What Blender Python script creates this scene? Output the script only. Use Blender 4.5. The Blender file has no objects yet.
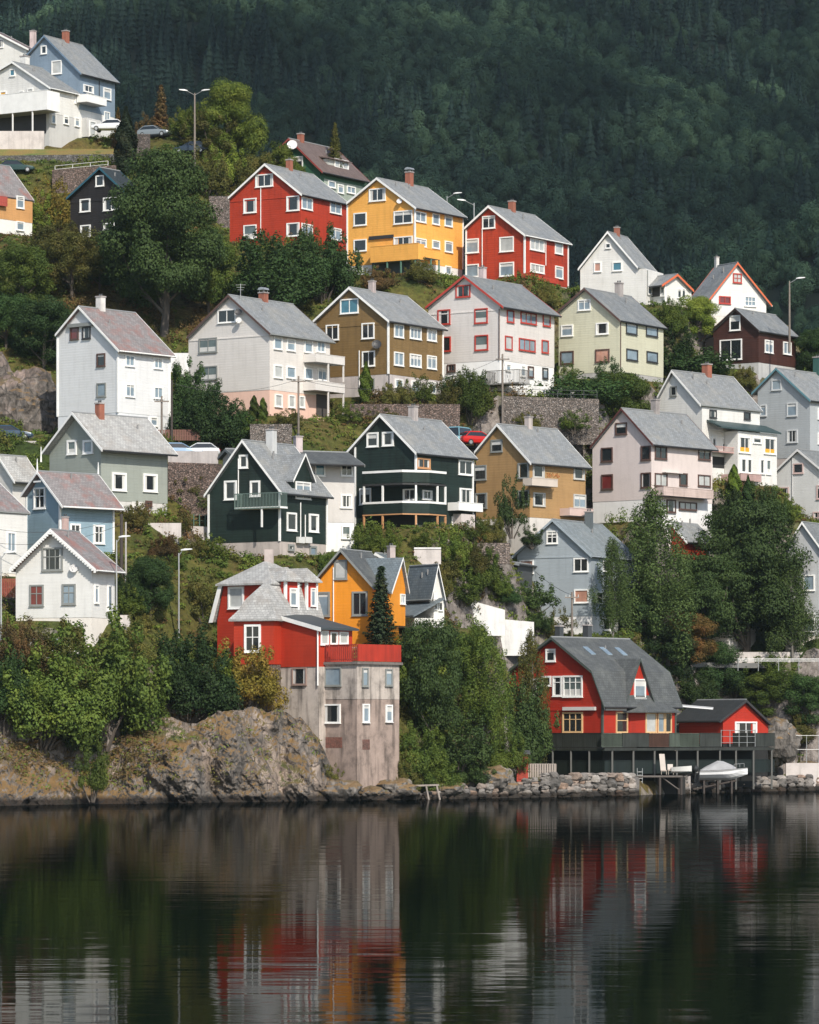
import bpy, bmesh, math, random
import numpy as np
from mathutils import Vector, Matrix, noise
random.seed(7)
rng = np.random.default_rng(7)
SC = bpy.context.scene
COL = SC.collection
# ---------------------------------------------------------------- camera numbers
F, YH, HC, CX = 4000.0, 735.0, 5.5, 409.5


def K(px):
    return (px - CX) / F


def at(px, py, Y):
    return Vector((K(px) * Y, Y, HC + (YH - py) * Y / F))


SHORE_PX = [-300, 0, 200, 330, 410, 560, 640, 720, 819, 1100]
SHORE_Y = [300, 311, 325, 335, 340, 354, 364, 384, 398, 415]


def shoreY(px):
    return np.interp(px, SHORE_PX, SHORE_Y)


PY_K = np.array([797, 770, 700, 620, 520, 395, 270, 140, 60, 0], float)
Y_K = np.array([345, 348, 352, 363, 385, 415, 450, 490, 515, 535], float)
W_K = np.array([1, 1, .95, .9, .8, .5, .25, 0, 0, 0], float)
XP = [450, 500, 600, 740, 800, 900]
X_K = {2: [0, 22, 24, 15, 8, 6], 3: [0, 18, 18, 10, 5, 4], 4: [0, 6, 6, 4, 2, 2]}   # the flat shelf behind the right shore


def knotsY(px):
    """depth of the ground that shows at each PY_K row, for columns px"""
    px = np.asarray(px, float)
    sh = shoreY(px)
    rows = []
    for k in range(len(PY_K)):
        Y = Y_K[k] + W_K[k] * (sh - 345)
        if k in X_K:
            Y = Y + np.interp(px, XP, X_K[k])
        rows.append(Y)
    rows = np.array(rows)
    for k in range(1, len(rows)):
        rows[k] = np.maximum(rows[k], rows[k - 1] + 2.5)
    return rows


def Yof(px, py):
    return float(np.interp(-py, -PY_K, knotsY(px)))


# ---------------------------------------------------------------- materials
def new_mat(name):
    m = bpy.data.materials.new(name)
    m.use_nodes = True
    nt = m.node_tree
    return m, nt, nt.nodes, nt.links, nt.nodes['Principled BSDF']


def N(nt, typ, **kw):
    n = nt.nodes.new(typ)
    for k, v in kw.items():
        if k in n.inputs:
            n.inputs[k].default_value = v
        else:
            setattr(n, k, v)
    return n


def rgba(c, f=1.0):
    return (min(c[0] * f, 1), min(c[1] * f, 1), min(c[2] * f, 1), 1)


def ramp(nt, fac, stops):
    r = nt.nodes.new('ShaderNodeValToRGB')
    el = r.color_ramp.elements
    el[0].position, el[0].color = stops[0][0], stops[0][1]
    el[1].position, el[1].color = stops[-1][0], stops[-1][1]
    for p, c in stops[1:-1]:
        e = el.new(p)
        e.color = c
    nt.links.new(fac, r.inputs['Fac'])
    return r


def mixc(nt, fac, a, b, mode='MIX'):
    n = nt.nodes.new('ShaderNodeMix')
    n.data_type = 'RGBA'
    n.blend_type = mode
    for s, v in ((n.inputs[0], fac), (n.inputs[6], a), (n.inputs[7], b)):
        if hasattr(v, 'is_output'):
            nt.links.new(v, s)
        else:
            s.default_value = v
    return n.outputs[2]


_mc = {}


def cached(fn):
    def w(*a):
        k = (fn.__name__,) + a
        if k not in _mc:
            _mc[k] = fn(*a)
        return _mc[k]
    return w


def scaled(nt, out, s):
    m = N(nt, 'ShaderNodeMapping')
    m.inputs['Scale'].default_value = s
    nt.links.new(out, m.inputs['Vector'])
    return m.outputs[0]


@cached
def siding(col, vertical=False, wear=0.12):
    m, nt, nd, ln, b = new_mat('painted_boards')
    wear = wear * 1.5
    tc = N(nt, 'ShaderNodeTexCoord')
    uv, ob = tc.outputs['UV'], tc.outputs['Object']
    board = N(nt, 'ShaderNodeTexNoise', Scale=1.0, Detail=2.0)
    ln.new(scaled(nt, uv, (6, .25, 1) if vertical else (.25, 6, 1)), board.inputs['Vector'])
    big = N(nt, 'ShaderNodeTexNoise', Scale=.45, Detail=5.0, Roughness=.65)
    ln.new(ob, big.inputs['Vector'])
    strk = N(nt, 'ShaderNodeTexNoise', Scale=1.0, Detail=3.0)
    ln.new(scaled(nt, uv, (2.2, .22, 1)), strk.inputs['Vector'])
    c = mixc(nt, board.outputs[0], rgba(col, 1 - wear), rgba(col, 1 + wear))
    r1 = ramp(nt, big.outputs[0], [(.35, rgba((1 - wear, 1 - wear * 1.05, 1 - wear * 1.15))), (.6, (1, 1, 1, 1))])
    c = mixc(nt, 1.0, c, r1.outputs[0], 'MULTIPLY')
    r2 = ramp(nt, strk.outputs[0], [(.3, rgba((1 - wear * 1.3,) * 3)), (.5, (1, 1, 1, 1))])
    c = mixc(nt, 1.0, c, r2.outputs[0], 'MULTIPLY')
    ln.new(c, b.inputs['Base Color'])
    b.inputs['Roughness'].default_value = .62
    wv = N(nt, 'ShaderNodeTexWave', wave_type='BANDS', bands_direction='X' if vertical else 'Y', wave_profile='SAW', Scale=1.25)
    ln.new(uv, wv.inputs['Vector'])
    bp = N(nt, 'ShaderNodeBump', Strength=.9, Distance=.035)
    ln.new(wv.outputs[1], bp.inputs['Height'])
    ln.new(bp.outputs[0], b.inputs['Normal'])
    return m


@cached
def plain(col, rough=.6, metal=0.0, var=.08):
    m, nt, nd, ln, b = new_mat('plain_paint')
    tc = N(nt, 'ShaderNodeTexCoord')
    n = N(nt, 'ShaderNodeTexNoise', Scale=1.3, Detail=5.0)
    ln.new(tc.outputs['Object'], n.inputs['Vector'])
    ln.new(mixc(nt, n.outputs[0], rgba(col, 1 - 2 * var), rgba(col, 1 + 2 * var)), b.inputs['Base Color'])
    b.inputs['Roughness'].default_value = rough
    b.inputs['Metallic'].default_value = metal
    return m


@cached
def render_wall(col, stain=.35):
    """cement render / concrete with stains"""
    m, nt, nd, ln, b = new_mat('cement_render')
    tc = N(nt, 'ShaderNodeTexCoord')
    ob, uv = tc.outputs['Object'], tc.outputs['UV']
    n = N(nt, 'ShaderNodeTexNoise', Scale=.55, Detail=8.0, Roughness=.7)
    ln.new(ob, n.inputs['Vector'])
    s = N(nt, 'ShaderNodeTexNoise', Scale=1.0, Detail=4.0)
    ln.new(scaled(nt, uv, (1.6, .18, 1)), s.inputs['Vector'])
    c = ramp(nt, n.outputs[0], [(.3, rgba(col, 1 - stain)), (.5, rgba(col)), (.7, rgba(col, 1 + stain * .5))]).outputs[0]
    c = mixc(nt, 1.0, c, ramp(nt, s.outputs[0], [(.32, rgba((1 - stain,) * 3)), (.5, (1, 1, 1, 1))]).outputs[0], 'MULTIPLY')
    ln.new(c, b.inputs['Base Color'])
    b.inputs['Roughness'].default_value = .85
    f = N(nt, 'ShaderNodeTexNoise', Scale=6.0, Detail=6.0)
    ln.new(ob, f.inputs['Vector'])
    bp = N(nt, 'ShaderNodeBump', Strength=.5, Distance=.03)
    ln.new(f.outputs[0], bp.inputs['Height'])
    ln.new(bp.outputs[0], b.inputs['Normal'])
    return m


@cached
def slate(col, moss=(.2, .2, .17), amount=.3, w=.34, h=.24):
    m, nt, nd, ln, b = new_mat('slate_roof')
    tc = N(nt, 'ShaderNodeTexCoord')
    br = N(nt, 'ShaderNodeTexBrick')
    br.inputs['Color1'].default_value = rgba(col, .82)
    br.inputs['Color2'].default_value = rgba(col, 1.16)
    br.inputs['Mortar'].default_value = rgba(col, .55)
    br.inputs['Scale'].default_value = 1.0
    br.inputs['Mortar Size'].default_value = .018
    br.inputs['Brick Width'].default_value = w
    br.inputs['Row Height'].default_value = h
    br.inputs['Bias'].default_value = 0.0
    ln.new(tc.outputs['UV'], br.inputs['Vector'])
    n = N(nt, 'ShaderNodeTexNoise', Scale=.5, Detail=7.0, Roughness=.7)
    ln.new(tc.outputs['Object'], n.inputs['Vector'])
    st = N(nt, 'ShaderNodeTexNoise', Scale=1.0, Detail=4.0)
    ln.new(scaled(nt, tc.outputs['UV'], (1.4, .16, 1)), st.inputs['Vector'])
    c = mixc(nt, ramp(nt, n.outputs[0], [(.48, (0, 0, 0, 1)), (.66, rgba((amount * 2,) * 3))]).outputs[0], br.outputs[0], rgba(moss))
    c = mixc(nt, 1.0, c, ramp(nt, st.outputs[0], [(.3, (.8, .8, .8, 1)), (.65, (1.0, 1.0, 1.0, 1))]).outputs[0], 'MULTIPLY')
    ln.new(c, b.inputs['Base Color'])
    b.inputs['Roughness'].default_value = .68
    bp = N(nt, 'ShaderNodeBump', Strength=.5, Distance=.02)
    ln.new(br.outputs[1], bp.inputs['Height'])
    bp.invert = True
    ln.new(bp.outputs[0], b.inputs['Normal'])
    return m


@cached
def masonry(col, mortar=(.07, .065, .06), scale=1.05, spread=.6):
    m, nt, nd, ln, b = new_mat('rubble_masonry')
    tc = N(nt, 'ShaderNodeTexCoord')
    v = scaled(nt, tc.outputs['Object'], (scale, scale, scale * 1.5))
    wob = N(nt, 'ShaderNodeTexNoise', Scale=2.0, Detail=2.0)
    ln.new(v, wob.inputs['Vector'])
    ad = N(nt, 'ShaderNodeMixRGB', blend_type='ADD')
    ad.inputs[0].default_value = .35
    ln.new(v, ad.inputs[1])
    ln.new(wob.outputs[1], ad.inputs[2])
    vc = N(nt, 'ShaderNodeTexVoronoi')
    vd = N(nt, 'ShaderNodeTexVoronoi', feature='DISTANCE_TO_EDGE')
    ln.new(ad.outputs[0], vc.inputs['Vector'])
    ln.new(ad.outputs[0], vd.inputs['Vector'])
    sx = N(nt, 'ShaderNodeSeparateColor')
    ln.new(vc.outputs['Color'], sx.inputs[0])
    c = mixc(nt, sx.outputs[0], rgba(col, 1 - spread), rgba(col, 1 + spread))
    c = mixc(nt, sx.outputs[1], c, mixc(nt, .5, c, rgba((col[0] * 1.15, col[1] * .95, col[2] * .8))))
    fn = N(nt, 'ShaderNodeTexNoise', Scale=5.0, Detail=6.0)
    ln.new(tc.outputs['Object'], fn.inputs['Vector'])
    c = mixc(nt, 1.0, c, ramp(nt, fn.outputs[0], [(.3, (.5, .5, .47, 1)), (.65, (1.25, 1.22, 1.2, 1))]).outputs[0], 'MULTIPLY')
    c = mixc(nt, ramp(nt, vd.outputs[0], [(.02, (1, 1, 1, 1)), (.09, (0, 0, 0, 1))]).outputs[0], c, rgba(mortar))
    ln.new(c, b.inputs['Base Color'])
    b.inputs['Roughness'].default_value = .9
    bp = N(nt, 'ShaderNodeBump', Strength=.9, Distance=.12)
    ln.new(ramp(nt, vd.outputs[0], [(0, (0, 0, 0, 1)), (.2, (1, 1, 1, 1))]).outputs[0], bp.inputs['Height'])
    ln.new(bp.outputs[0], b.inputs['Normal'])
    return m


@cached
def rock_mat(tint=(.36, .30, .27), grass=1.0):
    m, nt, nd, ln, b = new_mat('coastal_rock')
    tc = N(nt, 'ShaderNodeTexCoord')
    ob = tc.outputs['Object']
    n1 = N(nt, 'ShaderNodeTexNoise', Scale=.16, Detail=6.0, Roughness=.6)
    ln.new(ob, n1.inputs['Vector'])
    n2 = N(nt, 'ShaderNodeTexNoise', Scale=1.1, Detail=9.0, Roughness=.72, Distortion=.8)
    ln.new(scaled(nt, ob, (1.0, .5, .38)), n2.inputs['Vector'])
    c = ramp(nt, n2.outputs[0], [(.33, rgba(tint, .12)), (.44, rgba(tint, .55)), (.56, rgba(tint)), (.72, rgba(tint, 1.45))]).outputs[0]
    c = mixc(nt, ramp(nt, n1.outputs[0], [(.40, (0, 0, 0, 1)), (.52, (.85, .85, .85, 1))]).outputs[0], c,
             ramp(nt, n2.outputs[0], [(.34, (.02, .019, .017, 1)), (.5, (.105, .095, .085, 1)), (.7, (.25, .23, .21, 1))]).outputs[0])
    vd = N(nt, 'ShaderNodeTexVoronoi', feature='DISTANCE_TO_EDGE', Scale=.45)
    dis = N(nt, 'ShaderNodeMixRGB', blend_type='ADD')
    dis.inputs[0].default_value = 1.4
    ln.new(ob, dis.inputs[1])
    ln.new(n2.outputs[1], dis.inputs[2])
    ln.new(dis.outputs[0], vd.inputs['Vector'])
    c = mixc(nt, ramp(nt, vd.outputs[0], [(.0, (.85, .85, .85, 1)), (.045, (0, 0, 0, 1))]).outputs[0], c, (.03, .028, .025, 1))
    geo = N(nt, 'ShaderNodeNewGeometry')
    sp = N(nt, 'ShaderNodeSeparateXYZ')
    ln.new(geo.outputs['Normal'], sp.inputs[0])
    n3 = N(nt, 'ShaderNodeTexNoise', Scale=.5, Detail=6.0, Roughness=.7)
    ln.new(ob, n3.inputs['Vector'])
    ma = N(nt, 'ShaderNodeMath', operation='MULTIPLY')
    ln.new(sp.outputs[2], ma.inputs[0])
    ln.new(n3.outputs[0], ma.inputs[1])
    gm = ramp(nt, ma.outputs[0], [(.29, (0, 0, 0, 1)), (.38, rgba((grass,) * 3))])
    gcol = ramp(nt, n1.outputs[0], [(.35, (.05, .065, .015, 1)), (.5, (.17, .10, .035, 1)), (.65, (.21, .13, .05, 1))])
    c = mixc(nt, gm.outputs[0], c, gcol.outputs[0])
    # wet, weed-dark band just above the water
    sp2 = N(nt, 'ShaderNodeSeparateXYZ')
    ln.new(geo.outputs['Position'], sp2.inputs[0])
    wet = ramp(nt, sp2.outputs[2], [(.35, (.12, .1, .08, 1)), (.75, (1, 1, 1, 1))])
    c = mixc(nt, 1.0, c, wet.outputs[0], 'MULTIPLY')
    ln.new(c, b.inputs['Base Color'])
    b.inputs['Roughness'].default_value = .85
    bp = N(nt, 'ShaderNodeBump', Strength=1.0, Distance=.35)
    ln.new(n2.outputs[0], bp.inputs['Height'])
    ln.new(bp.outputs[0], b.inputs['Normal'])
    return m


@cached
def leaf_mat(dark, light, third):
    m, nt, nd, ln, b = new_mat('leaves')
    geo = N(nt, 'ShaderNodeNewGeometry')
    oi = N(nt, 'ShaderNodeObjectInfo')
    tc = N(nt, 'ShaderNodeTexCoord')
    n = N(nt, 'ShaderNodeTexNoise', Scale=.55, Detail=3.0)
    ln.new(geo.outputs['Position'], n.inputs['Vector'])
    n2 = N(nt, 'ShaderNodeTexNoise', Scale=5.0, Detail=1.0)
    ln.new(geo.outputs['Position'], n2.inputs['Vector'])
    c = ramp(nt, n2.outputs[0], [(.33, rgba(dark)), (.66, rgba(light))]).outputs[0]
    c = mixc(nt, ramp(nt, n.outputs[0], [(.46, (0, 0, 0, 1)), (.72, (.85, .85, .85, 1))]).outputs[0], c, rgba(third))
    hs = N(nt, 'ShaderNodeHueSaturation')
    mr = N(nt, 'ShaderNodeMapRange')
    mr.inputs['To Min'].default_value = .62
    mr.inputs['To Max'].default_value = 1.4
    ln.new(oi.outputs['Random'], mr.inputs['Value'])
    ln.new(mr.outputs[0], hs.inputs['Value'])
    ln.new(c, hs.inputs['Color'])
    ln.new(hs.outputs[0], b.inputs['Base Color'])
    b.inputs['Roughness'].default_value = .7
    b.inputs['Specular IOR Level'].default_value = .25
    tr = N(nt, 'ShaderNodeBsdfTranslucent')
    ln.new(hs.outputs[0], tr.inputs['Color'])
    mx = N(nt, 'ShaderNodeMixShader')
    mx.inputs[0].default_value = .28
    out = [x for x in nd if x.type == 'OUTPUT_MATERIAL'][0]
    ln.new(b.outputs[0], mx.inputs[1])
    ln.new(tr.outputs[0], mx.inputs[2])
    ln.new(mx.outputs[0], out.inputs['Surface'])
    return m


@cached
def glass(col, rough=.06):
    m, nt, nd, ln, b = new_mat('window_glass')
    tc = N(nt, 'ShaderNodeTexCoord')
    n = N(nt, 'ShaderNodeTexNoise', Scale=1.2, Detail=2.0)
    ln.new(tc.outputs['Object'], n.inputs['Vector'])
    ln.new(mixc(nt, n.outputs[0], rgba(col, .6), rgba(col, 1.4)), b.inputs['Base Color'])
    b.inputs['Roughness'].default_value = rough
    b.inputs['Specular IOR Level'].default_value = .6
    b.inputs['Coat Weight'].default_value = .4
    b.inputs['Coat Roughness'].default_value = .03
    bp = N(nt, 'ShaderNodeBump', Strength=.06, Distance=.1)
    ln.new(n.outputs[0], bp.inputs['Height'])
    ln.new(bp.outputs[0], b.inputs['Normal'])
    return m


GLASS = {
    'd': glass((.018, .022, .025)), 'b': glass((.20, .26, .31)), 'p': glass((.42, .43, .42)), 'r': glass((.15, .02, .018)),  # blue-grey panes have curtain and sky reflection mixed into their base colour
    'o': glass((.30, .14, .07)), 'y': glass((.7, .36, .03)), 'k': glass((.05, .16, .22)), 'g': glass((.10, .13, .13)),
    's': glass((.42, .22, .16)),
}
CURTAIN = plain((.55, .55, .53), .8)
WHITE = plain((.78, .78, .76), .55)
BRICK = render_wall((.30, .11, .07), .3)
GREYCH = render_wall((.34, .31, .30), .3)
DARKCH = plain((.05, .055, .06), .6)


# ---------------------------------------------------------------- mesh builder
class MB:
    def __init__(self):
        self.v, self.f, self.m = [], [], []

    def poly(self, pts, mi=0):
        i = len(self.v)
        self.v += [Vector(p) for p in pts]
        self.f.append(tuple(range(i, i + len(pts))))
        self.m.append(mi)
        return self

    def hexa(self, p, mi=0):
        """8 corners: 0-3 bottom loop, 4-7 top loop"""
        i = len(self.v)
        self.v += [Vector(q) for q in p]
        for q in ((3, 2, 1, 0), (4, 5, 6, 7), (0, 1, 5, 4), (1, 2, 6, 5), (2, 3, 7, 6), (3, 0, 4, 7)):
            self.f.append(tuple(i + k for k in q))
            self.m.append(mi)
        return self

    def box(self, o, ex, ey, ez, mi=0):
        o, ex, ey, ez = Vector(o), Vector(ex), Vector(ey), Vector(ez)
        return self.hexa([o, o + ex, o + ex + ey, o + ey, o + ez, o + ex + ez, o + ex + ey + ez, o + ey + ez], mi)

    def abox(self, x0, x1, y0, y1, z0, z1, mi=0):
        return self.box((x0, y0, z0), (x1 - x0, 0, 0), (0, y1 - y0, 0), (0, 0, z1 - z0), mi)

    def tube(self, p, q, r, r2=None, n=8, mi=0, caps=True):
        p, q = Vector(p), Vector(q)
        r2 = r if r2 is None else r2
        d = (q - p).normalized()
        a = d.orthogonal().normalized()
        b = d.cross(a)
        i = len(self.v)
        for c, rr in ((p, r), (q, r2)):
            for k in range(n):
                t = 2 * math.pi * k / n
                self.v.append(c + a * (math.cos(t) * rr) + b * (math.sin(t) * rr))
        for k in range(n):
            self.f.append((i + k, i + (k + 1) % n, i + n + (k + 1) % n, i + n + k))
            self.m.append(mi)
        if caps:
            self.f.append(tuple(i + k for k in reversed(range(n))))
            self.f.append(tuple(i + n + k for k in range(n)))
            self.m += [mi, mi]
        return self

    def prism(self, pts, d, mi=0, mi_side=None):
        """polygon swept along d"""
        d = Vector(d)
        n = len(pts)
        i = len(self.v)
        self.v += [Vector(p) for p in pts] + [Vector(p) + d for p in pts]
        self.f.append(tuple(i + k for k in reversed(range(n))))
        self.f.append(tuple(i + n + k for k in range(n)))
        self.m += [mi, mi]
        for k in range(n):
            self.f.append((i + k, i + (k + 1) % n, i + n + (k + 1) % n, i + n + k))
            self.m.append(mi if mi_side is None else mi_side)
        return self

    def loft(self, rings, mi=0, closed=True, caps=True):
        i = len(self.v)
        n = len(rings[0])
        for r in rings:
            self.v += [Vector(p) for p in r]
        for j in range(len(rings) - 1):
            for k in range(n if closed else n - 1):
                a = i + j * n
                self.f.append((a + k, a + (k + 1) % n, a + n + (k + 1) % n, a + n + k))
                self.m.append(mi)
        if caps:
            self.f.append(tuple(i + k for k in reversed(range(n))))
            self.f.append(tuple(i + (len(rings) - 1) * n + k for k in range(n)))
            self.m += [mi, mi]
        return self

    def blob(self, c, rx, ry, rz, seed=0, rough=.25, sub=1, mi=0, squareness=0):
        bm = bmesh.new()
        bmesh.ops.create_icosphere(bm, subdivisions=sub, radius=1)
        i = len(self.v)
        for v in bm.verts:
            p = v.co.copy()
            if squareness:
                m = max(abs(p.x), abs(p.y), abs(p.z))
                p = p.lerp(p / m, squareness)
            k = 1 + rough * noise.noise(p * 1.7 + Vector((seed * 3.1, seed * 1.7, seed * .9)))
            self.v.append(Vector(c) + Vector((p.x * rx, p.y * ry, p.z * rz)) * k)
        for f in bm.faces:
            self.f.append(tuple(i + v.index for v in f.verts))
            self.m.append(mi)
        bm.free()
        return self

    def build(self, name, mats, parent=None, smooth=False, recalc=True):
        if not isinstance(mats, (list, tuple)):
            mats = [mats]
        root = parent
        while root is not None and root.parent is not None:
            root = root.parent
        loc = root.location.copy() if root is not None else Vector((0, 0, 0))
        if root is None and self.v:
            lo = [min(v[k] for v in self.v) for k in range(3)]
            hi = [max(v[k] for v in self.v) for k in range(3)]
            loc = Vector(((lo[0] + hi[0]) / 2, (lo[1] + hi[1]) / 2, lo[2]))
        me = bpy.data.meshes.new(name)
        me.from_pydata([tuple(v - loc) for v in self.v], [], self.f)
        for m in mats:
            me.materials.append(m)
        for p, k in zip(me.polygons, self.m):
            p.material_index = k
            p.use_smooth = smooth
        if recalc and len(self.f) < 4000:
            bm = bmesh.new()
            bm.from_mesh(me)
            bmesh.ops.recalc_face_normals(bm, faces=bm.faces)
            bm.to_mesh(me)
            bm.free()
        uvl = me.uv_layers.new(name='metric')
        Z = Vector((0, 0, 1))
        data = uvl.data
        for p in me.polygons:
            n = p.normal
            h = Z.cross(n)
            if h.length < .05:
                h = Vector((1, 0, 0))
            h.normalize()
            w = n.cross(h)
            for li in p.loop_indices:
                co = me.vertices[me.loops[li].vertex_index].co
                data[li].uv = (co.dot(h), co.dot(w))
        o = bpy.data.objects.new(name, me)
        COL.objects.link(o)
        if parent is not None:
            o.parent = parent
        else:
            o.location = loc
        return o


def tag(o, label=None, cat=None, group=None, kind=None):
    if label:
        o['label'] = label
    if cat:
        o['category'] = cat
    if group:
        o['group'] = group
    if kind:
        o['kind'] = kind
    return o


def empty(name, loc, label, cat, group=None):
    o = bpy.data.objects.new(name, None)
    o.empty_display_size = .5
    o.location = loc
    COL.objects.link(o)
    return tag(o, label, cat, group)


PADS = []   # (cx, cy, ex(2), ey(2), half_u, half_v, z)


def pad(corners, z, grow=.5):
    """corners: four points in order, flattened in the terrain at height z"""
    c = [Vector((p[0], p[1])) for p in corners]
    ctr = (c[0] + c[1] + c[2] + c[3]) / 4
    e1 = (c[1] - c[0])
    e2 = (c[3] - c[0])
    PADS.append((ctr, e1.normalized(), e2.normalized(), e1.length / 2 + grow, e2.length / 2 + grow, z))
# ---------------------------------------------------------------- frames and houses
class Frame:
    """corner frame: t runs along the gable face, w along the long face, z up"""

    def __init__(self, px, py, Y, a, s=1):
        self.C = at(px, py, Y)
        a = math.radians(a)
        self.s = s
        self.ug = Vector((-s * math.cos(a), math.sin(a), 0))
        self.vl = Vector((s * math.sin(a), math.cos(a), 0))
        self.z0 = self.C.z
        self.o = (0, 0, 1)

    def setzoom(self, z):
        self.o = z

    def px(self, x, y):
        return self.o[0] + x / self.o[2], self.o[1] + y / self.o[2]

    def dirs(self, face):
        return (self.ug, -self.vl) if face == 'G' else (self.vl, -self.ug)

    def P(self, face, t, z, d=0.0):
        e, n = self.dirs(face)
        p = self.C + e * t + n * d
        p.z = z
        return p

    def inv(self, face, x, y, d=0.0):
        """a picture point on the face (moved out by d) -> (t, z)"""
        px, py = self.px(x, y)
        e, n = self.dirs(face)
        O = self.C + n * d
        k = K(px)
        t = (k * O.y - O.x) / (e.x - k * e.y)
        Yp = O.y + e.y * t
        return t, HC + (YH - py) * Yp / F

    def fbox(self, mb, face, t0, t1, z0, z1, d0, d1, mi=0):
        e, n = self.dirs(face)
        o = self.C + e * t0 + n * d0
        o.z = z0
        return mb.box(o, e * (t1 - t0), n * (d1 - d0), (0, 0, z1 - z0), mi)


def rect_on(fr, face, r, d=0.0):
    t0, z1 = fr.inv(face, r[0], r[1], d)
    t1, z0 = fr.inv(face, r[2], r[3], d)
    if t0 > t1:
        t0, t1 = t1, t0
    return t0, t1, z0, z1


def window(fr, root, face, r, panes=1, kind='d', fm=None, transom=0, d=0.0, fw=None, sill=True, name='window'):
    fm = fm or WHITE
    t0, t1, z0, z1 = rect_on(fr, face, r, d)
    w, h = t1 - t0, z1 - z0
    fw = fw or min(.13, w * .16)
    mb = MB()
    D = d
    for (a, b, c, e) in ((t0, t0 + fw, z0, z1), (t1 - fw, t1, z0, z1), (t0 + fw, t1 - fw, z1 - fw, z1), (t0 + fw, t1 - fw, z0, z0 + fw)):
        fr.fbox(mb, face, a, b, c, e, D - .04, D + .10)
    it0, it1, iz0, iz1 = t0 + fw, t1 - fw, z0 + fw, z1 - fw
    mw = .07
    for k in range(1, panes):
        c = it0 + (it1 - it0) * k / panes
        fr.fbox(mb, face, c - mw / 2, c + mw / 2, iz0, iz1, D - .04, D + .07)
    if transom:
        c = iz0 + (iz1 - iz0) * transom
        fr.fbox(mb, face, it0, it1, c - mw / 2, c + mw / 2, D - .04, D + .067)
    if sill:
        fr.fbox(mb, face, t0 - .05, t1 + .05, z0 - .05, z0 - .002, D - .04, D + .16)
    o = mb.build(name, fm, root)
    g = MB()
    dd = D + .018

    def q(a, b, c, e, mi):
        g.poly([fr.P(face, a, c, dd), fr.P(face, b, c, dd), fr.P(face, b, e, dd), fr.P(face, a, e, dd)], mi)
    mode = random.random()
    W, H = it1 - it0, iz1 - iz0
    if kind == 'd' and mode < .45 and W > .5:
        c = W * random.uniform(.1, .2)
        q(it0, it0 + c, iz0, iz1, 1)
        q(it1 - c * random.uniform(.6, 1.2), it1, iz0, iz1, 1)
        q(it0 + c, it1 - c * 1.25, iz0, iz1, 0)
    elif kind in 'db' and mode < .65:
        c = H * random.uniform(.15, .4)
        q(it0, it1, iz1 - c, iz1, 1)
        q(it0, it1, iz0, iz1 - c, 0)
    elif kind == 'g':
        c = H * .35
        q(it0, it1, iz0 + c, iz1, 0)
        q(it0, it1, iz0, iz0 + c, 1)
    else:
        q(it0, it1, iz0, iz1, 0)
    g.build('pane', [GLASS[kind], CURTAIN], o)
    return o


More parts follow.
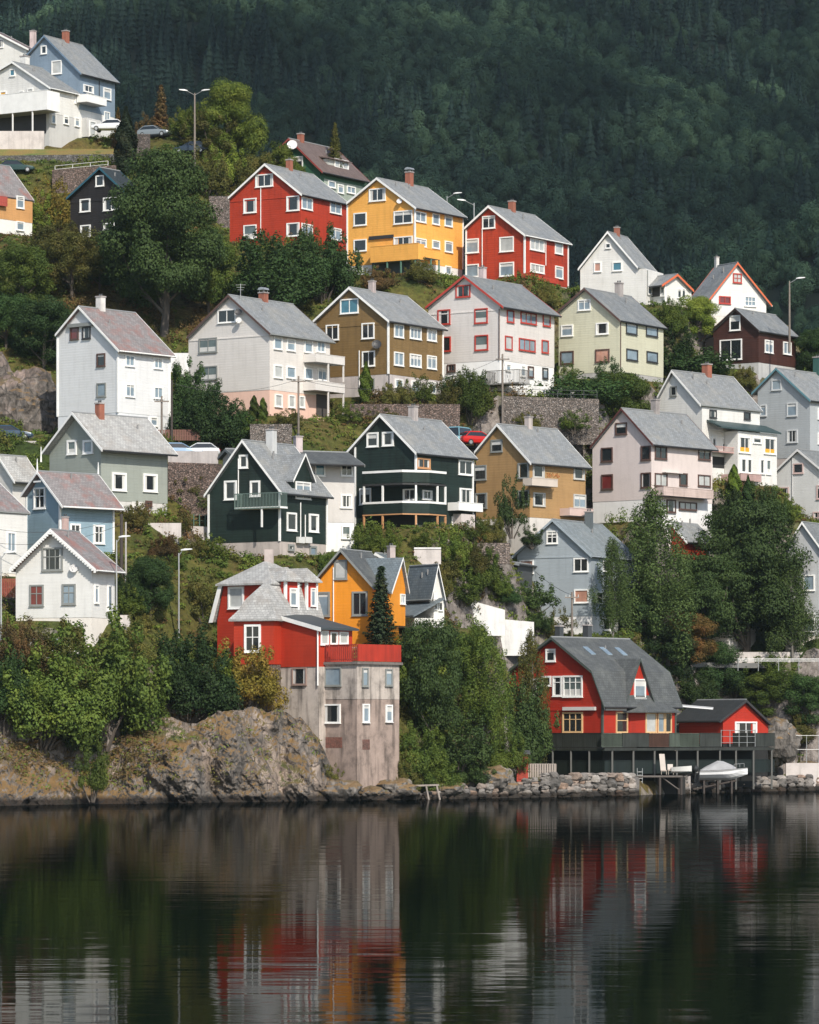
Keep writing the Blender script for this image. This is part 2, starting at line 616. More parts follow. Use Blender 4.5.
class House(Frame):
    def __init__(self, label, zoom, Lp, Ap, Cp, R, wl, wc, wr, yb, a=32, s=1, Y=None, yf=None, wall=None, found=None, roof=None, trim=None,
                 corner=None, gutter=None, profile=None, dY=0, name='house', belt=None, th=.2, ov=.4, ovr=None, cat='house', group=None, wallR=None, sink=3.0, halfhip=0,
                 gfr='d', dopad=True, Lmax=None):
        self.o = zoom
        px, py = self.px(wc, yb)
        Y = (Y or Yof(px, py)) + dY
        Frame.__init__(self, px, py, Y, a, s)
        self.o = zoom
        wall = wall or siding((.74, .73, .70))
        found = found or render_wall((.38, .36, .34))
        roof = roof or SLATE
        trim = trim or WHITE
        self.wallm, self.trimm, self.roofm, self.foundm = wall, trim, roof, found
        self.W = self.inv('G', wl, yb)[0]
        self.L = self.inv('R', wr, yb)[0]
        if Lmax:
            self.L = min(self.L, Lmax)
        W, L = self.W, self.L
        vo = ov
        prof = [self.inv('G', p[0], p[1], vo) for p in (profile or [Lp, Ap, Cp])]   # left .. right, t falls
        self.prof = prof
        ctr = self.C + self.ug * W / 2 + self.vl * L / 2
        self.root = empty(name, (ctr.x, ctr.y, self.z0), label, cat, group)
        root = self.root
        if dopad:
            pc = [self.P('G', t, 0, d) for t, d in ((-.3, .6), (W + .3, .6), (W + .3, -L), (-.3, -L))]
            pad(pc, self.z0)
        zf = self.inv('G', wc, yf)[1] if yf else self.z0 + .25
        self.zf = zf

        def zline(t):
            for (ta, za), (tb, zb) in zip(prof[:-1], prof[1:]):
                if tb <= t <= ta:
                    return zb + (za - zb) * (t - tb) / (ta - tb + 1e-9)
            return prof[0][1] if t > prof[0][0] else prof[-1][1]
        self.zline = zline
        ia = max(range(len(prof)), key=lambda i: prof[i][1])
        self.ia = ia
        self.tA, self.zA = prof[ia]
        # foundation
        mb = MB()
        ins = .03
        poly = [self.P('G', t, self.z0 - sink, d) for t, d in ((ins, -ins), (W - ins, -ins), (W - ins, -L + ins), (ins, -L + ins))]
        mb.prism(poly, (0, 0, zf - self.z0 + sink - .002))
        mb.build('foundation', found, root)
        # wall body
        pts = [(0, zf), (0, zline(0) - th - .01)]
        for i in range(len(prof) - 1, -1, -1):
            t, z = prof[i]
            if 0 < t < W:
                pts.append((t, z - th - .01))
        pts += [(W, zline(W) - th - .01), (W, zf)]
        mb = MB()
        mb.prism([self.P('G', t, z) for t, z in pts], self.vl * L)
        self.wall = mb.build('wall', wall, root)
        # roof
        vr = ovr if ovr is not None else .35
        mb = MB()
        for (ta, za), (tb, zb) in zip(prof[:-1], prof[1:]):
            q = []
            for dz in (-th, 0):
                for t, z, d in ((ta, za, vo), (tb, zb, vo), (tb, zb, -L - vr), (ta, za, -L - vr)):
                    q.append(self.P('G', t, z + dz, d))
            mb.hexa(q)
        self.roof = mb.build('roof', roof, root)
        # vent pipes through the long slope
        if name == 'house':
            (ta, za), (tb, zb) = prof[ia], prof[ia + 1]
            for k in range(random.choice((1, 1, 2))):
                u, v = random.uniform(.12, .4), L * random.uniform(.2, .8)
                t, z = ta + (tb - ta) * u, za + (zb - za) * u
                mb = MB()
                p = self.P('G', t, z, -v)
                mb.tube(p - Vector((0, 0, .1)), p + Vector((0, 0, random.uniform(.35, .6))), .08, n=7)
                mb.build('vent_pipe', plain((.2, .2, .2), .5), self.roof)
        # ridge cap
        cap = MB()
        a0, a1 = self.P('G', self.tA, self.zA + .0, vo), self.P('G', self.tA, self.zA + .0, -L - vr)
        cap.tube(a0, a1, .09, n=6)
        cap.build('ridge_cap', plain((.22, .23, .235), .7), self.roof)
        # barge boards, front and back
        bh = .24
        for d0, d1 in ((vo + .003, vo + .05), (-L - vr - .05, -L - vr - .003)):
            mb = MB()
            rows = [[self.P('G', t, z + dz, d) for d, dz in ((d0, -bh), (d0, .02), (d1, .02), (d1, -bh))] for t, z in prof]
            mb.loft(rows)
            mb.build('bargeboard', trim, root)
        # gutters along both eaves
        gm = gutter or plain((.04, .042, .045), .5)
        for (t, z), sg in ((prof[-1], -1), (prof[0], 1)):
            mb = MB()
            p0 = self.P('G', t + sg * .07, z - .1, vo - .05)
            p1 = self.P('G', t + sg * .07, z - .1, -L - vr + .05)
            mb.tube(p0, p1, .075, n=6)
            mb.build('gutter', gm, root)
        # corner boards
        cm = corner
        if cm is not None:
            for (t, d) in ((0, 0), (W, 0), (0, -L)):
                mb = MB()
                zt = zline(t) - th - .03
                self.fbox(mb, 'G', t - .09, t + .09, zf, zt, d - .09, d + .09)
                mb.build('corner_board', cm, root)
        if belt is not None:
            t, z = self.inv('G', wc, belt)
            mb = MB()
            self.fbox(mb, 'G', 0, W, z - .09, z + .02, 0, .05)
            mb.build('belt_course', wall, root)

    def beltR(self, y, mat=None):
        z = self.inv('G', self._wcx(), y)[1] if False else None

    def wins(self, face, lst, fm=None, **kw):
        for w in lst:
            r = w[:4]
            panes = w[4] if len(w) > 4 else 1
            kind = w[5] if len(w) > 5 else 'd'
            m = w[6] if len(w) > 6 and w[6] is not None else fm
            tr = w[7] if len(w) > 7 else 0
            window(self, self.root, face, r, panes, kind, m, tr, **kw)

    def band(self, face, y0, y1, x0, x1, mat, name='panel', d=.03):
        t0, t1, z0, z1 = rect_on(self, face, (x0, y0, x1, y1), d)
        mb = MB()
        self.fbox(mb, face, t0, t1, z0, z1, 0, d)
        return mb.build(name, mat, self.root)

    def chimney(self, r, mat=BRICK, cap=True, hood=False, off=0.0):
        """stack standing on the ridge (off metres towards the long face)"""
        (x0, y0, x1, y1) = r
        e = self.vl
        O = self.C + self.ug * (self.tA - off)

        def tt(x):
            k = K(self.px(x, 0)[0])
            return (k * O.y - O.x) / (e.x - k * e.y)
        tm = tt((x0 + x1) / 2)
        Yp = O.y + e.y * tm
        c = O + e * tm
        wpx = abs(x1 - x0) / self.o[2]
        w = wpx * Yp / F * .74
        zt = HC + (YH - self.px(0, y0)[1]) * Yp / F
        zb = self.zA - off * .8 - .6
        mb = MB()
        ex, ey = self.ug * w, self.vl * w
        o = c - ex / 2 - ey / 2
        o.z = zb
        mb.box(o, ex, ey, (0, 0, zt - .1 - zb))
        o2 = c - ex * .59 - ey * .59
        o2.z = zt - .1 + .001
        mb.box(o2, ex * 1.18, ey * 1.18, (0, 0, .12), 1)
        if hood:
            for sx in (-.4, .4):
                for sy in (-.4, .4):
                    p = c + ex * sx + ey * sy
                    p.z = zt + .02
                    mb.tube(p, p + Vector((0, 0, .25)), .03, n=5, mi=2)
            rings = []
            for k in range(5):
                th = math.pi * k / 4
                p = c + ex * (-.62 * math.cos(th))
                p.z = zt + .25 + .28 * math.sin(th)
                rings.append(p - ey * .6)
            mb.prism(rings, ey * 1.2, 2)
        else:
            o3 = c
            for sx in (-.2, .2):
                p = c + ex * sx
                p.z = zt + .02
                mb.tube(p, p + Vector((0, 0, .22)), w * .13, n=7, mi=2)
        return mb.build('chimney', [mat, GREYCH, plain((.45, .46, .47), .4, .6) if hood else DARKCH], self.roof)

    def balcony(self, face, r, proj=1.4, mat=None, style='solid', slab=None, posts=(), ypost=None, pm=None, d0=0.0, sides=True, rail=None):
        mat = mat or WHITE
        slab = slab or plain((.3, .3, .29))
        t0, t1, z0, z1 = rect_on(self, face, r, d0 + proj)
        mb = MB()
        self.fbox(mb, face, t0 + .01, t1 - .01, z0 - .02, z0 + .16, d0, d0 + proj - .05)
        o = mb.build('balcony', slab, self.root)
        mb = MB()
        segs = [('f', t0, t1)]
        e, n = self.dirs(face)
        th = .06
        if style == 'solid':
            self.fbox(mb, face, t0, t1, z0, z1, d0 + proj - th, d0 + proj)
            if sides:
                self.fbox(mb, face, t0, t0 + th, z0, z1, d0 + .02, d0 + proj - th - .002)
                self.fbox(mb, face, t1 - th, t1, z0, z1, d0 + .02, d0 + proj - th - .002)
            # cap rail
            self.fbox(mb, face, t0 - .03, t1 + .03, z1 + .002, z1 + .06, d0 + proj - th - .03, d0 + proj + .03)
        else:
            zz = z0 + .1
            self.fbox(mb, face, t0, t1, z1 - .07, z1, d0 + proj - th, d0 + proj)
            self.fbox(mb, face, t0, t1, z0, z0 + .08, d0 + proj - th, d0 + proj)
            k = int((t1 - t0) / .16)
            for i in range(k + 1):
                c = t0 + (t1 - t0) * i / max(k, 1)
                self.fbox(mb, face, c - .02, c + .02, z0 + .082, z1 - .072, d0 + proj - .045, d0 + proj - .015)
            if sides:
                for t in (t0, t1 - th):
                    self.fbox(mb, face, t, t + th, z1 - .07, z1, d0 + .02, d0 + proj - th - .002)
                    for i in range(int(proj / .16)):
                        dd = d0 + .1 + i * .16
                        self.fbox(mb, face, t + .01, t + .045, z0 + .1, z1 - .072, dd, dd + .035)
        mb.build('parapet' if style == 'solid' else 'railing', mat, o)
        for x in posts:
            tp, _ = self.inv(face, x, r[3], d0 + proj - .12)
            zb = self.inv(face, x, ypost, d0 + proj)[1] if ypost else self.z0 - 1
            mb = MB()
            self.fbox(mb, face, tp - .07, tp + .07, zb, z0 - .022, d0 + proj - .2, d0 + proj - .06)
            mb.build('post', pm or mat, o)
        return o

    def downpipe(self, face, x, y0, y1, mat=None, d=0.0, r=.05):
        t, za = self.inv(face, x, y0, d + .08)
        _, zb = self.inv(face, x, y1, d + .08)
        mb = MB()
        mb.tube(self.P(face, t, za, d + .08), self.P(face, t, zb, d + .08), r, n=6)
        return mb.build('downpipe', mat or WHITE, self.root)

    def gable_dormer(self, L, A, R, yw, win=None, wall=None, roof=None, trim=None, d=0.0, panes=1, kind='d', ov=.3, depth=None):
        """a cross gable standing on the long face R; L, A, R are eave-apex-eave picture points"""
        f = 'R'
        pl, pa, pr = [self.inv(f, p[0], p[1], d + ov) for p in (L, A, R)]
        wall, roof, trim = wall or self.wallm, roof or self.roofm, trim or self.trimm
        zb = self.inv(f, A[0], yw, d)[1]
        dep = depth or self.tA
        e, n = self.dirs(f)
        mb = MB()
        ins = .22
        sl = (pa[1] - pl[1]) / (pa[0] - pl[0])
        sr = (pa[1] - pr[1]) / (pr[0] - pa[0])
        tl, tr = pl[0] + ins, pr[0] - ins
        pts = [(tl, zb), (tr, zb), (tr, pr[1] + sr * ins - .17), (pa[0], pa[1] - .17), (tl, pl[1] + sl * ins - .17)]
        mb.prism([self.P(f, t, z, d) for t, z in pts], -n * (dep + d))
        o = mb.build('dormer', wall, self.root)
        mb = MB()
        for (ta, za), (tb, zb2) in ((pl, pa), (pa, pr)):
            q = []
            for dz in (-.15, 0):
                for t, z, dd in ((ta, za, d + ov), (tb, zb2, d + ov), (tb, zb2, -dep), (ta, za, -dep)):
                    q.append(self.P(f, t, z + dz, dd))
            mb.hexa(q)
        mb.build('dormer_roof', roof, o)
        mb = MB()
        for (ta, za), (tb, zb2) in ((pl, pa), (pa, pr)):
            q = []
            for dz in (-.2, .015):
                for t, z, dd in ((ta, za, d + ov + .003), (tb, zb2, d + ov + .003), (tb, zb2, d + ov + .045), (ta, za, d + ov + .045)):
                    q.append(self.P(f, t, z + dz, dd))
            mb.hexa(q)
        mb.build('dormer_bargeboard', trim, o)
        if win:
            window(self, self.root, f, win, panes, kind, self.trimm if False else None, d=d)
        return o

    def dish(self, face, x, y, r=.4, d=.5, mat=None):
        t, z = self.inv(face, x, y, d)
        e, n = self.dirs(face)
        c = self.P(face, t, z, d)
        ax = (n * .75 + Vector((.35, -.5, .45))).normalized()
        a = ax.orthogonal().normalized()
        b = ax.cross(a)
        mb = MB()
        rings = []
        for k in range(4):
            rr = r * k / 3 + .01
            off = -.22 * r * (1 - (k / 3) ** 2)
            rings.append([c + ax * off + a * math.cos(q * math.pi / 6) * rr + b * math.sin(q * math.pi / 6) * rr for q in range(12)])
        mb.loft(rings, caps=False)
        mb.tube(c - ax * .2 * r, self.P(face, t, z - .2, 0), .03, n=5)
        mb.tube(c + b * -r, c + ax * r * .9, .015, n=5)
        mb.tube(c + ax * r * .8, c + ax * r, .05, n=6)
        return mb.build('satellite_dish', mat or plain((.6, .6, .6), .5), self.root, smooth=False)


SLATE = slate((.235, .25, .26), (.30, .29, .26), .3)
SLATE2 = slate((.19, .205, .215), (.27, .27, .25), .3)
SLATE_D = slate((.085, .092, .094), (.16, .17, .16), .25)
SLATE_BLUE = slate((.13, .16, .18), (.2, .22, .22), .25)
SLATE_RED = slate((.24, .225, .225), (.27, .13, .11), .5)
TILE_BR = slate((.15, .11, .10), (.11, .075, .06), .3, .25, .3)
WEATHERED = slate((.40, .40, .39), (.30, .27, .24), .35)
Wt = siding((.76, .755, .73), False, .05)
Wt2 = siding((.70, .68, .645), False, .06)
CREAM = render_wall((.70, .66, .60), .1)
# ---------------------------------------------------------------- the houses (picture measures per zoomed crop: x0, y0, scale)
Z1, Z2, Z3, Z4 = (0, 20, 3.723), (200, 100, 3.723), (400, 150, 3.723), (560, 200, 3.162)
Z5, Z6, Z7, Z8 = (0, 250, 4.095), (170, 270, 4.095), (300, 270, 5.119), (420, 260, 4.095)
Z9, Z10, Z11, Z12 = (0, 400, 3.94), (180, 400, 4.095), (340, 390, 2.925), (570, 350, 3.289)
Z13, Z14, Z15 = (190, 530, 3.561), (380, 510, 3.4125), (520, 600, 2.739)
ZW, ZR, ZO, ZB, ZE, ZL = (0, 30, 6.3), (200, 550, 6.3), (300, 540, 5.119), (340, 440, 5.85), (650, 350, 4.846), (0, 500, 5.69)
BLACKWIN = plain((.03, .03, .032), .5)
BROWNFR = plain((.09, .05, .04), .5)
REDTRIM = plain((.40, .045, .03), .5)
GREYFR = plain((.22, .23, .22), .5)
GREENTR = siding((.035, .12, .065), False, .1)
TEALTR = plain((.02, .09, .13), .5)
ORNTR = plain((.58, .13, .05), .5)
ORANGEWOOD = plain((.50, .26, .12), .6)
# --- top left
h = House('white house with a brown roof behind the slate blue house, cut by the photo edge', ZW, (-300, 250), (-60, -5), (180, 118), (240, 110), -280, 165, 235, 330, a=22, dY=12,
          wall=Wt, roof=TILE_BR, corner=WHITE, found=CREAM)
h.chimney((187, 5, 229, 80), render_wall((.55, .45, .44)))
h.wins('G', [(-4, 60, 22, 110, 2)])
h = House('slate blue house with a white lower storey high on the left ridge', ZW, (155, 168), (277, 33), (512, 272), (748, 312), 180, 503, 724, 650, a=30, dY=4,
          yf=500, wall=siding((.21, .28, .36), False, .06), roof=SLATE, trim=siding((.16, .24, .34)), corner=None, found=siding((.74, .74, .72), False, .05), gutter=BLACKWIN)
h.wins('G', [(258, 100, 296, 150), (326, 195, 390, 275, 1, 'p')])
h.wins('R', [(524, 340, 588, 402, 2), (650, 360, 698, 446, 1, 'b'), (655, 510, 690, 580, 2, 'b')])
h.chimney((391, 5, 437, 75), BRICK)
h.downpipe('R', 626, 320, 480, BLACKWIN)
h.balcony('R', (548, 402, 672, 480), 1.6, WHITE)
H_TOPBLUE = h
h = House('white house with grey stucco basement and a deep veranda on the left hilltop', ZW, (-150, 330), (75, 197), (318, 362), (552, 402), -130, 312, 540, 672, a=32, yf=520,
          wall=Wt, roof=SLATE, found=render_wall((.50, .50, .49), .1), corner=None, gutter=WHITE)
h.wins('G', [(62, 248, 96, 290, 1, 'k'), (2, 388, 42, 432, 1, 'y'), (120, 385, 150, 425, 1, 'b'), (172, 370, 210, 420, 1, 'b')])
h.wins('R', [(326, 378, 372, 470, 2, 'b'), (470, 405, 498, 468, 1, 'b'), (400, 540, 432, 598, 1), (470, 550, 500, 612, 1, 'b'), (322, 530, 350, 592, 1, 'b')])
h.balcony('G', (-140, 425, 296, 500), 2.6, WHITE, posts=(80, 205), ypost=650, pm=WHITE)
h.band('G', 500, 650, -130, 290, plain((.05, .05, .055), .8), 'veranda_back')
h.chimney((128, 165, 186, 215), render_wall((.62, .62, .6)), off=-.5)
# annex with door
w = h.band('R', 552, 690, 548, 636, render_wall((.52, .52, .51), .1), 'side_annex', .9)
window(h, h.root, 'R', (562, 570, 604, 676), 1, 'p', WHITE, d=.9, name='door')
h = House('black stained house with teal trim behind the big dark tree', Z1, (247, 662), (370, 548), (497, 668), (560, 668), 262, 484, 545, 830, a=34,
          wall=siding((.016, .014, .016), False, .2), roof=slate((.022, .03, .034), (.04, .05, .05), .2), trim=TEALTR, corner=None, found=CREAM, belt=660)
h.wins('G', [(357, 580, 388, 618), (298, 668, 337, 713), (385, 662, 446, 706, 2), (300, 765, 338, 808), (386, 757, 426, 778)])
h = House('house with orange ochre upper storey over white plaster at the left edge', Z1, (-260, 640), (-130, 520), (-40, 648), (138, 642), -240, -28, 121, 806, a=40, yf=736,
          wall=siding((.62, .33, .13), False, .08), roof=SLATE_RED, found=render_wall((.72, .71, .68), .1), corner=None)
h.wins('R', [(60, 653, 89, 704, 1, 'b'), (60, 748, 89, 786, 1, 'b')])
h.band('R', 652, 694, -20, 28, siding((.42, .08, .06)), 'awning', .5)
# --- green house behind red
h = House('dark green and brown house with a big dish behind the left red house', Z2, (272, 200), (330, 142), (456, 266), (622, 287), 282, 446, 612, 420, a=32, dY=14, wall=GREENTR,
          roof=TILE_BR, trim=siding((.30, .06, .05)), corner=None, found=CREAM, gutter=BLACKWIN)
h.wins('G', [(282, 217, 321, 247), (346, 212, 384, 252)])
h.band('R', 292, 400, 462, 606, siding((.36, .42, .36), False, .06), 'pale_side_wall', .03)
h.wins('R', [(476, 298, 504, 330, 1, 'b'), (512, 312, 534, 350, 1, 'b'), (546, 318, 578, 352, 2, 'b')], d=.04)
h.chimney((362, 125, 388, 162), BRICK)
h.dish('G', 343, 166, .62, 1.0, plain((.62, .63, .64)))
# shed dormer on roof
tD0, zD1 = h.inv('R', 475, 218, -.9)
tD1, zD0 = h.inv('R', 552, 262, -.9)
mb = MB()
h.fbox(mb, 'R', tD0, tD1, zD0 - .6, zD1, -4.0, -.9)
dm = mb.build('dormer', siding((.52, .53, .50)), h.root)
mb = MB()
q = []
for dz in (0, .14):
    for t, d, z in ((tD0 - .3, -.5, zD1 - .02), (tD1 + .3, -.5, zD1 - .02), (tD1 + .3, -4.3, zD1 + .55), (tD0 - .3, -4.3, zD1 + .55)):
        q.append(h.P('R', t, z + dz, d))
mb.hexa(q)
mb.build('dormer_roof', TILE_BR, dm)
h.wins('R', [(500, 216, 552, 262, 3, 'p')], d=-.88)
# --- red 1
RED = siding((.46, .042, .014), False, .10)
RED2 = siding((.46, .04, .014), False, .10)
h = House('red house left of the yellow house, white downpipe down its gable', Z2, (104, 363), (240, 237), (379, 350), (547, 371), 111, 376, 545, 545, a=31,
          wall=RED, roof=SLATE, belt=357, corner=None, found=render_wall((.7, .7, .68), .1), gutter=BLACKWIN)
h.wins('G', [(207, 279, 273, 321, 2), (163, 368, 211, 419), (323, 359, 371, 411), (163, 467, 211, 516, 1, 'g'), (323, 459, 371, 506)])
h.wins('R', [(377, 359, 418, 413, 2, 'b'), (483, 373, 525, 428, 2, 'b'), (377, 457, 418, 510, 2, 'b'), (483, 472, 525, 526, 2, 'b')])
h.downpipe('G', 226, 321, 500)
h.chimney((320, 222, 346, 255), BRICK)
# --- yellow
YEL = siding((.93, .46, .10), False, .06)
h = House('bright yellow house with a wrapped balcony between two red houses', Z2, (545, 382), (657, 289), (804, 400), (974, 418), 549, 800, 978, 655, a=34,
          yf=600, wall=YEL, roof=SLATE, corner=WHITE, found=render_wall((.72, .72, .70), .1), gutter=BLACKWIN)
h.wins('G', [(630, 332, 692, 374, 2), (573, 422, 621, 466), (722, 415, 792, 458, 2), (573, 521, 621, 562), (722, 511, 792, 548, 2)])
x0, y0 = (400 - 200) * 3.723, (150 - 100) * 3.723
z32 = lambda *r: (r[0] + x0, r[1] + y0, r[2] + x0, r[3] + y0) + tuple(r[4:])
h.wins('R', [z32(55, 226, 96, 273, 2, 'b'), z32(119, 234, 146, 281, 1, 'b'), z32(165, 239, 194, 288, 1, 'b'), z32(56, 325, 97, 363, 2, 'b'), z32(119, 334, 147, 370, 1, 'b'),
             z32(166, 337, 195, 384, 1, 'b'), z32(168, 430, 190, 466, 1, 'b')])
h.balcony('G', (634, 548, 812, 592), 1.3, YEL, posts=(697, 748, 802), ypost=655, pm=plain((.10, .2, .15)))
h.balcony('R', z32(66, 362, 150, 409), 1.1, YEL, posts=(860, 890), ypost=655, pm=plain((.10, .2, .15)), sides=True)
h.band('G', 596, 652, 640, 796, plain((.06, .07, .07), .6), 'balcony_shade_panel')  # dark sheet painted in for the shade under the balcony
h.chimney((764, 268, 795, 330), BRICK, hood=True)
h.dish('G', 742, 376, .3, .4)
h.band('G', 508, 513, 628, 718, BLACKWIN, 'awning_box', .2)
# --- red 2
h = House('red house right of the yellow house with red corner balcony', Z3, (240, 288), (328, 207), (466, 315), (634, 337), 247, 464, 625, 492, a=33,
          wall=siding((.46, .045, .015), False, .16), roof=SLATE, corner=WHITE, found=CREAM, gutter=WHITE)
h.wins('G', [(307, 247, 355, 291, 2), (246, 332, 294, 382, 1, 'b'), (371, 325, 424, 377, 1, 'p'), (246, 427, 294, 472, 1, 'b'), (371, 420, 425, 468, 1, 'b')])
h.wins('R', [(483, 327, 536, 381, 3, 'p'), (576, 337, 605, 391, 1, 'p'), (484, 420, 536, 462, 3, 'p'), (577, 430, 606, 482, 1, 'b')])
h.downpipe('G', 306, 292, 440)
h.downpipe('R', 543, 332, 430)
h.balcony('R', (470, 458, 590, 500), 1.2, siding((.50, .06, .035)))
h.chimney((403, 190, 431, 228), BRICK)
# --- white top right
h = House('white house on the ridge with a small porch wing and brick chimney', Z4, (57, 217), (150, 99), (246, 211), (331, 220), 64, 272, 327, 335, a=25,
          wall=Wt, roof=SLATE, found=CREAM, gutter=GREYFR)
h.wins('G', [(144, 137, 161, 153), (108, 197, 131, 227, 1, 's'), (166, 196, 197, 224, 1, 'k')])
h.wins('R', [(276, 275, 290, 302, 1, 'b')])
h.chimney((170, 86, 190, 120), BRICK)
h.downpipe('R', 277, 222, 300, GREYFR)
g = House('low white porch wing with an orange verge beside the white ridge house', Z4, (423, 285), (372, 234), (322, 268), (270, 260), 412, 332, 276, 335, a=42, s=-1, dY=-1.5,
          wall=Wt, roof=SLATE, trim=ORNTR, corner=WHITE, found=CREAM, name='porch_wing', cat='porch wing', Lmax=6)
g.wins('G', [(370, 280, 383, 311, 1, 'd'), (384, 280, 396, 311, 1, 'd')])
g.band('R', 272, 303, 280, 328, plain((.06, .055, .05), .7), 'porch_opening')
g.wins('R', [(318, 275, 332, 304, 1, 'g')], d=.035)
h = House('white gable with orange red verge at the right end of the ridge', Z4, (670, 332), (562, 197), (468, 318), (410, 290), 652, 478, 418, 372, a=30, s=-1,
          wall=Wt, roof=SLATE2, trim=ORNTR, found=CREAM, gutter=WHITE)
h.wins('G', [(546, 231, 574, 264, 2, 'p', REDTRIM, .5), (582, 303, 619, 338, 3, 'b', None, .5), (502, 303, 539, 330, 2, 'r', REDTRIM)])
h.chimney((488, 180, 503, 222), render_wall((.55, .54, .52)), cap=True)
# --- pale green
h = House('pale green house with dark cornered windows below the ridge', Z4, (-14, 356), (76, 278), (190, 379), (336, 391), -4, 189, 327, 560, a=33,
          yf=542, wall=siding((.63, .62, .475), False, .05), roof=SLATE2, trim=BROWNFR, corner=None, found=render_wall((.40, .39, .38), .15), gutter=BLACKWIN)
h.wins('G', [(57, 316, 98, 348, 2, 'b'), (4, 396, 42, 430, 1, 'b'), (114, 389, 154, 424), (2, 479, 44, 518, 1, 'b', BROWNFR), (112, 473, 157, 512, 1, 's', BROWNFR)])
h.wins('R', [(208, 386, 243, 428, 1, 'b', BLACKWIN), (271, 394, 308, 435, 1, 'b', BLACKWIN), (209, 469, 245, 511, 1, 'b', BLACKWIN), (273, 477, 308, 517, 1, 'b', BLACKWIN),
             (208, 546, 239, 560, 1, 'd', BLACKWIN)])
h.downpipe('R', 192, 385, 540, BROWNFR)
h.chimney((173, 262, 200, 310), GREYCH)
# --- dark brown
h = House('dark brown timber house with tall glazed terrace door at the right', Z4, (446, 440), (553, 342), (629, 412), (758, 417), 484, 628, 746, 530, a=35,
          yf=513, wall=siding((.065, .022, .016), False, .2), roof=SLATE2, trim=siding((.03, .015, .012)), found=render_wall((.45, .45, .44), .15), gutter=BLACKWIN)
h.wins('G', [(537, 366, 571, 412), (506, 443, 576, 504, 2, 'd')])
h.wins('R', [(647, 441, 673, 486, 2, 'b'), (705, 447, 730, 491, 2, 'b')])
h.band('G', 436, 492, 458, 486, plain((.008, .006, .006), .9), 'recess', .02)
# --- left white
h = House('tall white house with red stained slate roof left of the pole', Z5, (226, 345), (321, 230), (486, 409), (713, 418), 236, 482, 694, 745, a=40,
          yf=665, wall=siding((.76, .77, .78), False, .04), roof=SLATE_RED, corner=WHITE, found=render_wall((.66, .68, .70), .12), gutter=WHITE)
h.wins('G', [(288, 318, 323, 366, 1, 'r', BROWNFR), (338, 316, 372, 363, 1, 'd', BLACKWIN), (397, 425, 432, 476, 1, 'd', BROWNFR), (397, 546, 435, 600, 1, 'b', GREYFR)])
h.wins('R', [(512, 429, 550, 479, 2, 'b'), (629, 439, 665, 489, 2, 'b'), (513, 547, 551, 604, 2, 'b'), (629, 559, 666, 611, 2, 'b'), (614, 682, 644, 723, 1, 'b')])
h.chimney((393, 190, 431, 250), render_wall((.62, .60, .58), .2), off=0)
h.band('G', 304, 309, 275, 378, GREYFR, 'window_hood', .3)
# --- white with pink base
h = House('white house on a pink plaster base with stacked corner balconies', Z6, (70, 272), (238, 101), (411, 259), (661, 276), 76, 408, 655, 605, a=35,
          yf=490, wall=siding((.72, .685, .65), False, .04), roof=SLATE, trim=BROWNFR, found=render_wall((.70, .47, .38), .1), gutter=GREYFR, belt=266)
h.wins('G', [(196, 164, 271, 214, 2), (119, 281, 194, 336, 2, 'g', GREYFR), (121, 396, 195, 449, 2, 'g', GREYFR)])
h.wins('R', [(424, 269, 458, 328, 1, 'b'), (477, 279, 512, 334, 1, 'b'), (549, 284, 583, 341, 1, 'b'), (600, 290, 634, 340, 2, 'b'), (425, 387, 460, 445, 1, 'p'), (476, 393, 513, 446, 1, 'b'),
             (550, 399, 583, 451, 1, 'b'), (604, 400, 640, 455, 2, 'b'), (429, 507, 459, 563, 1, 'p'), (484, 511, 511, 566, 1, 'p'), (527, 515, 551, 566, 1, 'p')])
h.balcony('R', (598, 342, 716, 390), 1.6, siding((.74, .71, .68), False, .04), posts=(648, 710), ypost=458)
h.balcony('R', (596, 455, 716, 505), 1.6, siding((.74, .71, .68), False, .04), posts=(648, 710), ypost=602)
h.band('R', 508, 604, 600, 652, plain((.07, .06, .055), .7), 'doorway')
h.chimney((363, 92, 402, 128), BRICK, hood=True)
h.dish('G', 279, 172, .36, .5, BLACKWIN)
h.dish('G', 281, 205, .3, .5, plain((.6, .6, .58)))
mb = MB()
ta, za = h.inv('G', 289, 150, -1)
p = h.P('G', ta, za, -1)
mb.tube(p, p + Vector((0, 0, 2.3)), .03, n=5)
for k, ww in ((2.2, .5), (1.95, .4), (1.7, .3)):
    mb.tube(p + Vector((-ww, 0, k)), p + Vector((ww, 0, k)), .015, n=4)
mb.build('aerial', plain((.5, .5, .5), .4, .6), h.roof)
# --- olive
OL = siding((.215, .135, .05), False, .10)
h = House('olive brown house with white windows and a pale concrete basement', Z7, (66, 260), (250, 87), (456, 259), (740, 288), 80, 452, 730, 645, a=34,
          yf=532, wall=OL, roof=SLATE, corner=WHITE, found=render_wall((.46, .42, .41), .2), gutter=BLACKWIN, belt=272)
h.wins('G', [(207, 151, 301, 220, 2, 'k'), (134, 282, 200, 358, 2), (317, 273, 382, 350, 2), (319, 417, 385, 492, 2), (357, 556, 383, 608, 1, 'b', GREYFR)])
h.wins('R', [(480, 275, 529, 350, 2, 'b'), (561, 284, 619, 359, 3, 'b'), (649, 294, 697, 368, 2, 'b'), (480, 417, 529, 494, 2, 'b'), (561, 427, 619, 501, 3, 'b'), (649, 435, 697, 511, 2, 'b'),
             (486, 556, 526, 606, 2, 'b'), (569, 564, 611, 626, 2, 'b'), (654, 569, 695, 636, 2, 'b')])
h.dish('G', 392, 380, .5, .6, BLACKWIN)
h.downpipe('G', 303, 412, 610)
h.downpipe('R', 456, 532, 640, BLACKWIN)
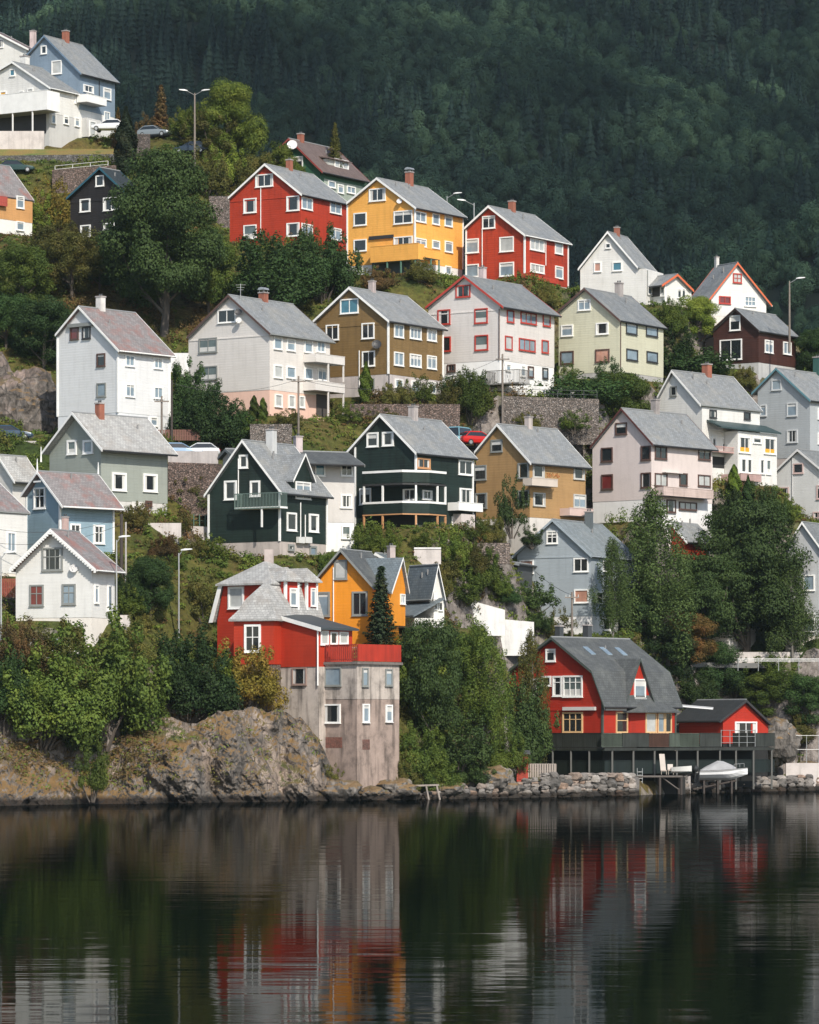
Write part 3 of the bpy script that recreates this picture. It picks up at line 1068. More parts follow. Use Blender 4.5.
h.chimney((350, 56, 388, 108), render_wall((.42, .36, .35)))
# --- white with red trim
h = House('white house with red window frames above the stone terrace wall', Z8, (22, 192), (179, 63), (341, 190), (570, 213), 34, 328, 550, 520, a=34,
          yf=410, wall=siding((.70, .665, .64), False, .04), roof=SLATE2, trim=REDTRIM, found=render_wall((.76, .76, .75), .08), gutter=BLACKWIN, belt=203)
h.wins('G', [(147, 105, 207, 151, 2, 'd', REDTRIM), (73, 205, 125, 263, 1, 'd', REDTRIM), (224, 200, 278, 258, 1, 'g', REDTRIM), (94, 315, 127, 374, 1, 'd', REDTRIM), (225, 309, 280, 369, 1, 'g', REDTRIM),
             (112, 428, 146, 457, 2, 'd', BROWNFR)])
h.wins('R', [(355, 203, 384, 259, 1, 'b', REDTRIM), (411, 210, 476, 268, 3, 'b', REDTRIM), (502, 220, 533, 275, 1, 'b', REDTRIM), (347, 309, 377, 371, 1, 'p', REDTRIM), (404, 318, 471, 379, 3, 'b', REDTRIM),
             (497, 326, 525, 384, 1, 'b', REDTRIM), (351, 424, 371, 456, 1, 'b'), (412, 431, 431, 479, 1, 'b'), (442, 434, 464, 483, 1, 'b', BROWNFR), (501, 440, 523, 488, 1, 'b', BLACKWIN)])
h.balcony('G', (262, 455, 404, 505), 2.2, plain((.16, .15, .14), .7), style='rail')
h.downpipe('G', 324, 200, 410, BROWNFR)
h.chimney((240, 30, 272, 72), render_wall((.5, .42, .42)), off=-.3)
# --- sage grey
SAGE = siding((.33, .36, .325), False, .05)
h = House('sage grey house with white deep verges and weathered roof', Z9, (165, 206), (284, 48), (403, 194), (686, 200), 195, 398, 660, 442, a=43,
          yf=394, wall=SAGE, roof=WEATHERED, found=render_wall((.55, .54, .52), .2), gutter=BLACKWIN, ov=.75)
h.wins('G', [(265, 159, 303, 214, 1, 'g'), (328, 159, 368, 211, 1, 'b')], fw=.2)
h.wins('R', [(440, 284, 497, 360, 1), (563, 289, 619, 364, 1), (572, 396, 598, 420, 1, 'd', BROWNFR)], fw=.2)
h.chimney((375, 12, 411, 55), BRICK, off=.3)
h.band('R', 400, 442, 520, 570, render_wall((.62, .60, .57), .15), 'patched_render', .02)
# --- blue
BLU = siding((.27, .385, .46), False, .06)
h = House('light blue house with white finials and lattice windows', Z9, (82, 374), (146, 280), (246, 416), (472, 416), 105, 236, 446, 610, a=46,
          wall=BLU, roof=SLATE_RED, corner=WHITE, found=CREAM, gutter=WHITE, ov=.6)
h.wins('G', [(134, 346, 181, 428, 2, 'd', None, .6)], fw=.16)
h.wins('R', [(275, 486, 316, 560, 2, 'd', None, .6), (366, 491, 411, 568, 2, 'd', None, .6)], fw=.16)
mb = MB()
for d in (.58, -h.L - .3):
    p = h.P('G', h.tA, h.zA - .3, d)
    mb.tube(p, p + Vector((0, 0, 1.4)), .1, .03, n=6)
mb.build('finial', WHITE, h.roof)
mb = MB()
h.fbox(mb, 'G', h.tA - .5, h.tA + .5, h.zA - 1.0, h.zA - .86, .55, .62)
mb.build('gable_ornament', WHITE, h.root)
h = House('weathered grey roofed house half hidden left of the light blue house', Z9, (-90, 360), (-10, 215), (58, 320), (150, 345), -60, 50, 140, 470, a=40, dY=6,
          wall=Wt2, roof=WEATHERED, found=CREAM)
mb = MB()
p = h.P('G', h.tA - 2.2, h.zA - .6, -3)
mb.tube(p, p + Vector((0, 0, 1.4)), .09, .03, n=6)
mb.build('finial', WHITE, h.roof)
h = House('white house with a rusty red roof cut by the left edge', Z9, (-470, 430), (-270, 236), (-72, 432), (142, 442), -450, -60, 106, 690, a=38, dY=2, Lmax=9,
          wall=Wt, roof=SLATE_RED, found=CREAM, gutter=GREYFR)
h.wins('R', [(26, 519, 61, 600, 2, 'b')])
# --- white low front left
h = House('small white villa with carved verges and rusty roof behind the shore bushes', Z9, (36, 667), (198, 508), (378, 667), (482, 664), 62, 361, 452, 868, a=22,
          wall=siding((.77, .765, .74), False, .05), roof=SLATE_RED, found=CREAM, gutter=WHITE, ov=.7)
h.wins('G', [(166, 582, 248, 673, 3, 'd', GREYFR, .62), (117, 728, 173, 812, 2, 'r', GREYFR, .6), (245, 725, 299, 806, 2, 'b', GREYFR, .6)], fw=.15)
h.wins('R', [(371, 726, 388, 802, 1, 'b'), (423, 729, 439, 832, 1, 'b')])
h.chimney((243, 460, 271, 515), render_wall((.5, .36, .33)), off=-.2)
h.dish('G', 290, 663, .36, .3, plain((.5, .5, .5)))
# fretwork arcs under the verge
mb = MB()
for k in range(20):
    u = (k + .5) / 20
    for (ta, za), (tb, zb) in ((h.prof[0], h.prof[1]), (h.prof[1], h.prof[2])):
        t, z = ta + (tb - ta) * u, za + (zb - za) * u
        h.fbox(mb, 'G', t - .1, t + .1, z - .38, z - .22, .68, .74)
mb.build('fretwork', WHITE, h.root)
# --- dark green left
DG = siding((.011, .026, .021), False, .22)
DG2 = siding((.014, .05, .03), False, .2)
h = House('dark green steep gabled house with a railed balcony and ridge dormer', Z10, (98, 390), (254, 163), (417, 379), (617, 390), 118, 408, 600, 640, a=33,
          yf=578, wall=DG, roof=SLATE, corner=WHITE, found=render_wall((.42, .37, .34), .25), gutter=BLACKWIN)
h.wins('G', [(243, 225, 279, 279), (182, 331, 234, 408), (288, 331, 329, 395, 1)], fw=.17)
h.wins('R', [(436, 459, 476, 538, 1), (527, 465, 566, 543, 1), (442, 590, 466, 618, 1, 'd', GREYFR), (530, 597, 558, 640, 1, 'b', GREYFR)], fw=.17)
h.balcony('G', (222, 384, 408, 441), 1.3, plain((.12, .17, .15), .6), style='rail', slab=WHITE, posts=(335, ), ypost=520, pm=WHITE)
h.gable_dormer((464, 328), (514, 219), (556, 333), 410, (472, 332, 534, 409), d=.05, panes=2, kind='b')
h.chimney((352, 120, 396, 200), render_wall((.5, .51, .51), .15), off=.6)
h.downpipe('R', 494, 420, 560)
h.downpipe('R', 513, 470, 560)
h.downpipe('G', 239, 240, 390)
mb = MB()
for a0, a1 in ((484, 508), (512, 538)):
    t0, t1, z0, z1 = rect_on(h, 'R', (a0, 560, a1, 587), .3)
    h.fbox(mb, 'R', t0, t1, z0, z1, .08, .4)
mb.build('heat_pump', plain((.6, .6, .58), .5), h.root)
# --- white behind green
h = House('low roofed grey white house squeezed between the two dark green houses', Z10, (155, 235), (185, 200), (250, 250), (730, 240), 175, 240, 714, 612, a=66, dY=6,
          yf=492, wall=render_wall((.52, .50, .48), .1), roof=SLATE_D, trim=GREYFR, found=render_wall((.72, .72, .71), .1), gutter=BLACKWIN, Lmax=15)
h.wins('R', [(551, 254, 594, 313, 1, 'k'), (657, 257, 706, 313, 2), (656, 386, 704, 443, 2), (661, 514, 698, 569, 1, 'g')])
h.chimney((463, 148, 503, 200), render_wall((.5, .43, .43)))
# --- big dark green / black with verandas
h = House('large blackish green house with three tiers of verandas on its front', Z11, (13, 187), (116, 71), (223, 183), (396, 191), 45, 222, 388, 402, a=36,
          wall=DG, roof=SLATE, corner=WHITE, found=render_wall((.36, .34, .32), .25), gutter=BLACKWIN)
h.wins('G', [(79, 125, 113, 166), (124, 123, 158, 163), (58, 288, 92, 335, 2)], fw=.16)
h.wins('R', [(224, 197, 263, 232, 2, 'd', ORANGEWOOD), (346, 203, 386, 251, 2, 'd'), (349, 286, 386, 350, 2, 'd'), (326, 370, 345, 405, 1, 'd')], fw=.15)
h.balcony('R', (347, 328, 418, 357), 1.3, WHITE)
h.chimney((200, 47, 228, 92), render_wall((.42, .38, .37)))
t0, t1, z0, z1 = rect_on(h, 'R', (352, 362, 392, 432), .9)
mb = MB()
h.fbox(mb, 'R', t0, t1, z0 - 1, z1, .03, 1.0)
mb.build('plinth', render_wall((.58, .52, .5), .2), h.root)
# veranda tower: plan wraps the near corner with a chamfer
PROJ = 1.9
tl = h.inv('G', 66, 340, PROJ)[0]
tw = h.inv('R', 324, 340, PROJ)[0]
plan = [h.P('G', tl, 0, .02), h.P('G', tl, 0, PROJ), h.P('G', .2, 0, PROJ), h.P('R', .3, 0, PROJ * .72), h.P('R', tw, 0, PROJ * .72), h.P('R', tw, 0, .02)]
zy = lambda y: h.inv('G', 160, y, PROJ)[1]


def ring(mb, z0, z1, th=.09, out=0.0):
    for p, q in zip(plan[:-1], plan[1:]):
        d = (q - p).normalized()
        n = Vector((d.y, -d.x, 0))
        a = p + n * out
        a.z = z0
        mb.box(a, q - p, -n * th, (0, 0, z1 - z0))


ver = MB()
for zt, zb in ((zy(272), zy(272) - .18), (zy(360), zy(360) - .18)):
    pts = [Vector((p.x, p.y, zb)) for p in plan]
    ver.prism(pts, (0, 0, zt - zb))
ver = ver.build('veranda', plain((.03, .03, .03), .7), h.root)
mb = MB()
ring(mb, zy(270), zy(241))
ring(mb, zy(361), zy(331))
mb.build('parapet', DG, ver)
mb = MB()
ring(mb, zy(241) + .003, zy(236) + .06, .16, .04)
ring(mb, zy(331) + .003, zy(326) + .04, .14, .03)
mb.build('parapet_rail', WHITE, ver)
mb = MB()
ring(mb, zy(365), zy(361) - .02, .12, .03)
mb.build('beam', ORANGEWOOD, ver)


def posts(fracs, z0, z1, mat, s=.16, name='post'):
    for seg, u in fracs:
        p, q = plan[seg], plan[seg + 1]
        c = p.lerp(q, u)
        d = (q - p).normalized()
        n = Vector((d.y, -d.x, 0))
        mb = MB()
        a = c - d * s / 2 + n * .03
        a.z = z0
        mb.box(a, d * s, -n * s, (0, 0, z1 - z0))
        mb.build(name, mat, ver)


posts([(1, .03), (1, .5), (2, .5), (3, .5), (3, .97)], zy(326) + .05, zy(272) - .2, WHITE)
posts([(1, .03), (1, .5), (2, .5), (3, .5), (3, .97)], h.z0 - 2, zy(366), ORANGEWOOD)
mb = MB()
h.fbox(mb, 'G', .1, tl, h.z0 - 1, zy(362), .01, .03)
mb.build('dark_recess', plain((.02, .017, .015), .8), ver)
window(h, h.root, 'G', (185, 290, 224, 322), 2, 'd', WHITE)
window(h, h.root, 'R', (240, 292, 268, 322), 2, 'd', WHITE)
# --- tan
TAN = siding((.42, .255, .11), False, .07)
h = House('tan ochre house with flower box balcony right of the blackish house', Z11, (393, 180), (459, 99), (559, 213), (727, 216), 398, 555, 718, 388, a=41,
          yf=372, wall=TAN, roof=SLATE, found=render_wall((.6, .57, .53), .15), corner=None, gutter=BLACKWIN)
h.wins('G', [(442, 146, 476, 181), (393, 221, 429, 263), (521, 214, 554, 258), (396, 302, 431, 346), (521, 294, 554, 336)], GREYFR)
h.wins('R', [(563, 217, 597, 258), (682, 221, 714, 263), (564, 299, 599, 341), (682, 304, 718, 346, 2, 'b')], plain((.45, .45, .43)))
h.balcony('R', (562, 257, 637, 284), 1.2, plain((.55, .48, .42)))
h.balcony('R', (672, 345, 741, 371), 1.3, plain((.55, .42, .38)))
h.chimney((540, 78, 563, 114), render_wall((.45, .4, .38)))
mb = MB()
t0, t1, z0, z1 = rect_on(h, 'R', (600, 250, 636, 258), 1.1)
for k in range(60):
    p = h.P('R', random.uniform(t0, t1), random.uniform(z0, z1 + .15), random.uniform(1.15, 1.4))
    d1, d2 = Vector((random.uniform(-.1, .1), random.uniform(-.1, .1), .1)), Vector((.1, random.uniform(-.1, .1), random.uniform(-.08, .08)))
    mb.poly([p, p + d2, p + d1 + d2, p + d1])
mb.build('flower_box', plain((.35, .14, .04)), h.root)
# --- pale pink
h = House('pale pink house with brown edged windows and long pink balcony', Z12, (66, 318), (168, 191), (273, 309), (477, 316), 74, 268, 468, 562, a=41,
          yf=491, wall=render_wall((.60, .525, .50), .08), roof=SLATE, trim=siding((.12, .04, .035)), found=render_wall((.72, .71, .70), .1), gutter=BLACKWIN)
h.wins('G', [(150, 240, 188, 277), (103, 322, 141, 367), (234, 316, 266, 362), (104, 410, 142, 458, 1, 'r'), (234, 404, 267, 453)], BROWNFR)
h.wins('R', [(278, 316, 318, 361, 2, 'd'), (421, 319, 461, 364, 2), (278, 404, 319, 451, 2, 'p'), (359, 404, 385, 448, 1), (420, 409, 461, 451, 2, 'p'), (317, 491, 347, 536, 1), (358, 498, 416, 529, 3, 'p')], BROWNFR)
h.balcony('R', (308, 450, 472, 490), 1.2, siding((.62, .50, .46)), slab=BLACKWIN)
h.band('R', 400, 407, 315, 372, plain((.6, .55, .52)), 'awning', .5)
h.chimney((266, 163, 295, 208), GREYCH)
# --- white behind pink, sunroom
h = House('white house with a glazed two storey sunroom and yellow curtains', ZE, (30, 235), (104, 98), (246, 264), (551, 277), 10, 252, 532, 640, a=41,
          wall=Wt, roof=SLATE, found=CREAM, gutter=GREYFR)
h.wins('R', [(287, 288, 321, 332, 1, 'd', BLACKWIN), (454, 299, 485, 340, 1, 'd', BLACKWIN)])
h.wins('G', [(100, 176, 130, 222, 1, 'd', GREYFR)])
h.chimney((252, 68, 299, 125), BRICK)
ts0, zs1 = h.inv('R', 425, 392, 1.8)
ts1, zs0 = h.inv('R', 615, 640, 1.8)
mb = MB()
h.fbox(mb, 'R', ts0, ts1, zs0 - 3, zs1, .05, 1.8)
sr = mb.build('sunroom', Wt, h.root)
mb = MB()
tl0 = h.inv('R', 335, 360, 1.9)[0]
q = []
for dz in (-.16, 0):
    for t, d, z in ((tl0, 2.15, zs1 + .28), (ts1 + .35, 2.15, zs1 + .2), (ts1 + .35, .06, zs1 + 1.05), (tl0 + .3, .06, zs1 + 1.1)):
        q.append(h.P('R', t, z + dz, d))
mb.hexa(q)
mb.build('sunroom_roof', plain((.035, .06, .06), .5), h.root)
h.wins('R', [(430, 418, 486, 502, 2, 'd'), (551, 424, 609, 508, 2, 'd'), (498, 422, 538, 455, 1, 'd'), (440, 524, 464, 596, 1), (470, 526, 492, 600, 1), (532, 528, 554, 602, 1), (562, 530, 584, 604, 1, 'g')], d=1.8)
mb = MB()
for r in ((434, 470, 482, 502), (556, 478, 604, 508)):
    t0, t1, z0, z1 = rect_on(h, 'R', r, 1.83)
    h.fbox(mb, 'R', t0 + .06, t1 - .06, z0 + .1, z1, 1.82, 1.827)
mb.build('curtain', plain((.75, .36, .03)), h.root)
h.wins('R', [(348, 424, 368, 502, 1), (378, 424, 398, 502, 1), (300, 420, 318, 470, 1), (378, 518, 398, 570, 1)])
h.band('R', 515, 575, 305, 368, plain((.02, .02, .02), .8), 'doorway')
h.balcony('R', (296, 462, 414, 502), 1.3, plain((.5, .3, .27)), style='rail')
h.balcony('R', (440, 598, 540, 640), 2.6, siding((.5, .34, .32)))
# --- grey-blue right
h = House('pale blue grey house with teal verge at the right edge', ZE, (492, 208), (610, 87), (777, 242), (1000, 250), 522, 775, 985, 530, a=38,
          wall=siding((.42, .45, .47), False, .04), roof=SLATE, trim=plain((.10, .22, .26), .6), found=render_wall((.45, .40, .38), .2), gutter=BLACKWIN, wallR=None)
h.wins('G', [(590, 144, 638, 194, 1, 'b'), (664, 256, 714, 320, 1, 'b'), (664, 388, 716, 448, 2, 'd'), (534, 266, 566, 320, 1, 'b')], plain((.5, .52, .53)))
h.wins('R', [(812, 280, 850, 340), (812, 400, 850, 460)])
h.chimney((790, 34, 835, 140), plain((.03, .09, .08)))
h = House('white steep gabled house at the right edge behind the tall birches', ZE, (504, 682), (714, 480), (905, 640), (1100, 660), 520, 890, 1080, 850, a=34,
          wall=siding((.62, .63, .63), False, .04), roof=SLATE2, trim=plain((.6, .6, .6)), found=CREAM)
h.wins('G', [(694, 550, 744, 598, 1), (620, 666, 674, 726, 1), (808, 655, 850, 722, 2), (790, 784, 840, 840, 2, 'd', None, .5), (640, 790, 684, 840, 1)], plain((.5, .38, .36)))
h.downpipe('G', 690, 500, 820, plain((.5, .5, .5)))
Z17 = (560, 480, 3.162)
h = House('grey white cottage with slate roof low at the right edge', Z17, (690, 250), (765, 132), (850, 250), (960, 250), 712, 842, 940, 500, a=28, dY=-6,
          wall=siding((.5, .52, .54), False, .05), roof=SLATE2, found=CREAM)
h.wins('G', [(770, 300, 806, 350, 1, 'b'), (770, 420, 806, 480, 1, 'b')])
h = House('red house half hidden behind the birches, dark slate roof', Z17, (240, 230), (332, 115), (402, 195), (500, 190), 255, 395, 470, 330, a=40, dY=2,
          wall=RED2, roof=SLATE, found=render_wall((.62, .6, .58)), corner=None)
h.chimney((408, 95, 435, 150), GREYCH)
h = House('low rust red garage behind the tree trunks on the upper road', Z17, (350, 345), (450, 300), (545, 345), (640, 345), 365, 535, 620, 490, a=32, dY=0,
          wall=siding((.45, .07, .03)), roof=SLATE_D, found=render_wall((.66, .64, .62)), yf=440, cat='garage', name='garage')
# --- blue grey big
h = House('big blue grey square house with orange curtains above the gambrel roof', Z14, (450, 158), (588, 31), (722, 155), (905, 160), 468, 721, 878, 425, a=28,
          yf=362, wall=siding((.36, .41, .45), False, .05), roof=slate((.20, .235, .255), (.28, .30, .30), .25), trim=plain((.30, .35, .39)), found=render_wall((.68, .68, .68), .1), gutter=plain((.3, .34, .38)), belt=158)
h.wins('G', [(569, 71, 607, 115, 2, 'd', None, .5), (477, 171, 525, 217, 1, 's'), (661, 164, 712, 211, 2, 'd'), (478, 275, 527, 321, 1, 'd'), (663, 271, 713, 317, 1, 's')])
h.wins('R', [(760, 170, 790, 212, 1), (735, 277, 765, 320, 1), (800, 275, 830, 318, 1, 'g'), (760, 372, 785, 412, 1), (808, 372, 830, 420, 1)])
h.chimney((698, 5, 728, 48), plain((.10, .12, .13)), off=.5)
g = House('grey lean to shed against the big blue grey house', Z14, (385, 262), (455, 178), (475, 182), (560, 190), 395, 470, 520, 300, a=20, dY=2.5, wall=plain((.05, .055, .06)),
          roof=slate((.16, .18, .19), (.2, .21, .21), .2), trim=plain((.2, .22, .24)), name='lean_to_shed', cat='shed', dopad=False, Lmax=6)
# --- orange
ORG = siding((.84, .31, .022), False, .05)
h = House('orange house with grey trim and a cross gable behind the spruce', ZO, (78, 198), (207, 46), (380, 243), (525, 250), 84, 372, 505, 560, a=24,
          wall=ORG, roof=SLATE_D, trim=GREYFR, found=CREAM, gutter=plain((.1, .1, .1)), ov=.6)
h.wins('G', [(176, 102, 243, 202, 1, 'p', GREYFR), (87, 266, 154, 392, 1, 'b', GREYFR), (267, 264, 347, 388, 2, 'd', GREYFR)], fw=.17)
h.downpipe('G', 171, 140, 420, WHITE)
h.gable_dormer((470, 265), (528, 90), (560, 265), 440, (512, 275, 536, 330), d=1.2, panes=2, kind='b', roof=SLATE_BLUE, trim=WHITE, depth=5)
h.band('R', 345, 470, 420, 505, ORG, 'side_wing', .8)
# --- white dark slate dormer house right of orange
h = House('small white house with dark slate roofs and a pointed gable', ZO, (745, 300), (708, 125), (672, 300), (520, 280), 738, 684, 560, 450, a=32, s=-1,
          wall=Wt, roof=SLATE_BLUE, trim=WHITE, found=render_wall((.7, .7, .69), .1), Lmax=9, gutter=GREYFR)
h.wins('G', [(686, 302, 700, 356, 1, 'd'), (710, 305, 728, 362, 1, 'd')])
h.chimney((445, 30, 488, 100), render_wall((.42, .36, .35)), off=-.5)
mb = MB()
h.fbox(mb, 'R', -.6, 6.5, h.z0, h.inv('R', 620, 400, 1.5)[1], .03, 2.4)
lo = mb.build('side_aisle', Wt, h.root)
mb = MB()
q = []
za_, zb_ = h.inv('R', 600, 300, 0)[1], h.inv('R', 600, 385, 2.5)[1]
for dz in (-.18, 0):
    for t, d, z in ((-.9, 2.7, zb_), (6.8, 2.7, zb_), (6.8, -.6, za_), (-.9, -.6, za_)):
        q.append(h.P('R', t, z + dz, d))
mb.hexa(q)
mb.build('aisle_roof', SLATE_BLUE, lo)
g = House('white gable end peeking up behind the orange house', ZO, (352, 108), (386, 66), (445, 100), (560, 130), 358, 440, 540, 170, a=30, dY=3, wall=Wt, roof=SLATE_BLUE, found=CREAM,
          dopad=False, Lmax=6, sink=5)
# ---------------------------------------------------------------- waterfront: gambrel house, boathouse wing, deck
REDW = siding((.42, .026, .010), False, .08)
TRIM_DG = plain((.06, .075, .065), .6)
CREAMFR = plain((.62, .42, .22), .5)
h = House('red gambrel roofed waterside house with cream window frames', Z15, None, None, None, None, -42, 226, 425, 372, a=41,
          wall=REDW, roof=SLATE_D, trim=TRIM_DG, corner=TRIM_DG, found=render_wall((.012, .012, .012)), gutter=BLACKWIN, belt=300,
          profile=[(-58, 292), (-30, 190), (85, 101), (196, 194), (231, 291)], ov=.5, Y=369)
GAM = h
h.wins('G', [(71, 134, 98, 169, 1), (60, 208, 86, 236, 1), (90, 208, 116, 264, 1, 'd', None, .72), (118, 207, 172, 266, 3, 'g', None, .72), (117, 307, 173, 364, 3, 'd', CREAMFR, .68), (10, 215, 50, 262, 2)], fw=.16)
h.band('G', 293, 302, 116, 204, plain((.55, .54, .53)), 'awning_box', .3)
h.wins('R', [(262, 306, 294, 364, 1, 'd', CREAMFR, .6), (304, 316, 329, 362, 1, 'b', plain((.3, .1, .09)))])
h.band('R', 294, 303, 236, 292, plain((.55, .54, .53)), 'awning_box', .3)
h.gable_dormer((292, 278), (330, 160), (368, 278), 300, (312, 216, 343, 270), d=.12, kind='b', roof=SLATE_D, trim=TRIM_DG, depth=4.0)
# flattened top panel of the dormer roof and skylights
for r in ((172, 128, 190, 150), (222, 128, 242, 152), (262, 128, 282, 152)):
    pass
# polygonal bay
t0, t1, z0, z1 = rect_on(h, 'R', (338, 304, 418, 372), 1.3)
pl = [h.P('R', t0 - .5, 0, .02), h.P('R', t0 + .2, 0, 1.3), h.P('R', t1 - .2, 0, 1.3), h.P('R', t1 + .5, 0, .02)]
mb = MB()
for p in pl:
    p.z = z0
mb.prism(pl, (0, 0, z1 - z0))
bay = mb.build('bay', REDW, h.root)
mb = MB()
c = h.P('R', (t0 + t1) / 2, z1 + 1.1, .1)
rim = [h.P('R', t0 - 1.5, z1, .05), h.P('R', t0 - .2, z1, 2.0), h.P('R', t1 + .2, z1, 2.0), h.P('R', t1 + 1.3, z1, .05)]
top = [h.P('R', t0 + .6, z1 + .95, .06), h.P('R', t0 + .9, z1 + .95, .3), h.P('R', t1 - .9, z1 + .95, .3), h.P('R', t1 - .6, z1 + .95, .06)]
mb.loft([[p - Vector((0, 0, .16)) for p in rim], rim, top])
mb.build('bay_roof', SLATE_D, bay)
h.wins('R', [(343, 308, 373, 364, 1, 'p', CREAMFR), (376, 308, 395, 364, 1, 'b', CREAMFR), (396, 308, 414, 364, 1, 'd', CREAMFR)], d=1.3)
# skylights on the upper slope
(tA, zA), (tB, zB) = h.prof[2], h.prof[3]
for vv in (2.4, 4.9, 7.2):
    mb = MB()
    q = []
    for dz in (.02, .1):
        for u, v in ((.3, vv), (.52, vv), (.52, vv + .7), (.3, vv + .7)):
            q.append(h.P('G', tA + (tB - tA) * u, zA + (zB - zA) * u + dz, -v))
    mb.hexa(q)
    mb.build('skylight', GLASS['b'], h.roof)
h.chimney((96, 70, 119, 105), DARKCH, off=-.6)
h.chimney((172, 68, 197, 105), DARKCH, off=-.6)
# the lit red wing with its dark roof
g = House('red boathouse wing with dark roof right of the gambrel house', Z15, (688, 338), (620, 273), (548, 330), (430, 330), 680, 556, 436, 400, a=38, s=-1, Y=390,
          wall=siding((.45, .026, .010), False, .08), roof=slate((.028, .032, .036), (.05, .05, .05), .2), trim=plain((.03, .03, .032)), gutter=BLACKWIN, found=render_wall((.012, .012, .012)),
          name='boathouse', cat='boathouse')
g.wins('G', [(588, 333, 648, 392, 2, 'd')], fw=.14)
WING = g
# white glazed canopy between the two
mb = MB()
ca, cb = at(671, 706, 377), at(713, 709.5, 378)
mb.box(ca, cb - ca, (.3, 3.5, .15), (0, 0, .1))
cn = mb.build('canopy', plain((.66, .67, .68), .35))
tag(cn, 'white flat canopy over the deck between the gambrel house and boathouse wing', 'canopy')
# deck: two straight runs following the house faces
DK = MB()
dz = at(601, 748, 368).z
A0 = GAM.P('G', GAM.W + 1.5, dz, 2.2)
A1 = GAM.P('G', -1.9, dz, 2.2)
A2 = GAM.P('R', 22.5, dz, 1.9)
A3 = GAM.P('R', 22.5, dz, -6)
A1 = GAM.C + GAM.ug * -2.0 - GAM.vl * 2.2
A1.z = dz
dv = (A2 - A1)
A2 = A1 + dv.normalized() * (dv.length)
# right end of the deck meets the picture at x = 774
k = K(520 + 697 / 2.739)
e = GAM.vl
tt = (k * A1.y - A1.x) / (e.x - k * e.y)
A2 = A1 + e * tt
A3 = A2 + GAM.ug * 9
deck = empty('deck', A1, 'long dark timber deck with lattice railing round the red waterside house', 'deck')
DARKW = siding((.035, .04, .035), True, .25)
BROWNW = siding((.10, .05, .035), True, .2)
GREENW = siding((.075, .095, .075), True, .2)
mb = MB()
mb.prism([A0, A1, A2, A3, A1 + GAM.ug * 9 + e * 3, A0 + e * 2.2], (0, 0, -.25))
mb.build('floor', DARKW, deck)


def panel(p, q, z0, z1, mat, name, par, th=.06, lattice=False):
    d = (q - p)
    n = Vector((d.y, -d.x, 0)).normalized()
    mb = MB()
    if lattice:
        L = d.length
        u = d.normalized()
        H = z1 - z0
        k = int(L / .22)
        for i in range(-4, k):
            for sg in (1, -1):
                a = i * .22 if sg > 0 else i * .22 + H
                b = a + sg * H
                za, zb = z0, z1
                a_, b_ = min(max(a, 0), L), min(max(b, 0), L)
                if abs(b_ - a_) < .05:
                    continue
                za = z0 + (a_ - a) * sg
                zb = z1 - (b - b_) * sg
                P0, P1 = p + u * a_, p + u * b_
                P0.z, P1.z = za, zb
                mb.box(P0 + n * (.01 if sg > 0 else .035), P1 - P0, n * .02, Vector((0, 0, .07)))
        for zz in (z0, z1 - .06):
            o = p.copy()
            o.z = zz
            mb.box(o, d, n * .07, (0, 0, .06))
        o = p.copy()
        o.z = z0
        mb.box(o - n * .03, d, n * .02, (0, 0, H))
    else:
        o = p.copy()
        o.z = z0
        mb.box(o, d, n * th, (0, 0, z1 - z0))
        o = p.copy() - n * .03
        o.z = z1 + .002
        mb.box(o, d, n * (th + .07), (0, 0, .06))
    return mb.build(name, mat, par)


zr0, zr1 = at(601, 747, 368).z, at(601, 733.5, 368).z
panel(A0, A1, zr0, zr1, DARKW, 'railing', deck)
Ld = (A2 - A1).length


def atx(x):
    kk = K(520 + x / 2.739)
    return A1 + e * ((kk * A1.y - A1.x) / (e.x - kk * e.y))


for xa, xb, m, lat in ((223, 279, GREENW, True), (280, 352, DARKW, False), (353, 407, BROWNW, True), (408, 436, GREENW, False), (437, 491, GREENW, True), (492, 549, DARKW, False), (645, 696, DARKW, False)):
    panel(atx(xa), atx(xb), zr0, zr1, m, 'railing', deck, lattice=lat)
panel(A2, A2 + GAM.ug * 5, zr0, zr1, DARKW, 'railing', deck)
mb = MB()
for x in (551, 575, 600, 622, 644):
    p = atx(x)
    p.z = zr0
    mb.tube(p, p + Vector((0, 0, zr1 - zr0 + .35)), .035, n=6)
for zz in (.3, .75, 1.2):
    p, q = atx(551), atx(644)
    p.z = q.z = zr0 + zz * (zr1 - zr0 + .3) / 1.2
    mb.tube(p, q, .025, n=6)
mb.build('railing', plain((.35, .36, .36), .4, .4), deck)
mb = MB()
gp = []
for x in (90, 140, 190):
    kk = K(520 + x / 2.739)
    gp.append(A1 + GAM.ug * ((kk * A1.y - A1.x) / (GAM.ug.x - kk * GAM.ug.y)))
for p in gp + [atx(x) for x in (253, 311, 369, 430, 487, 548, 592, 640, 690)]:
    p = p.copy() - Vector((0, -.15, 0))
    mbp = MB()
    p.z = .3
    mbp.abox(p.x - .08, p.x + .08, p.y - .08, p.y + .08, p.z, dz - .26)
    mbp.build('post', plain((.09, .09, .085), .7), deck)
# low dark board fence under the deck
zf0, zf1 = at(601, 774, 368).z, at(601, 761, 368).z
off = Vector((0, .5, 0))
panel(A0 + off, A1 + off, zf0, zf1, siding((.006, .013, .011), True, .2), 'skirting', deck)
panel(A1 + off, A2 + off, zf0, zf1, siding((.006, .013, .011), True, .2), 'skirting', deck)
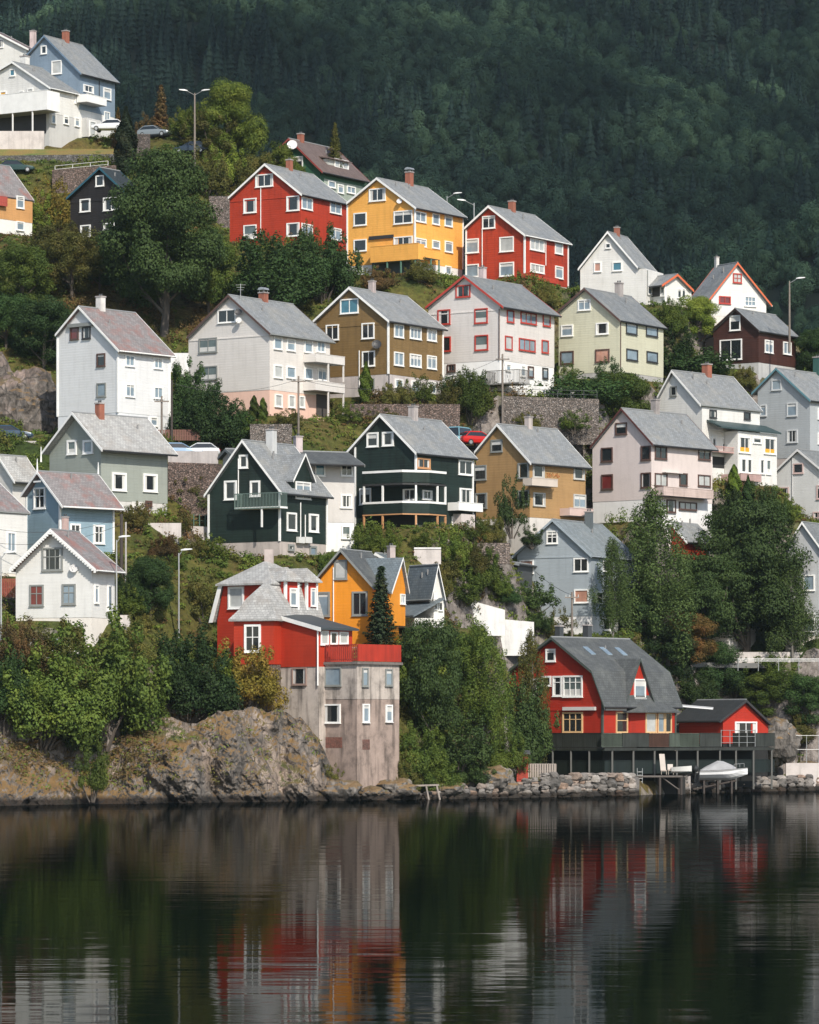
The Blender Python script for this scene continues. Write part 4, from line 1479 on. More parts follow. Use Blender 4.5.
# near-black sheet painting in the shade under the deck
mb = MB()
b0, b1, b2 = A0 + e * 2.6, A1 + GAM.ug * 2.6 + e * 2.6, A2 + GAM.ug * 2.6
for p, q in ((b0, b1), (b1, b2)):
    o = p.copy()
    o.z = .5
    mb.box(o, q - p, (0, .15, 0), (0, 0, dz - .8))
mb.build('under_deck_shade', plain((.006, .006, .006), .9), deck)

# ---------------------------------------------------------------- red house on its concrete tower
fs = Frame(190 + 595 / 3.561, 530 + 935 / 3.561, 338, 40)
fs.o = Z13
CONC = render_wall((.31, .24, .205), .6)
CONC_L = render_wall((.42, .37, .33), .6)
st = empty('red_tower_house', fs.C, 'red mansard roofed house built on a tall stained concrete tower above the water', 'house')
Ws, Ls = fs.inv('G', 452, 900)[0], fs.inv('R', 745, 900)[0]
ztop = fs.inv('G', 595, 478)[1]
mb = MB()
mb.prism([fs.P('G', t, -2, d) for t, d in ((0, 0), (Ws, 0), (Ws, -Ls), (0, -Ls))], (0, 0, ztop + 2))
tw = mb.build('tower', CONC, st)
zj = fs.inv('G', 595, 602)[1]
mb = MB()
mb.prism([fs.P('G', t, zj, q) for t, q in ((-.03, .03), (Ws + .001, .03), (Ws + .001, -Ls + .02), (-.03, -Ls + .02))], (0, 0, ztop - zj - .002))
mb.build('upper_storey', CONC_L, st)
mb = MB()
mb.prism([fs.P('G', t, ztop + .003, d) for t, d in ((-.25, .25), (Ws + .1, .25), (Ws + .1, -Ls - .2), (-.25, -Ls - .2))], (0, 0, .22))
mb.build('deck_slab', render_wall((.16, .14, .13), .3), st)
for r, p, k, m in (((481, 488, 540, 556), 1, 'b', GREYFR), ((477, 620, 536, 688), 1, 'd', WHITE)):
    window(fs, st, 'G', r, p, k, m, d=.03)
for r, k, m in (((612, 490, 634, 558), 'b', GREYFR), ((694, 494, 720, 556), 'b', GREYFR), ((614, 619, 638, 686), 'b', WHITE), ((696, 622, 720, 684), 'b', WHITE)):
    window(fs, st, 'R', r, 1, k, m, d=.03)
for f, r in (('G', (480, 738, 542, 776)), ('R', (614, 746, 640, 782))):
    t0, t1, z0, z1 = rect_on(fs, f, r)
    mb = MB()
    fs.fbox(mb, f, t0, t1, z0, z1, -.02, .015)
    mb.build('brick_infill', masonry((.30, .13, .10), (.25, .2, .18), 4.0, .25), st)
# stain and gap shade painted as one black streak where the blocks meet
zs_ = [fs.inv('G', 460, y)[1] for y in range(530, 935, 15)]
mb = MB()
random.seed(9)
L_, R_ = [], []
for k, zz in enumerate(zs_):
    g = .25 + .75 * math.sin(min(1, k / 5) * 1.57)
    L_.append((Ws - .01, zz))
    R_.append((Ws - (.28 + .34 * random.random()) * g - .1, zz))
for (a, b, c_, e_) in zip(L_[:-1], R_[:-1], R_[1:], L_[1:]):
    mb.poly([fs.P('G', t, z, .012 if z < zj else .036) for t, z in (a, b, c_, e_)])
mb.build('gap_shade_streak', render_wall((.035, .03, .026), .5), st)
# rail: open pickets on the left, solid boards on the right
zr0, zr1 = ztop + .26, fs.inv('R', 740, 410)[1]
REDR = siding((.40, .028, .010), True, .12)
mb = MB()
fs.fbox(mb, 'R', .0, Ls + .1, zr0, zr1, .08, .14)
mb.build('parapet', REDR, st)
mb = MB()
n = 22
for i in range(n):
    t = -.1 + (Ws) * i / (n - 1)
    fs.fbox(mb, 'G', t - .055, t + .055, zr0, zr1 - .08, .1, .13)
fs.fbox(mb, 'G', -.1, Ws, zr1 - .078, zr1, .08, .16)
fs.fbox(mb, 'G', -.1, Ws, zr0 + .1, zr0 + .2, .06, .098)
mb.build('railing', siding((.42, .05, .035), True, .25), st)
# red pent roofed wing D
fd = Frame(190 + 457 / 3.561, 530 + 474 / 3.561, 339.6, 40)
fd.o = Z13
Wd, Ld_ = fd.inv('G', 300, 470)[0], fd.inv('R', 578, 470)[0]
zb = fd.z0 - .3
z_r = fd.inv('G', 457, 352)[1]
z_l = fd.inv('G', 340, 318)[1]
sl = (z_l - z_r) / fd.inv('G', 340, 318)[0]
mb = MB()
mb.prism([fd.P('G', 0, zb), fd.P('G', 0, z_r), fd.P('G', Wd, z_r + sl * Wd), fd.P('G', Wd, zb)], fd.vl * Ld_)
mb.build('wing', siding((.46, .038, .012), False, .06), st)
mb = MB()
q = []
for dzz in (0.02, .2):
    for t, d in ((-.5, .25), (Wd, .25), (Wd, -Ld_ - .3), (-.5, -Ld_ - .3)):
        q.append(fd.P('G', t, z_r + sl * t + dzz, d))
mb.hexa(q)
mb.build('wing_roof', plain((.045, .055, .06), .6), st)
mb = MB()
q = []
for dzz in (-.12, .22):
    for t, d in ((-.5, .255), (Wd, .255), (Wd, .31), (-.5, .31)):
        q.append(fd.P('G', t, z_r + sl * t + dzz, d))
mb.hexa(q)
mb.build('fascia', WHITE, st)
for r, p, k in (((464, 358, 492, 410), 1, 'p'), ((498, 362, 525, 408), 1, 'd'), ((530, 362, 562, 408), 1, 'p')):
    window(fd, st, 'R', r, p, k, WHITE)
mb = MB()
mb.prism([fd.P('G', t, -1.5, q) for t, q in ((-.02, -.06), (Wd + .2, -.06), (Wd + .2, -5), (-.02, -5))], (0, 0, zb + 1.498))
mb.build('side_block', CONC_L, st)
window(fd, st, 'G', (364, 490, 416, 552), 1, 'd', plain((.28, .2, .17)), d=-.06)
mb = MB()
mb.tube(fd.P('G', -.02, z_r - .1, .1), fd.P('G', -.02, zb - 1.6, .1), .07, n=6)
mb.build('downpipe', WHITE, st)
# polygonal red bay B in front of the main house
fb = Frame(190 + 298 / 3.561, 530 + 474 / 3.561, 341, 24)
fb.o = Z13
Wb, Lb = fb.inv('G', 156, 470)[0], fb.inv('R', 337, 470)[0]
zb = fb.z0 - .1
zt = fb.inv('G', 290, 318)[1]
mb = MB()
mb.prism([fb.P('G', 0, zb), fb.P('G', Wb, zb), fb.P('G', Wb, zb, -4.5), fb.P('G', 0, zb, -4.5)], (0, 0, zt - zb))
bay = mb.build('bay', siding((.46, .038, .012), False, .06), st)
mb = MB()
mb.prism([fb.P('G', t, zb - 5, q) for t, q in ((.05, -.05), (Wb - .05, -.05), (Wb - .05, -4.4), (.05, -4.4))], (0, 0, 4.99))
mb.build('bay_foundation', masonry((.22, .185, .165), (.09, .08, .07), 1.1), st)
window(fb, st, 'G', (194, 336, 253, 436), 2, 'd', WHITE, .55, fw=.2)
zm, za = fb.inv('G', 230, 246)[1], fb.inv('G', 240, 187)[1]


def rr(t0, t1, d0, d1, z):
    return [fb.P('G', t0, z, d0), fb.P('G', t1, z, d0), fb.P('G', t1, z, d1), fb.P('G', t0, z, d1)]


mb = MB()
mb.loft([rr(-.35, Wb + .35, .35, -4.6, zt - .14), rr(-.35, Wb + .35, .35, -4.6, zt + .03), rr(.15, Wb - .25, -.25, -4.2, (zt * .55 + zm * .45)), rr(.6, Wb - .75, -.7, -4, zm),
         rr(Wb * .47, Wb * .53, -2.1, -4, za)])
mb.build('bay_roof', WEATHERED, bay)
# main body M with half hipped mansard
fm_ = Frame(190 + 312 / 3.561, 530 + 474 / 3.561, 344.5, 38)
fm_.o = Z13
Wm, Lm = fm_.inv('G', 97, 470)[0], fm_.inv('R', 452, 470)[0]
zb = fm_.z0 - 1.5
zE = fm_.inv('G', 90, 322)[1]
zK = fm_.inv('G', 112, 196)[1]
zT = fm_.inv('G', 240, 108)[1]
INS = .75
mb = MB()
prof = [(0, zb), (0, zE), (INS, zK), (Wm - INS, zK), (Wm, zE), (Wm, zb)]
mb.prism([fm_.P('G', t, z) for t, z in prof], fm_.vl * Lm)
mb.build('wall', siding((.42, .03, .010), False, .08), st)
mb = MB()
for t0, t1 in ((-.45, INS - .12), (Wm + .45, Wm - INS + .12)):
    q = []
    sgn = 1 if t0 < t1 else -1
    for th in (0, -.22):
        for t, z, d in ((t0, zE - .15, .3), (t1, zK, .3), (t1, zK, -Lm - .3), (t0, zE - .15, -Lm - .3)):
            q.append(fm_.P('G', t + th * sgn, z, d))
    mb.hexa(q)
o0, o1, f0, f1 = INS - .5, Wm - INS + .5, .55, -Lm - .5


def r4(t0, t1, d0, d1, z):
    return [fm_.P('G', t0, z, d0), fm_.P('G', t1, z, d0), fm_.P('G', t1, z, d1), fm_.P('G', t0, z, d1)]


mb.loft([r4(o0, o1, f0, f1, zK - .1), r4(o0, o1, f0, f1, zK + .05), r4(Wm * .47, Wm * .53, -2.4, -Lm + 2.4, zT)])
mroof = mb.build('roof', WEATHERED, st)
mb = MB()
for t0, t1 in ((-.47, INS - .14), (Wm + .47, Wm - INS + .14)):
    q = []
    sgn = 1 if t0 < t1 else -1
    for th in (.0, -.42):
        for t, z, d in ((t0, zE - .2, .305), (t1, zK - .1, .305), (t1, zK - .1, .38), (t0, zE - .2, .38)):
            q.append(fm_.P('G', t + th * sgn + .22 * sgn, z, d))
    mb.hexa(q)
mb.build('verge_board', WHITE, st)
window(fm_, st, 'G', (137, 202, 193, 280), 1, 'p', WHITE, fw=.2)
# dormers on the steep side
for (xa, xb) in ((340, 386), (415, 452)):
    t0, _, _, _ = rect_on(fm_, 'R', (xa, 200, xb, 310), .25)
    _, t1, _, _ = rect_on(fm_, 'R', (xa, 200, xb, 310), .25)
    mb = MB()
    fm_.fbox(mb, 'R', t0, t1, zE - .1, zK + .2, -2.0, .25)
    dm = mb.build('dormer', REDW, mroof)
    mb = MB()
    for t in (t0 - .06, t1 - .14):
        fm_.fbox(mb, 'R', t, t + .2, zE - .15, zK + .2, .1, .33)
    mb.build('dormer_trim', WHITE, mroof)
    mb = MB()
    c0, c1 = t0 - .35, t1 + .35
    lo = [fm_.P('R', c0, zK + .18, .6), fm_.P('R', c1, zK + .18, .6), fm_.P('R', c1, zK + .18, -2.6), fm_.P('R', c0, zK + .18, -2.6)]
    lo2 = [p + Vector((0, 0, .12)) for p in lo]
    tm = (t0 + t1) / 2
    hi = [fm_.P('R', tm - .1, zK + 1.45, -.3), fm_.P('R', tm + .1, zK + 1.45, -.3), fm_.P('R', tm + .1, zK + 1.45, -2.6), fm_.P('R', tm - .1, zK + 1.45, -2.6)]
    mb.loft([lo, lo2, hi])
    mb.build('dormer_roof', WEATHERED, mroof)
    window(fm_, st, 'R', (xa + 14, 206, xb - 6, 272), 1, 'b', WHITE, d=.25)
mb = MB()
c = fm_.P('G', Wm * .5, zT - .5, -Lm * .55)
mb.abox(c.x - .4, c.x + .4, c.y - .35, c.y + .35, c.z, fm_.inv('G', 240, 64)[1])
mb.build('chimney', render_wall((.42, .36, .34)), mroof)
pad([fm_.P('G', t, 0, d) for t, d in ((-.3, .6), (Wm + .3, .6), (Wm + .3, -Lm), (-.3, -Lm))], fm_.z0 - .6)
pad([fs.P('G', t, 0, d) for t, d in ((-1.5, 3), (Ws + 3.5, 3), (Ws + 3.5, -3.0), (-1.5, -3.0))], -.4, 0)
pad([at(540, 770, 362), at(800, 770, 392), at(800, 770, 404), at(540, 770, 374)], 1.0, 0)
# ---------------------------------------------------------------- terrain
def ppad(x0, x1, y, Y=None, depth=6, grow=.5):
    """flat ground strip between two picture columns whose front edge shows at picture row y"""
    a, b = at(x0, y, Y or Yof(x0, y)), at(x1, y, Y or Yof(x1, y))
    z = (a.z + b.z) / 2
    d = Vector((0, depth, 0))
    pad([a, b, b + d, a + d], z, grow)
    return a, b, z


ROAD_TOP = ppad(128, 200, 141, None, 9)
ROAD_MID = ppad(-30, 118, 166, None, 5)
ROAD_CAR = ppad(-30, 60, 441, None, 5)
ROAD_CAR2 = ppad(150, 205, 459, None, 5)
ROAD_RED = ppad(450, 492, 446, None, 5)
LAWN = ppad(-20, 116, 151, None, 7)
TERR = ppad(492, 590, 396, None, 4)
ppad(-40, 240, 664, None, 6)
ROAD_SHORE_L = ppad(-60, 232, 661, None, 6)
ROAD_SHORE_R = ppad(690, 880, 664, None, 6)

CREST_PX = [-300, 0, 130, 200, 240, 300, 350, 470, 560, 660, 770, 819, 1100]
CREST_PY = [60, 75, 112, 122, 150, 170, 195, 258, 282, 300, 308, 322, 345]


def zone_profile(px):
    """shore-to-crest knots: (Y, z) rows for each column px (vectorised)"""
    px = np.asarray(px, float)
    sh = shoreY(px)
    off = np.interp(px, [300, 345, 405, 425, 535, 545, 1100], [7.0, 3.5, 3.0, 3.0, 3.0, 2.0, 2.0])
    Ys, Zs = [], []
    for k, (py, Y) in enumerate(zip(PY_K, knotsY(px))):
        if k == 0:
            Ys.append(Y + off - 2.5)
            Zs.append(np.full_like(px, -3.0))
            Y = Y + off
            Ys.append(Y)
            Zs.append(np.full_like(px, .4))
            continue
        if k == 1:
            Y = Y + off
        if k == 2:
            Y = Y + off * .6
        z = HC + (YH - py) * Y / F
        if k == 1:
            z = np.interp(px, [340, 420, 540, 560, 700, 740], [2.2, 2.2, 1.6, 1.0, 1.2, 1.6])
        Ys.append(Y)
        Zs.append(z)
    Ys.append(Ys[-1] + 200)
    Zs.append(Zs[-1] + 70)
    return np.array(Ys), np.array(Zs)


_PXT = np.arange(-400, 1301, 10.0)
_YT, _ZT = zone_profile(_PXT)
_CY = np.interp(_PXT, CREST_PX, [Yof(p, y) for p, y in zip(CREST_PX, CREST_PY)])


def base_z(x, Y):
    px = np.clip(CX + F * x / Y, -399, 1299)
    u = (px + 400) / 10
    i0 = np.floor(u).astype(int)
    fr = u - i0
    cy = _CY[i0] * (1 - fr) + _CY[i0 + 1] * fr
    Yc = np.minimum(Y, cy)
    out = np.zeros_like(Y, float)
    for i, wt in ((i0, 1 - fr), (i0 + 1, fr)):
        ys, zs = _YT[:, i], _ZT[:, i]
        z = np.full_like(Y, -3.0, dtype=float)
        for k in range(ys.shape[0] - 1):
            m = (Yc >= ys[k])
            t = np.clip((Yc - ys[k]) / (ys[k + 1] - ys[k] + 1e-6), 0, 1)
            z = np.where(m, zs[k] + (zs[k + 1] - zs[k]) * t, z)
        out += wt * z
    return out - np.maximum(Y - cy, 0) * .22


def pad_dist(x, Y, p):
    c, e1, e2, h1, h2, z = p
    dx, dy = x - c.x, Y - c.y
    det = e1.x * e2.y - e1.y * e2.x
    u = (dx * e2.y - dy * e2.x) / det
    v = (e1.x * dy - e1.y * dx) / det
    return np.hypot(np.maximum(np.abs(u) - h1, 0), np.maximum(np.abs(v) - h2, 0))


def ground(x, Y, with_d=False):
    x, Y = np.asarray(x, float), np.asarray(Y, float)
    bz = base_z(x, Y)
    num = np.zeros_like(bz)
    den = np.full_like(bz, .05)
    dmin = np.full_like(bz, 99.0)
    for p in PADS:
        d = pad_dist(x, Y, p)
        w = 1 / ((d / 2.6) ** 3 + .01)
        num += w * (p[5] - bz)
        den += w
        dmin = np.minimum(dmin, d)
    z = bz + num / den
    px = np.clip(CX + F * x / Y, -399, 1299)
    off = np.interp(px, [300, 345, 405, 425, 535, 545, 1100], [7.0, 4.5, 3.0, 3.0, 2.6, 2.0, 2.0])
    d = Y - shoreY(px) - off
    shelf = np.interp(px, [505, 545, 740, 790, 830], [0, 20, 19, 7, 3])
    steep = np.interp(px, [290, 340, 400, 430, 500, 560], [3.0, 2.2, 1.5, 1.5, 1.8, 4.0])
    cap = np.where(d < 0, .2 + 1.5 * d, np.where(d < shelf, np.minimum(.2 + .5 * d, 1.2), np.minimum(.2 + .5 * shelf, 1.2) * (shelf > 0) + .2 * (shelf <= 0) + steep * (d - shelf)))
    z = np.minimum(z, np.maximum(cap, -4))
    return (z, dmin) if with_d else z


def gz(x, Y):
    return float(ground(np.array([x]), np.array([Y]))[0])


_YS = np.arange(306, 560, .3)


def hit(px, py):
    """where the sight line of a picture point first meets the ground"""
    x = K(px) * _YS
    zr = HC + (YH - py) * _YS / F
    m = ground(x, _YS) >= zr
    i = int(np.argmax(m)) if m.any() else int(np.argmin(np.abs(_YS - Yof(px, py))))
    Y = float(_YS[i])
    return Vector((K(px) * Y, Y, gz(K(px) * Y, Y)))


def grid_mesh(name, X, Yg, Z, mat, kind='structure', smooth=True):
    n, m = X.shape
    v = np.stack([X, Yg, Z], -1).reshape(-1, 3)
    idx = np.arange(n * m).reshape(n, m)
    f = np.stack([idx[:-1, :-1], idx[:-1, 1:], idx[1:, 1:], idx[1:, :-1]], -1).reshape(-1, 4)
    me = bpy.data.meshes.new(name)
    me.from_pydata(v.tolist(), [], f.tolist())
    me.polygons.foreach_set('use_smooth', [smooth] * len(me.polygons))
    me.materials.append(mat)
    o = bpy.data.objects.new(name, me)
    COL.objects.link(o)
    if kind:
        o['kind'] = kind
    return o


# value noise on arrays
_lat = rng.random((256, 256))


def vnoise(x, y):
    xi, yi = np.floor(x).astype(int), np.floor(y).astype(int)
    fx, fy = x - xi, y - yi
    fx, fy = fx * fx * (3 - 2 * fx), fy * fy * (3 - 2 * fy)
    g = lambda a, b: _lat[a & 255, b & 255]
    return (g(xi, yi) * (1 - fx) + g(xi + 1, yi) * fx) * (1 - fy) + (g(xi, yi + 1) * (1 - fx) + g(xi + 1, yi + 1) * fx) * fy


def fbm(x, y, o=5, r=.5):
    s, a, t = 0, 1, 0
    for k in range(o):
        s = s + a * (vnoise(x * 2 ** k + 17 * k, y * 2 ** k + 31 * k) - .5)
        t += a
        a *= r
    return s / t


def ground_material():
    m, nt, nd, ln, b = new_mat('hillside_ground')
    geo = N(nt, 'ShaderNodeNewGeometry')
    n1 = N(nt, 'ShaderNodeTexNoise', Scale=.12, Detail=6.0, Roughness=.65)
    n2 = N(nt, 'ShaderNodeTexNoise', Scale=1.6, Detail=7.0, Roughness=.7)
    for n in (n1, n2):
        ln.new(geo.outputs['Position'], n.inputs['Vector'])
    a = ramp(nt, n1.outputs[0], [(.35, (.035, .055, .014, 1)), (.5, (.085, .085, .022, 1)), (.66, (.12, .085, .032, 1))]).outputs[0]
    c = mixc(nt, 1.0, a, ramp(nt, n2.outputs[0], [(.3, (.35, .35, .35, 1)), (.65, (1.3, 1.3, 1.2, 1))]).outputs[0], 'MULTIPLY')
    sp = N(nt, 'ShaderNodeSeparateXYZ')
    ln.new(geo.outputs['True Normal'], sp.inputs[0])
    rk = ramp(nt, n2.outputs[0], [(.3, (.06, .055, .05, 1)), (.5, (.2, .175, .16, 1)), (.7, (.32, .29, .27, 1))]).outputs[0]
    c = mixc(nt, ramp(nt, sp.outputs[2], [(.25, (1, 1, 1, 1)), (.42, (0, 0, 0, 1))]).outputs[0], c, rk)
    ln.new(c, b.inputs['Base Color'])
    b.inputs['Roughness'].default_value = .95
    b.inputs['Specular IOR Level'].default_value = .2
    bp = N(nt, 'ShaderNodeBump', Strength=1.0, Distance=.25)
    ln.new(n2.outputs[0], bp.inputs['Height'])
    ln.new(bp.outputs[0], b.inputs['Normal'])
    return m


xs = np.arange(-82, 88, .8)
ys = np.concatenate([np.arange(300, 440, .8), np.arange(440, 580, 1.6)])
X, Yg = np.meshgrid(xs, ys)
Z, DM = ground(X, Yg, True)
rough = np.clip(DM / 3, 0, 1)
Z = Z + rough * (fbm(X / 5, Yg / 5, 4) * 1.0)
grid_mesh('hillside', X, Yg, Z, ground_material())


# ---------------------------------------------------------------- roads, lawn
def asphalt():
    m, nt, nd, ln, b = new_mat('asphalt')
    tc = N(nt, 'ShaderNodeTexCoord')
    n = N(nt, 'ShaderNodeTexNoise', Scale=.8, Detail=8.0, Roughness=.7)
    ln.new(tc.outputs['Object'], n.inputs['Vector'])
    ln.new(ramp(nt, n.outputs[0], [(.3, (.11, .11, .11, 1)), (.7, (.19, .19, .185, 1))]).outputs[0], b.inputs['Base Color'])
    b.inputs['Roughness'].default_value = .9
    return m


ASPH = asphalt()


def strip(name, info, depth, mat, lift=.05, thick=.5, kind='structure'):
    a, b, z = info
    mb = MB()
    mb.box((a.x, a.y - .2, z + lift - thick), (b.x - a.x, b.y - a.y, 0), (0, depth, 0), (0, 0, thick))
    return tag(mb.build(name, mat), kind=kind)


strip('road', ROAD_TOP, 9, ASPH)
strip('road', ROAD_MID, 5, ASPH)
strip('road', ROAD_CAR, 5, ASPH)
strip('road', ROAD_CAR2, 5, ASPH)
strip('road', ROAD_RED, 5, ASPH)
strip('road', ROAD_SHORE_L, 6, ASPH)
strip('road', ROAD_SHORE_R, 6, ASPH)
LAWNM = plain((.20, .155, .03), .95, 0.0, .16)


def lawn_mat():
    m, nt, nd, ln, b = new_mat('dry_lawn')
    tc = N(nt, 'ShaderNodeTexCoord')
    n = N(nt, 'ShaderNodeTexNoise', Scale=.35, Detail=5.0)
    n2 = N(nt, 'ShaderNodeTexNoise', Scale=7.0, Detail=4.0)
    for q in (n, n2):
        ln.new(tc.outputs['Object'], q.inputs['Vector'])
    c = ramp(nt, n.outputs[0], [(.35, (.09, .13, .02, 1)), (.5, (.19, .155, .035, 1)), (.65, (.22, .14, .04, 1))]).outputs[0]
    c = mixc(nt, 1.0, c, ramp(nt, n2.outputs[0], [(.3, (.6, .6, .6, 1)), (.7, (1.2, 1.2, 1.2, 1))]).outputs[0], 'MULTIPLY')
    ln.new(c, b.inputs['Base Color'])
    b.inputs['Roughness'].default_value = 1.0
    return m


a, b, z = LAWN
mb = MB()
a2, b2 = at(-20, 157, a.y - 5), at(116, 154, b.y - 5)
mb.loft([[a2 + Vector((0, 0, -1)), b2 + Vector((0, 0, -1))], [a2, b2], [a + Vector((0, 0, .25)), b + Vector((0, 0, .25))], [a + Vector((0, 8, 1.1)), b + Vector((0, 8, 1.1))]], closed=False, caps=False)
tag(mb.build('lawn', lawn_mat()), kind='structure')

# ---------------------------------------------------------------- the rock cliff at the water's edge
pxs = np.arange(-90, 338, .6)
S = np.linspace(0, 1, 170)
PX, SS = np.meshgrid(pxs, S)
topy = np.interp(pxs, [-90, 0, 30, 60, 85, 105, 128, 150, 172, 190, 205, 215, 235, 255, 275, 300, 318, 338], [715, 722, 733, 752, 764, 754, 730, 716, 714, 720, 718, 712, 706, 708, 711, 716, 736, 782])
setb = np.interp(pxs, [-90, 0, 60, 100, 150, 200, 230, 270, 300, 338], [13, 13, 12, 9, 7, 5, 5, 6, 6, 3.5])
pw = np.interp(pxs, [-90, 60, 130, 190, 240, 338], [1.2, 1.2, 1.1, 1.7, 1.5, 1.2])
Ysh = shoreY(pxs)
bul = np.zeros_like(PX)
for c, wd, amp, s0, sw in ((20, 28, 1.2, .25, .25), (70, 22, 1.6, .2, .2), (160, 30, 1.6, .45, .35), (185, 16, 1.2, .3, .3), (232, 16, 1.8, .55, .3), (262, 14, 1.2, .3, .25), (300, 18, 1.0, .4, .3), (120, 14, -.8, .5, .4), (211, 7, -1.5, .45, .4), (281, 6, -1.2, .5, .4)):
    bul += amp * np.exp(-((PX - c) / wd) ** 2 - ((SS - s0) / sw) ** 2)
Yc = Ysh[None, :] + setb[None, :] * SS ** pw[None, :] - bul
ztop = HC + (YH - topy) * (Ysh + setb) / F
ZZ = -1.2 + (ztop[None, :] + 1.2) * SS ** .85
XX = K(PX) * Yc
# strata: slanted ledges plus fractal relief, pushed out towards the water
q = XX * .55 + ZZ * .9
led = np.abs(((q * .55) % 1.0) - .5)
Yc = Yc - .9 * fbm(XX * .35 + 3, ZZ * .45, 6, .55) * 3.0 - .35 * led * 2 * fbm(XX * .2, ZZ * .2 + 9, 2) * 4 - fbm(XX * 1.1, ZZ * .8, 5, .6) * 1.1 - (.25 - np.abs(fbm(XX * .55 + ZZ * .35 + 60, ZZ * .32 - XX * .12, 4, .55))) * 3.2 - (.2 - np.abs(fbm(XX * 1.6 + 11, ZZ * .9 + 5, 3, .5))) * .9
fade = np.clip(SS * 3, 0, 1)
ZZ = ZZ + fbm(XX * .5 + 40, Yc * .5, 4) * 1.2 * fade
XX = K(PX) * Yc
# a skirt that runs back under the hillside
XX = np.vstack([XX, XX[-1] * 1.0]); ZZ = np.vstack([ZZ, ZZ[-1] - 3.0]); Yc = np.vstack([Yc, Yc[-1] + 7])
CLIFF = (XX, Yc, ZZ)
grid_mesh('cliff', XX, Yc, ZZ, rock_mat((.34, .265, .215)), smooth=False)


def boulder(name, c, rx, ry, rz, seed, mat, label=None, cat=None, sub=4, group=None, kind=None):
    bm = bmesh.new()
    bmesh.ops.create_icosphere(bm, subdivisions=sub, radius=1)
    for v in bm.verts:
        p = v.co.copy()
        n = noise.fractal(p * 1.3 + Vector((seed, seed * 2.3, 0)), .8, 2.1, 5)
        r = noise.voronoi(p * 1.4 + Vector((seed, 0, 0)))[0][0]
        v.co = Vector((p.x * rx, p.y * ry, p.z * rz)) * (1 + .28 * n - .22 * r)
    me = bpy.data.meshes.new(name)
    bm.to_mesh(me)
    bm.free()
    me.materials.append(mat)
    o = bpy.data.objects.new(name, me)
    o.location = c
    COL.objects.link(o)
    return tag(o, label, cat, group, kind)


p = at(20, 400, 402)
boulder('rock_outcrop', p - Vector((0, -3, 1.5)), 5.2, 4.5, 5.2, 3.0, rock_mat((.25, .19, .165), .7), 'big bare purplish rock knoll above the parked car at the left edge', 'rock', 5)
p = at(-25, 395, 404)
boulder('rock_outcrop', p - Vector((0, -4, 1)), 5.5, 4.5, 6.0, 8.0, rock_mat((.25, .19, .165), .7), 'shaded rock knoll cut off by the left photo edge', 'rock', 4)
for i, (px, py, Y, rx, rz, lab) in enumerate((
        (440, 790, 345.5, 2.2, 1.1, 'tall pale rock face under the waterside bushes'), (486, 783, 350, 3.0, 1.6, 'grey jointed rock left of the small red shed'),
        (338, 796, 336.2, 2.3, 1.5, 'dark rock against the left foot of the concrete tower'), (372, 797, 337.2, 1.9, .9, 'low wet rock before the corner of the concrete tower'),
        (776, 742, 400, 2.6, 2.6, 'pale boulder beside the end of the dark deck'), (396, 792, 340.8, 2.2, 1.3, 'low dark rock at the foot of the concrete tower'), (815, 770, 401, 2.2, 1.0, 'brown slab of rock at the right edge of the shore'))):
    boulder('boulder', at(px, py, Y), rx, 2.4, rz, 11 + i * 3.7, rock_mat((.27, .235, .205), .8), lab, 'boulder', 4)

# ---------------------------------------------------------------- rubble quay and riprap
def stone_mat():
    m, nt, nd, ln, b = new_mat('field_stone')
    tc = N(nt, 'ShaderNodeTexCoord')
    geo = N(nt, 'ShaderNodeNewGeometry')
    n = N(nt, 'ShaderNodeTexNoise', Scale=1.0, Detail=2.0)
    ln.new(tc.outputs['Object'], n.inputs['Vector'])
    c = ramp(nt, geo.outputs['Random Per Island'], [(0, (.09, .085, .08, 1)), (.4, (.18, .165, .155, 1)), (.7, (.25, .23, .215, 1)), (.88, (.26, .18, .135, 1)), (1, (.36, .34, .32, 1))]).outputs[0]
    f = N(nt, 'ShaderNodeTexNoise', Scale=4.0, Detail=7.0, Roughness=.7)
    ln.new(tc.outputs['Object'], f.inputs['Vector'])
    c = mixc(nt, 1.0, c, ramp(nt, f.outputs[0], [(.3, (.55, .55, .53, 1)), (.65, (1.1, 1.1, 1.1, 1))]).outputs[0], 'MULTIPLY')
    sp2 = N(nt, 'ShaderNodeSeparateXYZ')
    ln.new(geo.outputs['Position'], sp2.inputs[0])
    c = mixc(nt, 1.0, c, ramp(nt, sp2.outputs[2], [(.35, (.12, .1, .08, 1)), (.65, (1, 1, 1, 1))]).outputs[0], 'MULTIPLY')
    ln.new(c, b.inputs['Base Color'])
    b.inputs['Roughness'].default_value = .88
    bp = N(nt, 'ShaderNodeBump', Strength=.7, Distance=.08)
    ln.new(f.outputs[0], bp.inputs['Height'])
    ln.new(bp.outputs[0], b.inputs['Normal'])
    return m


STONE = stone_mat()


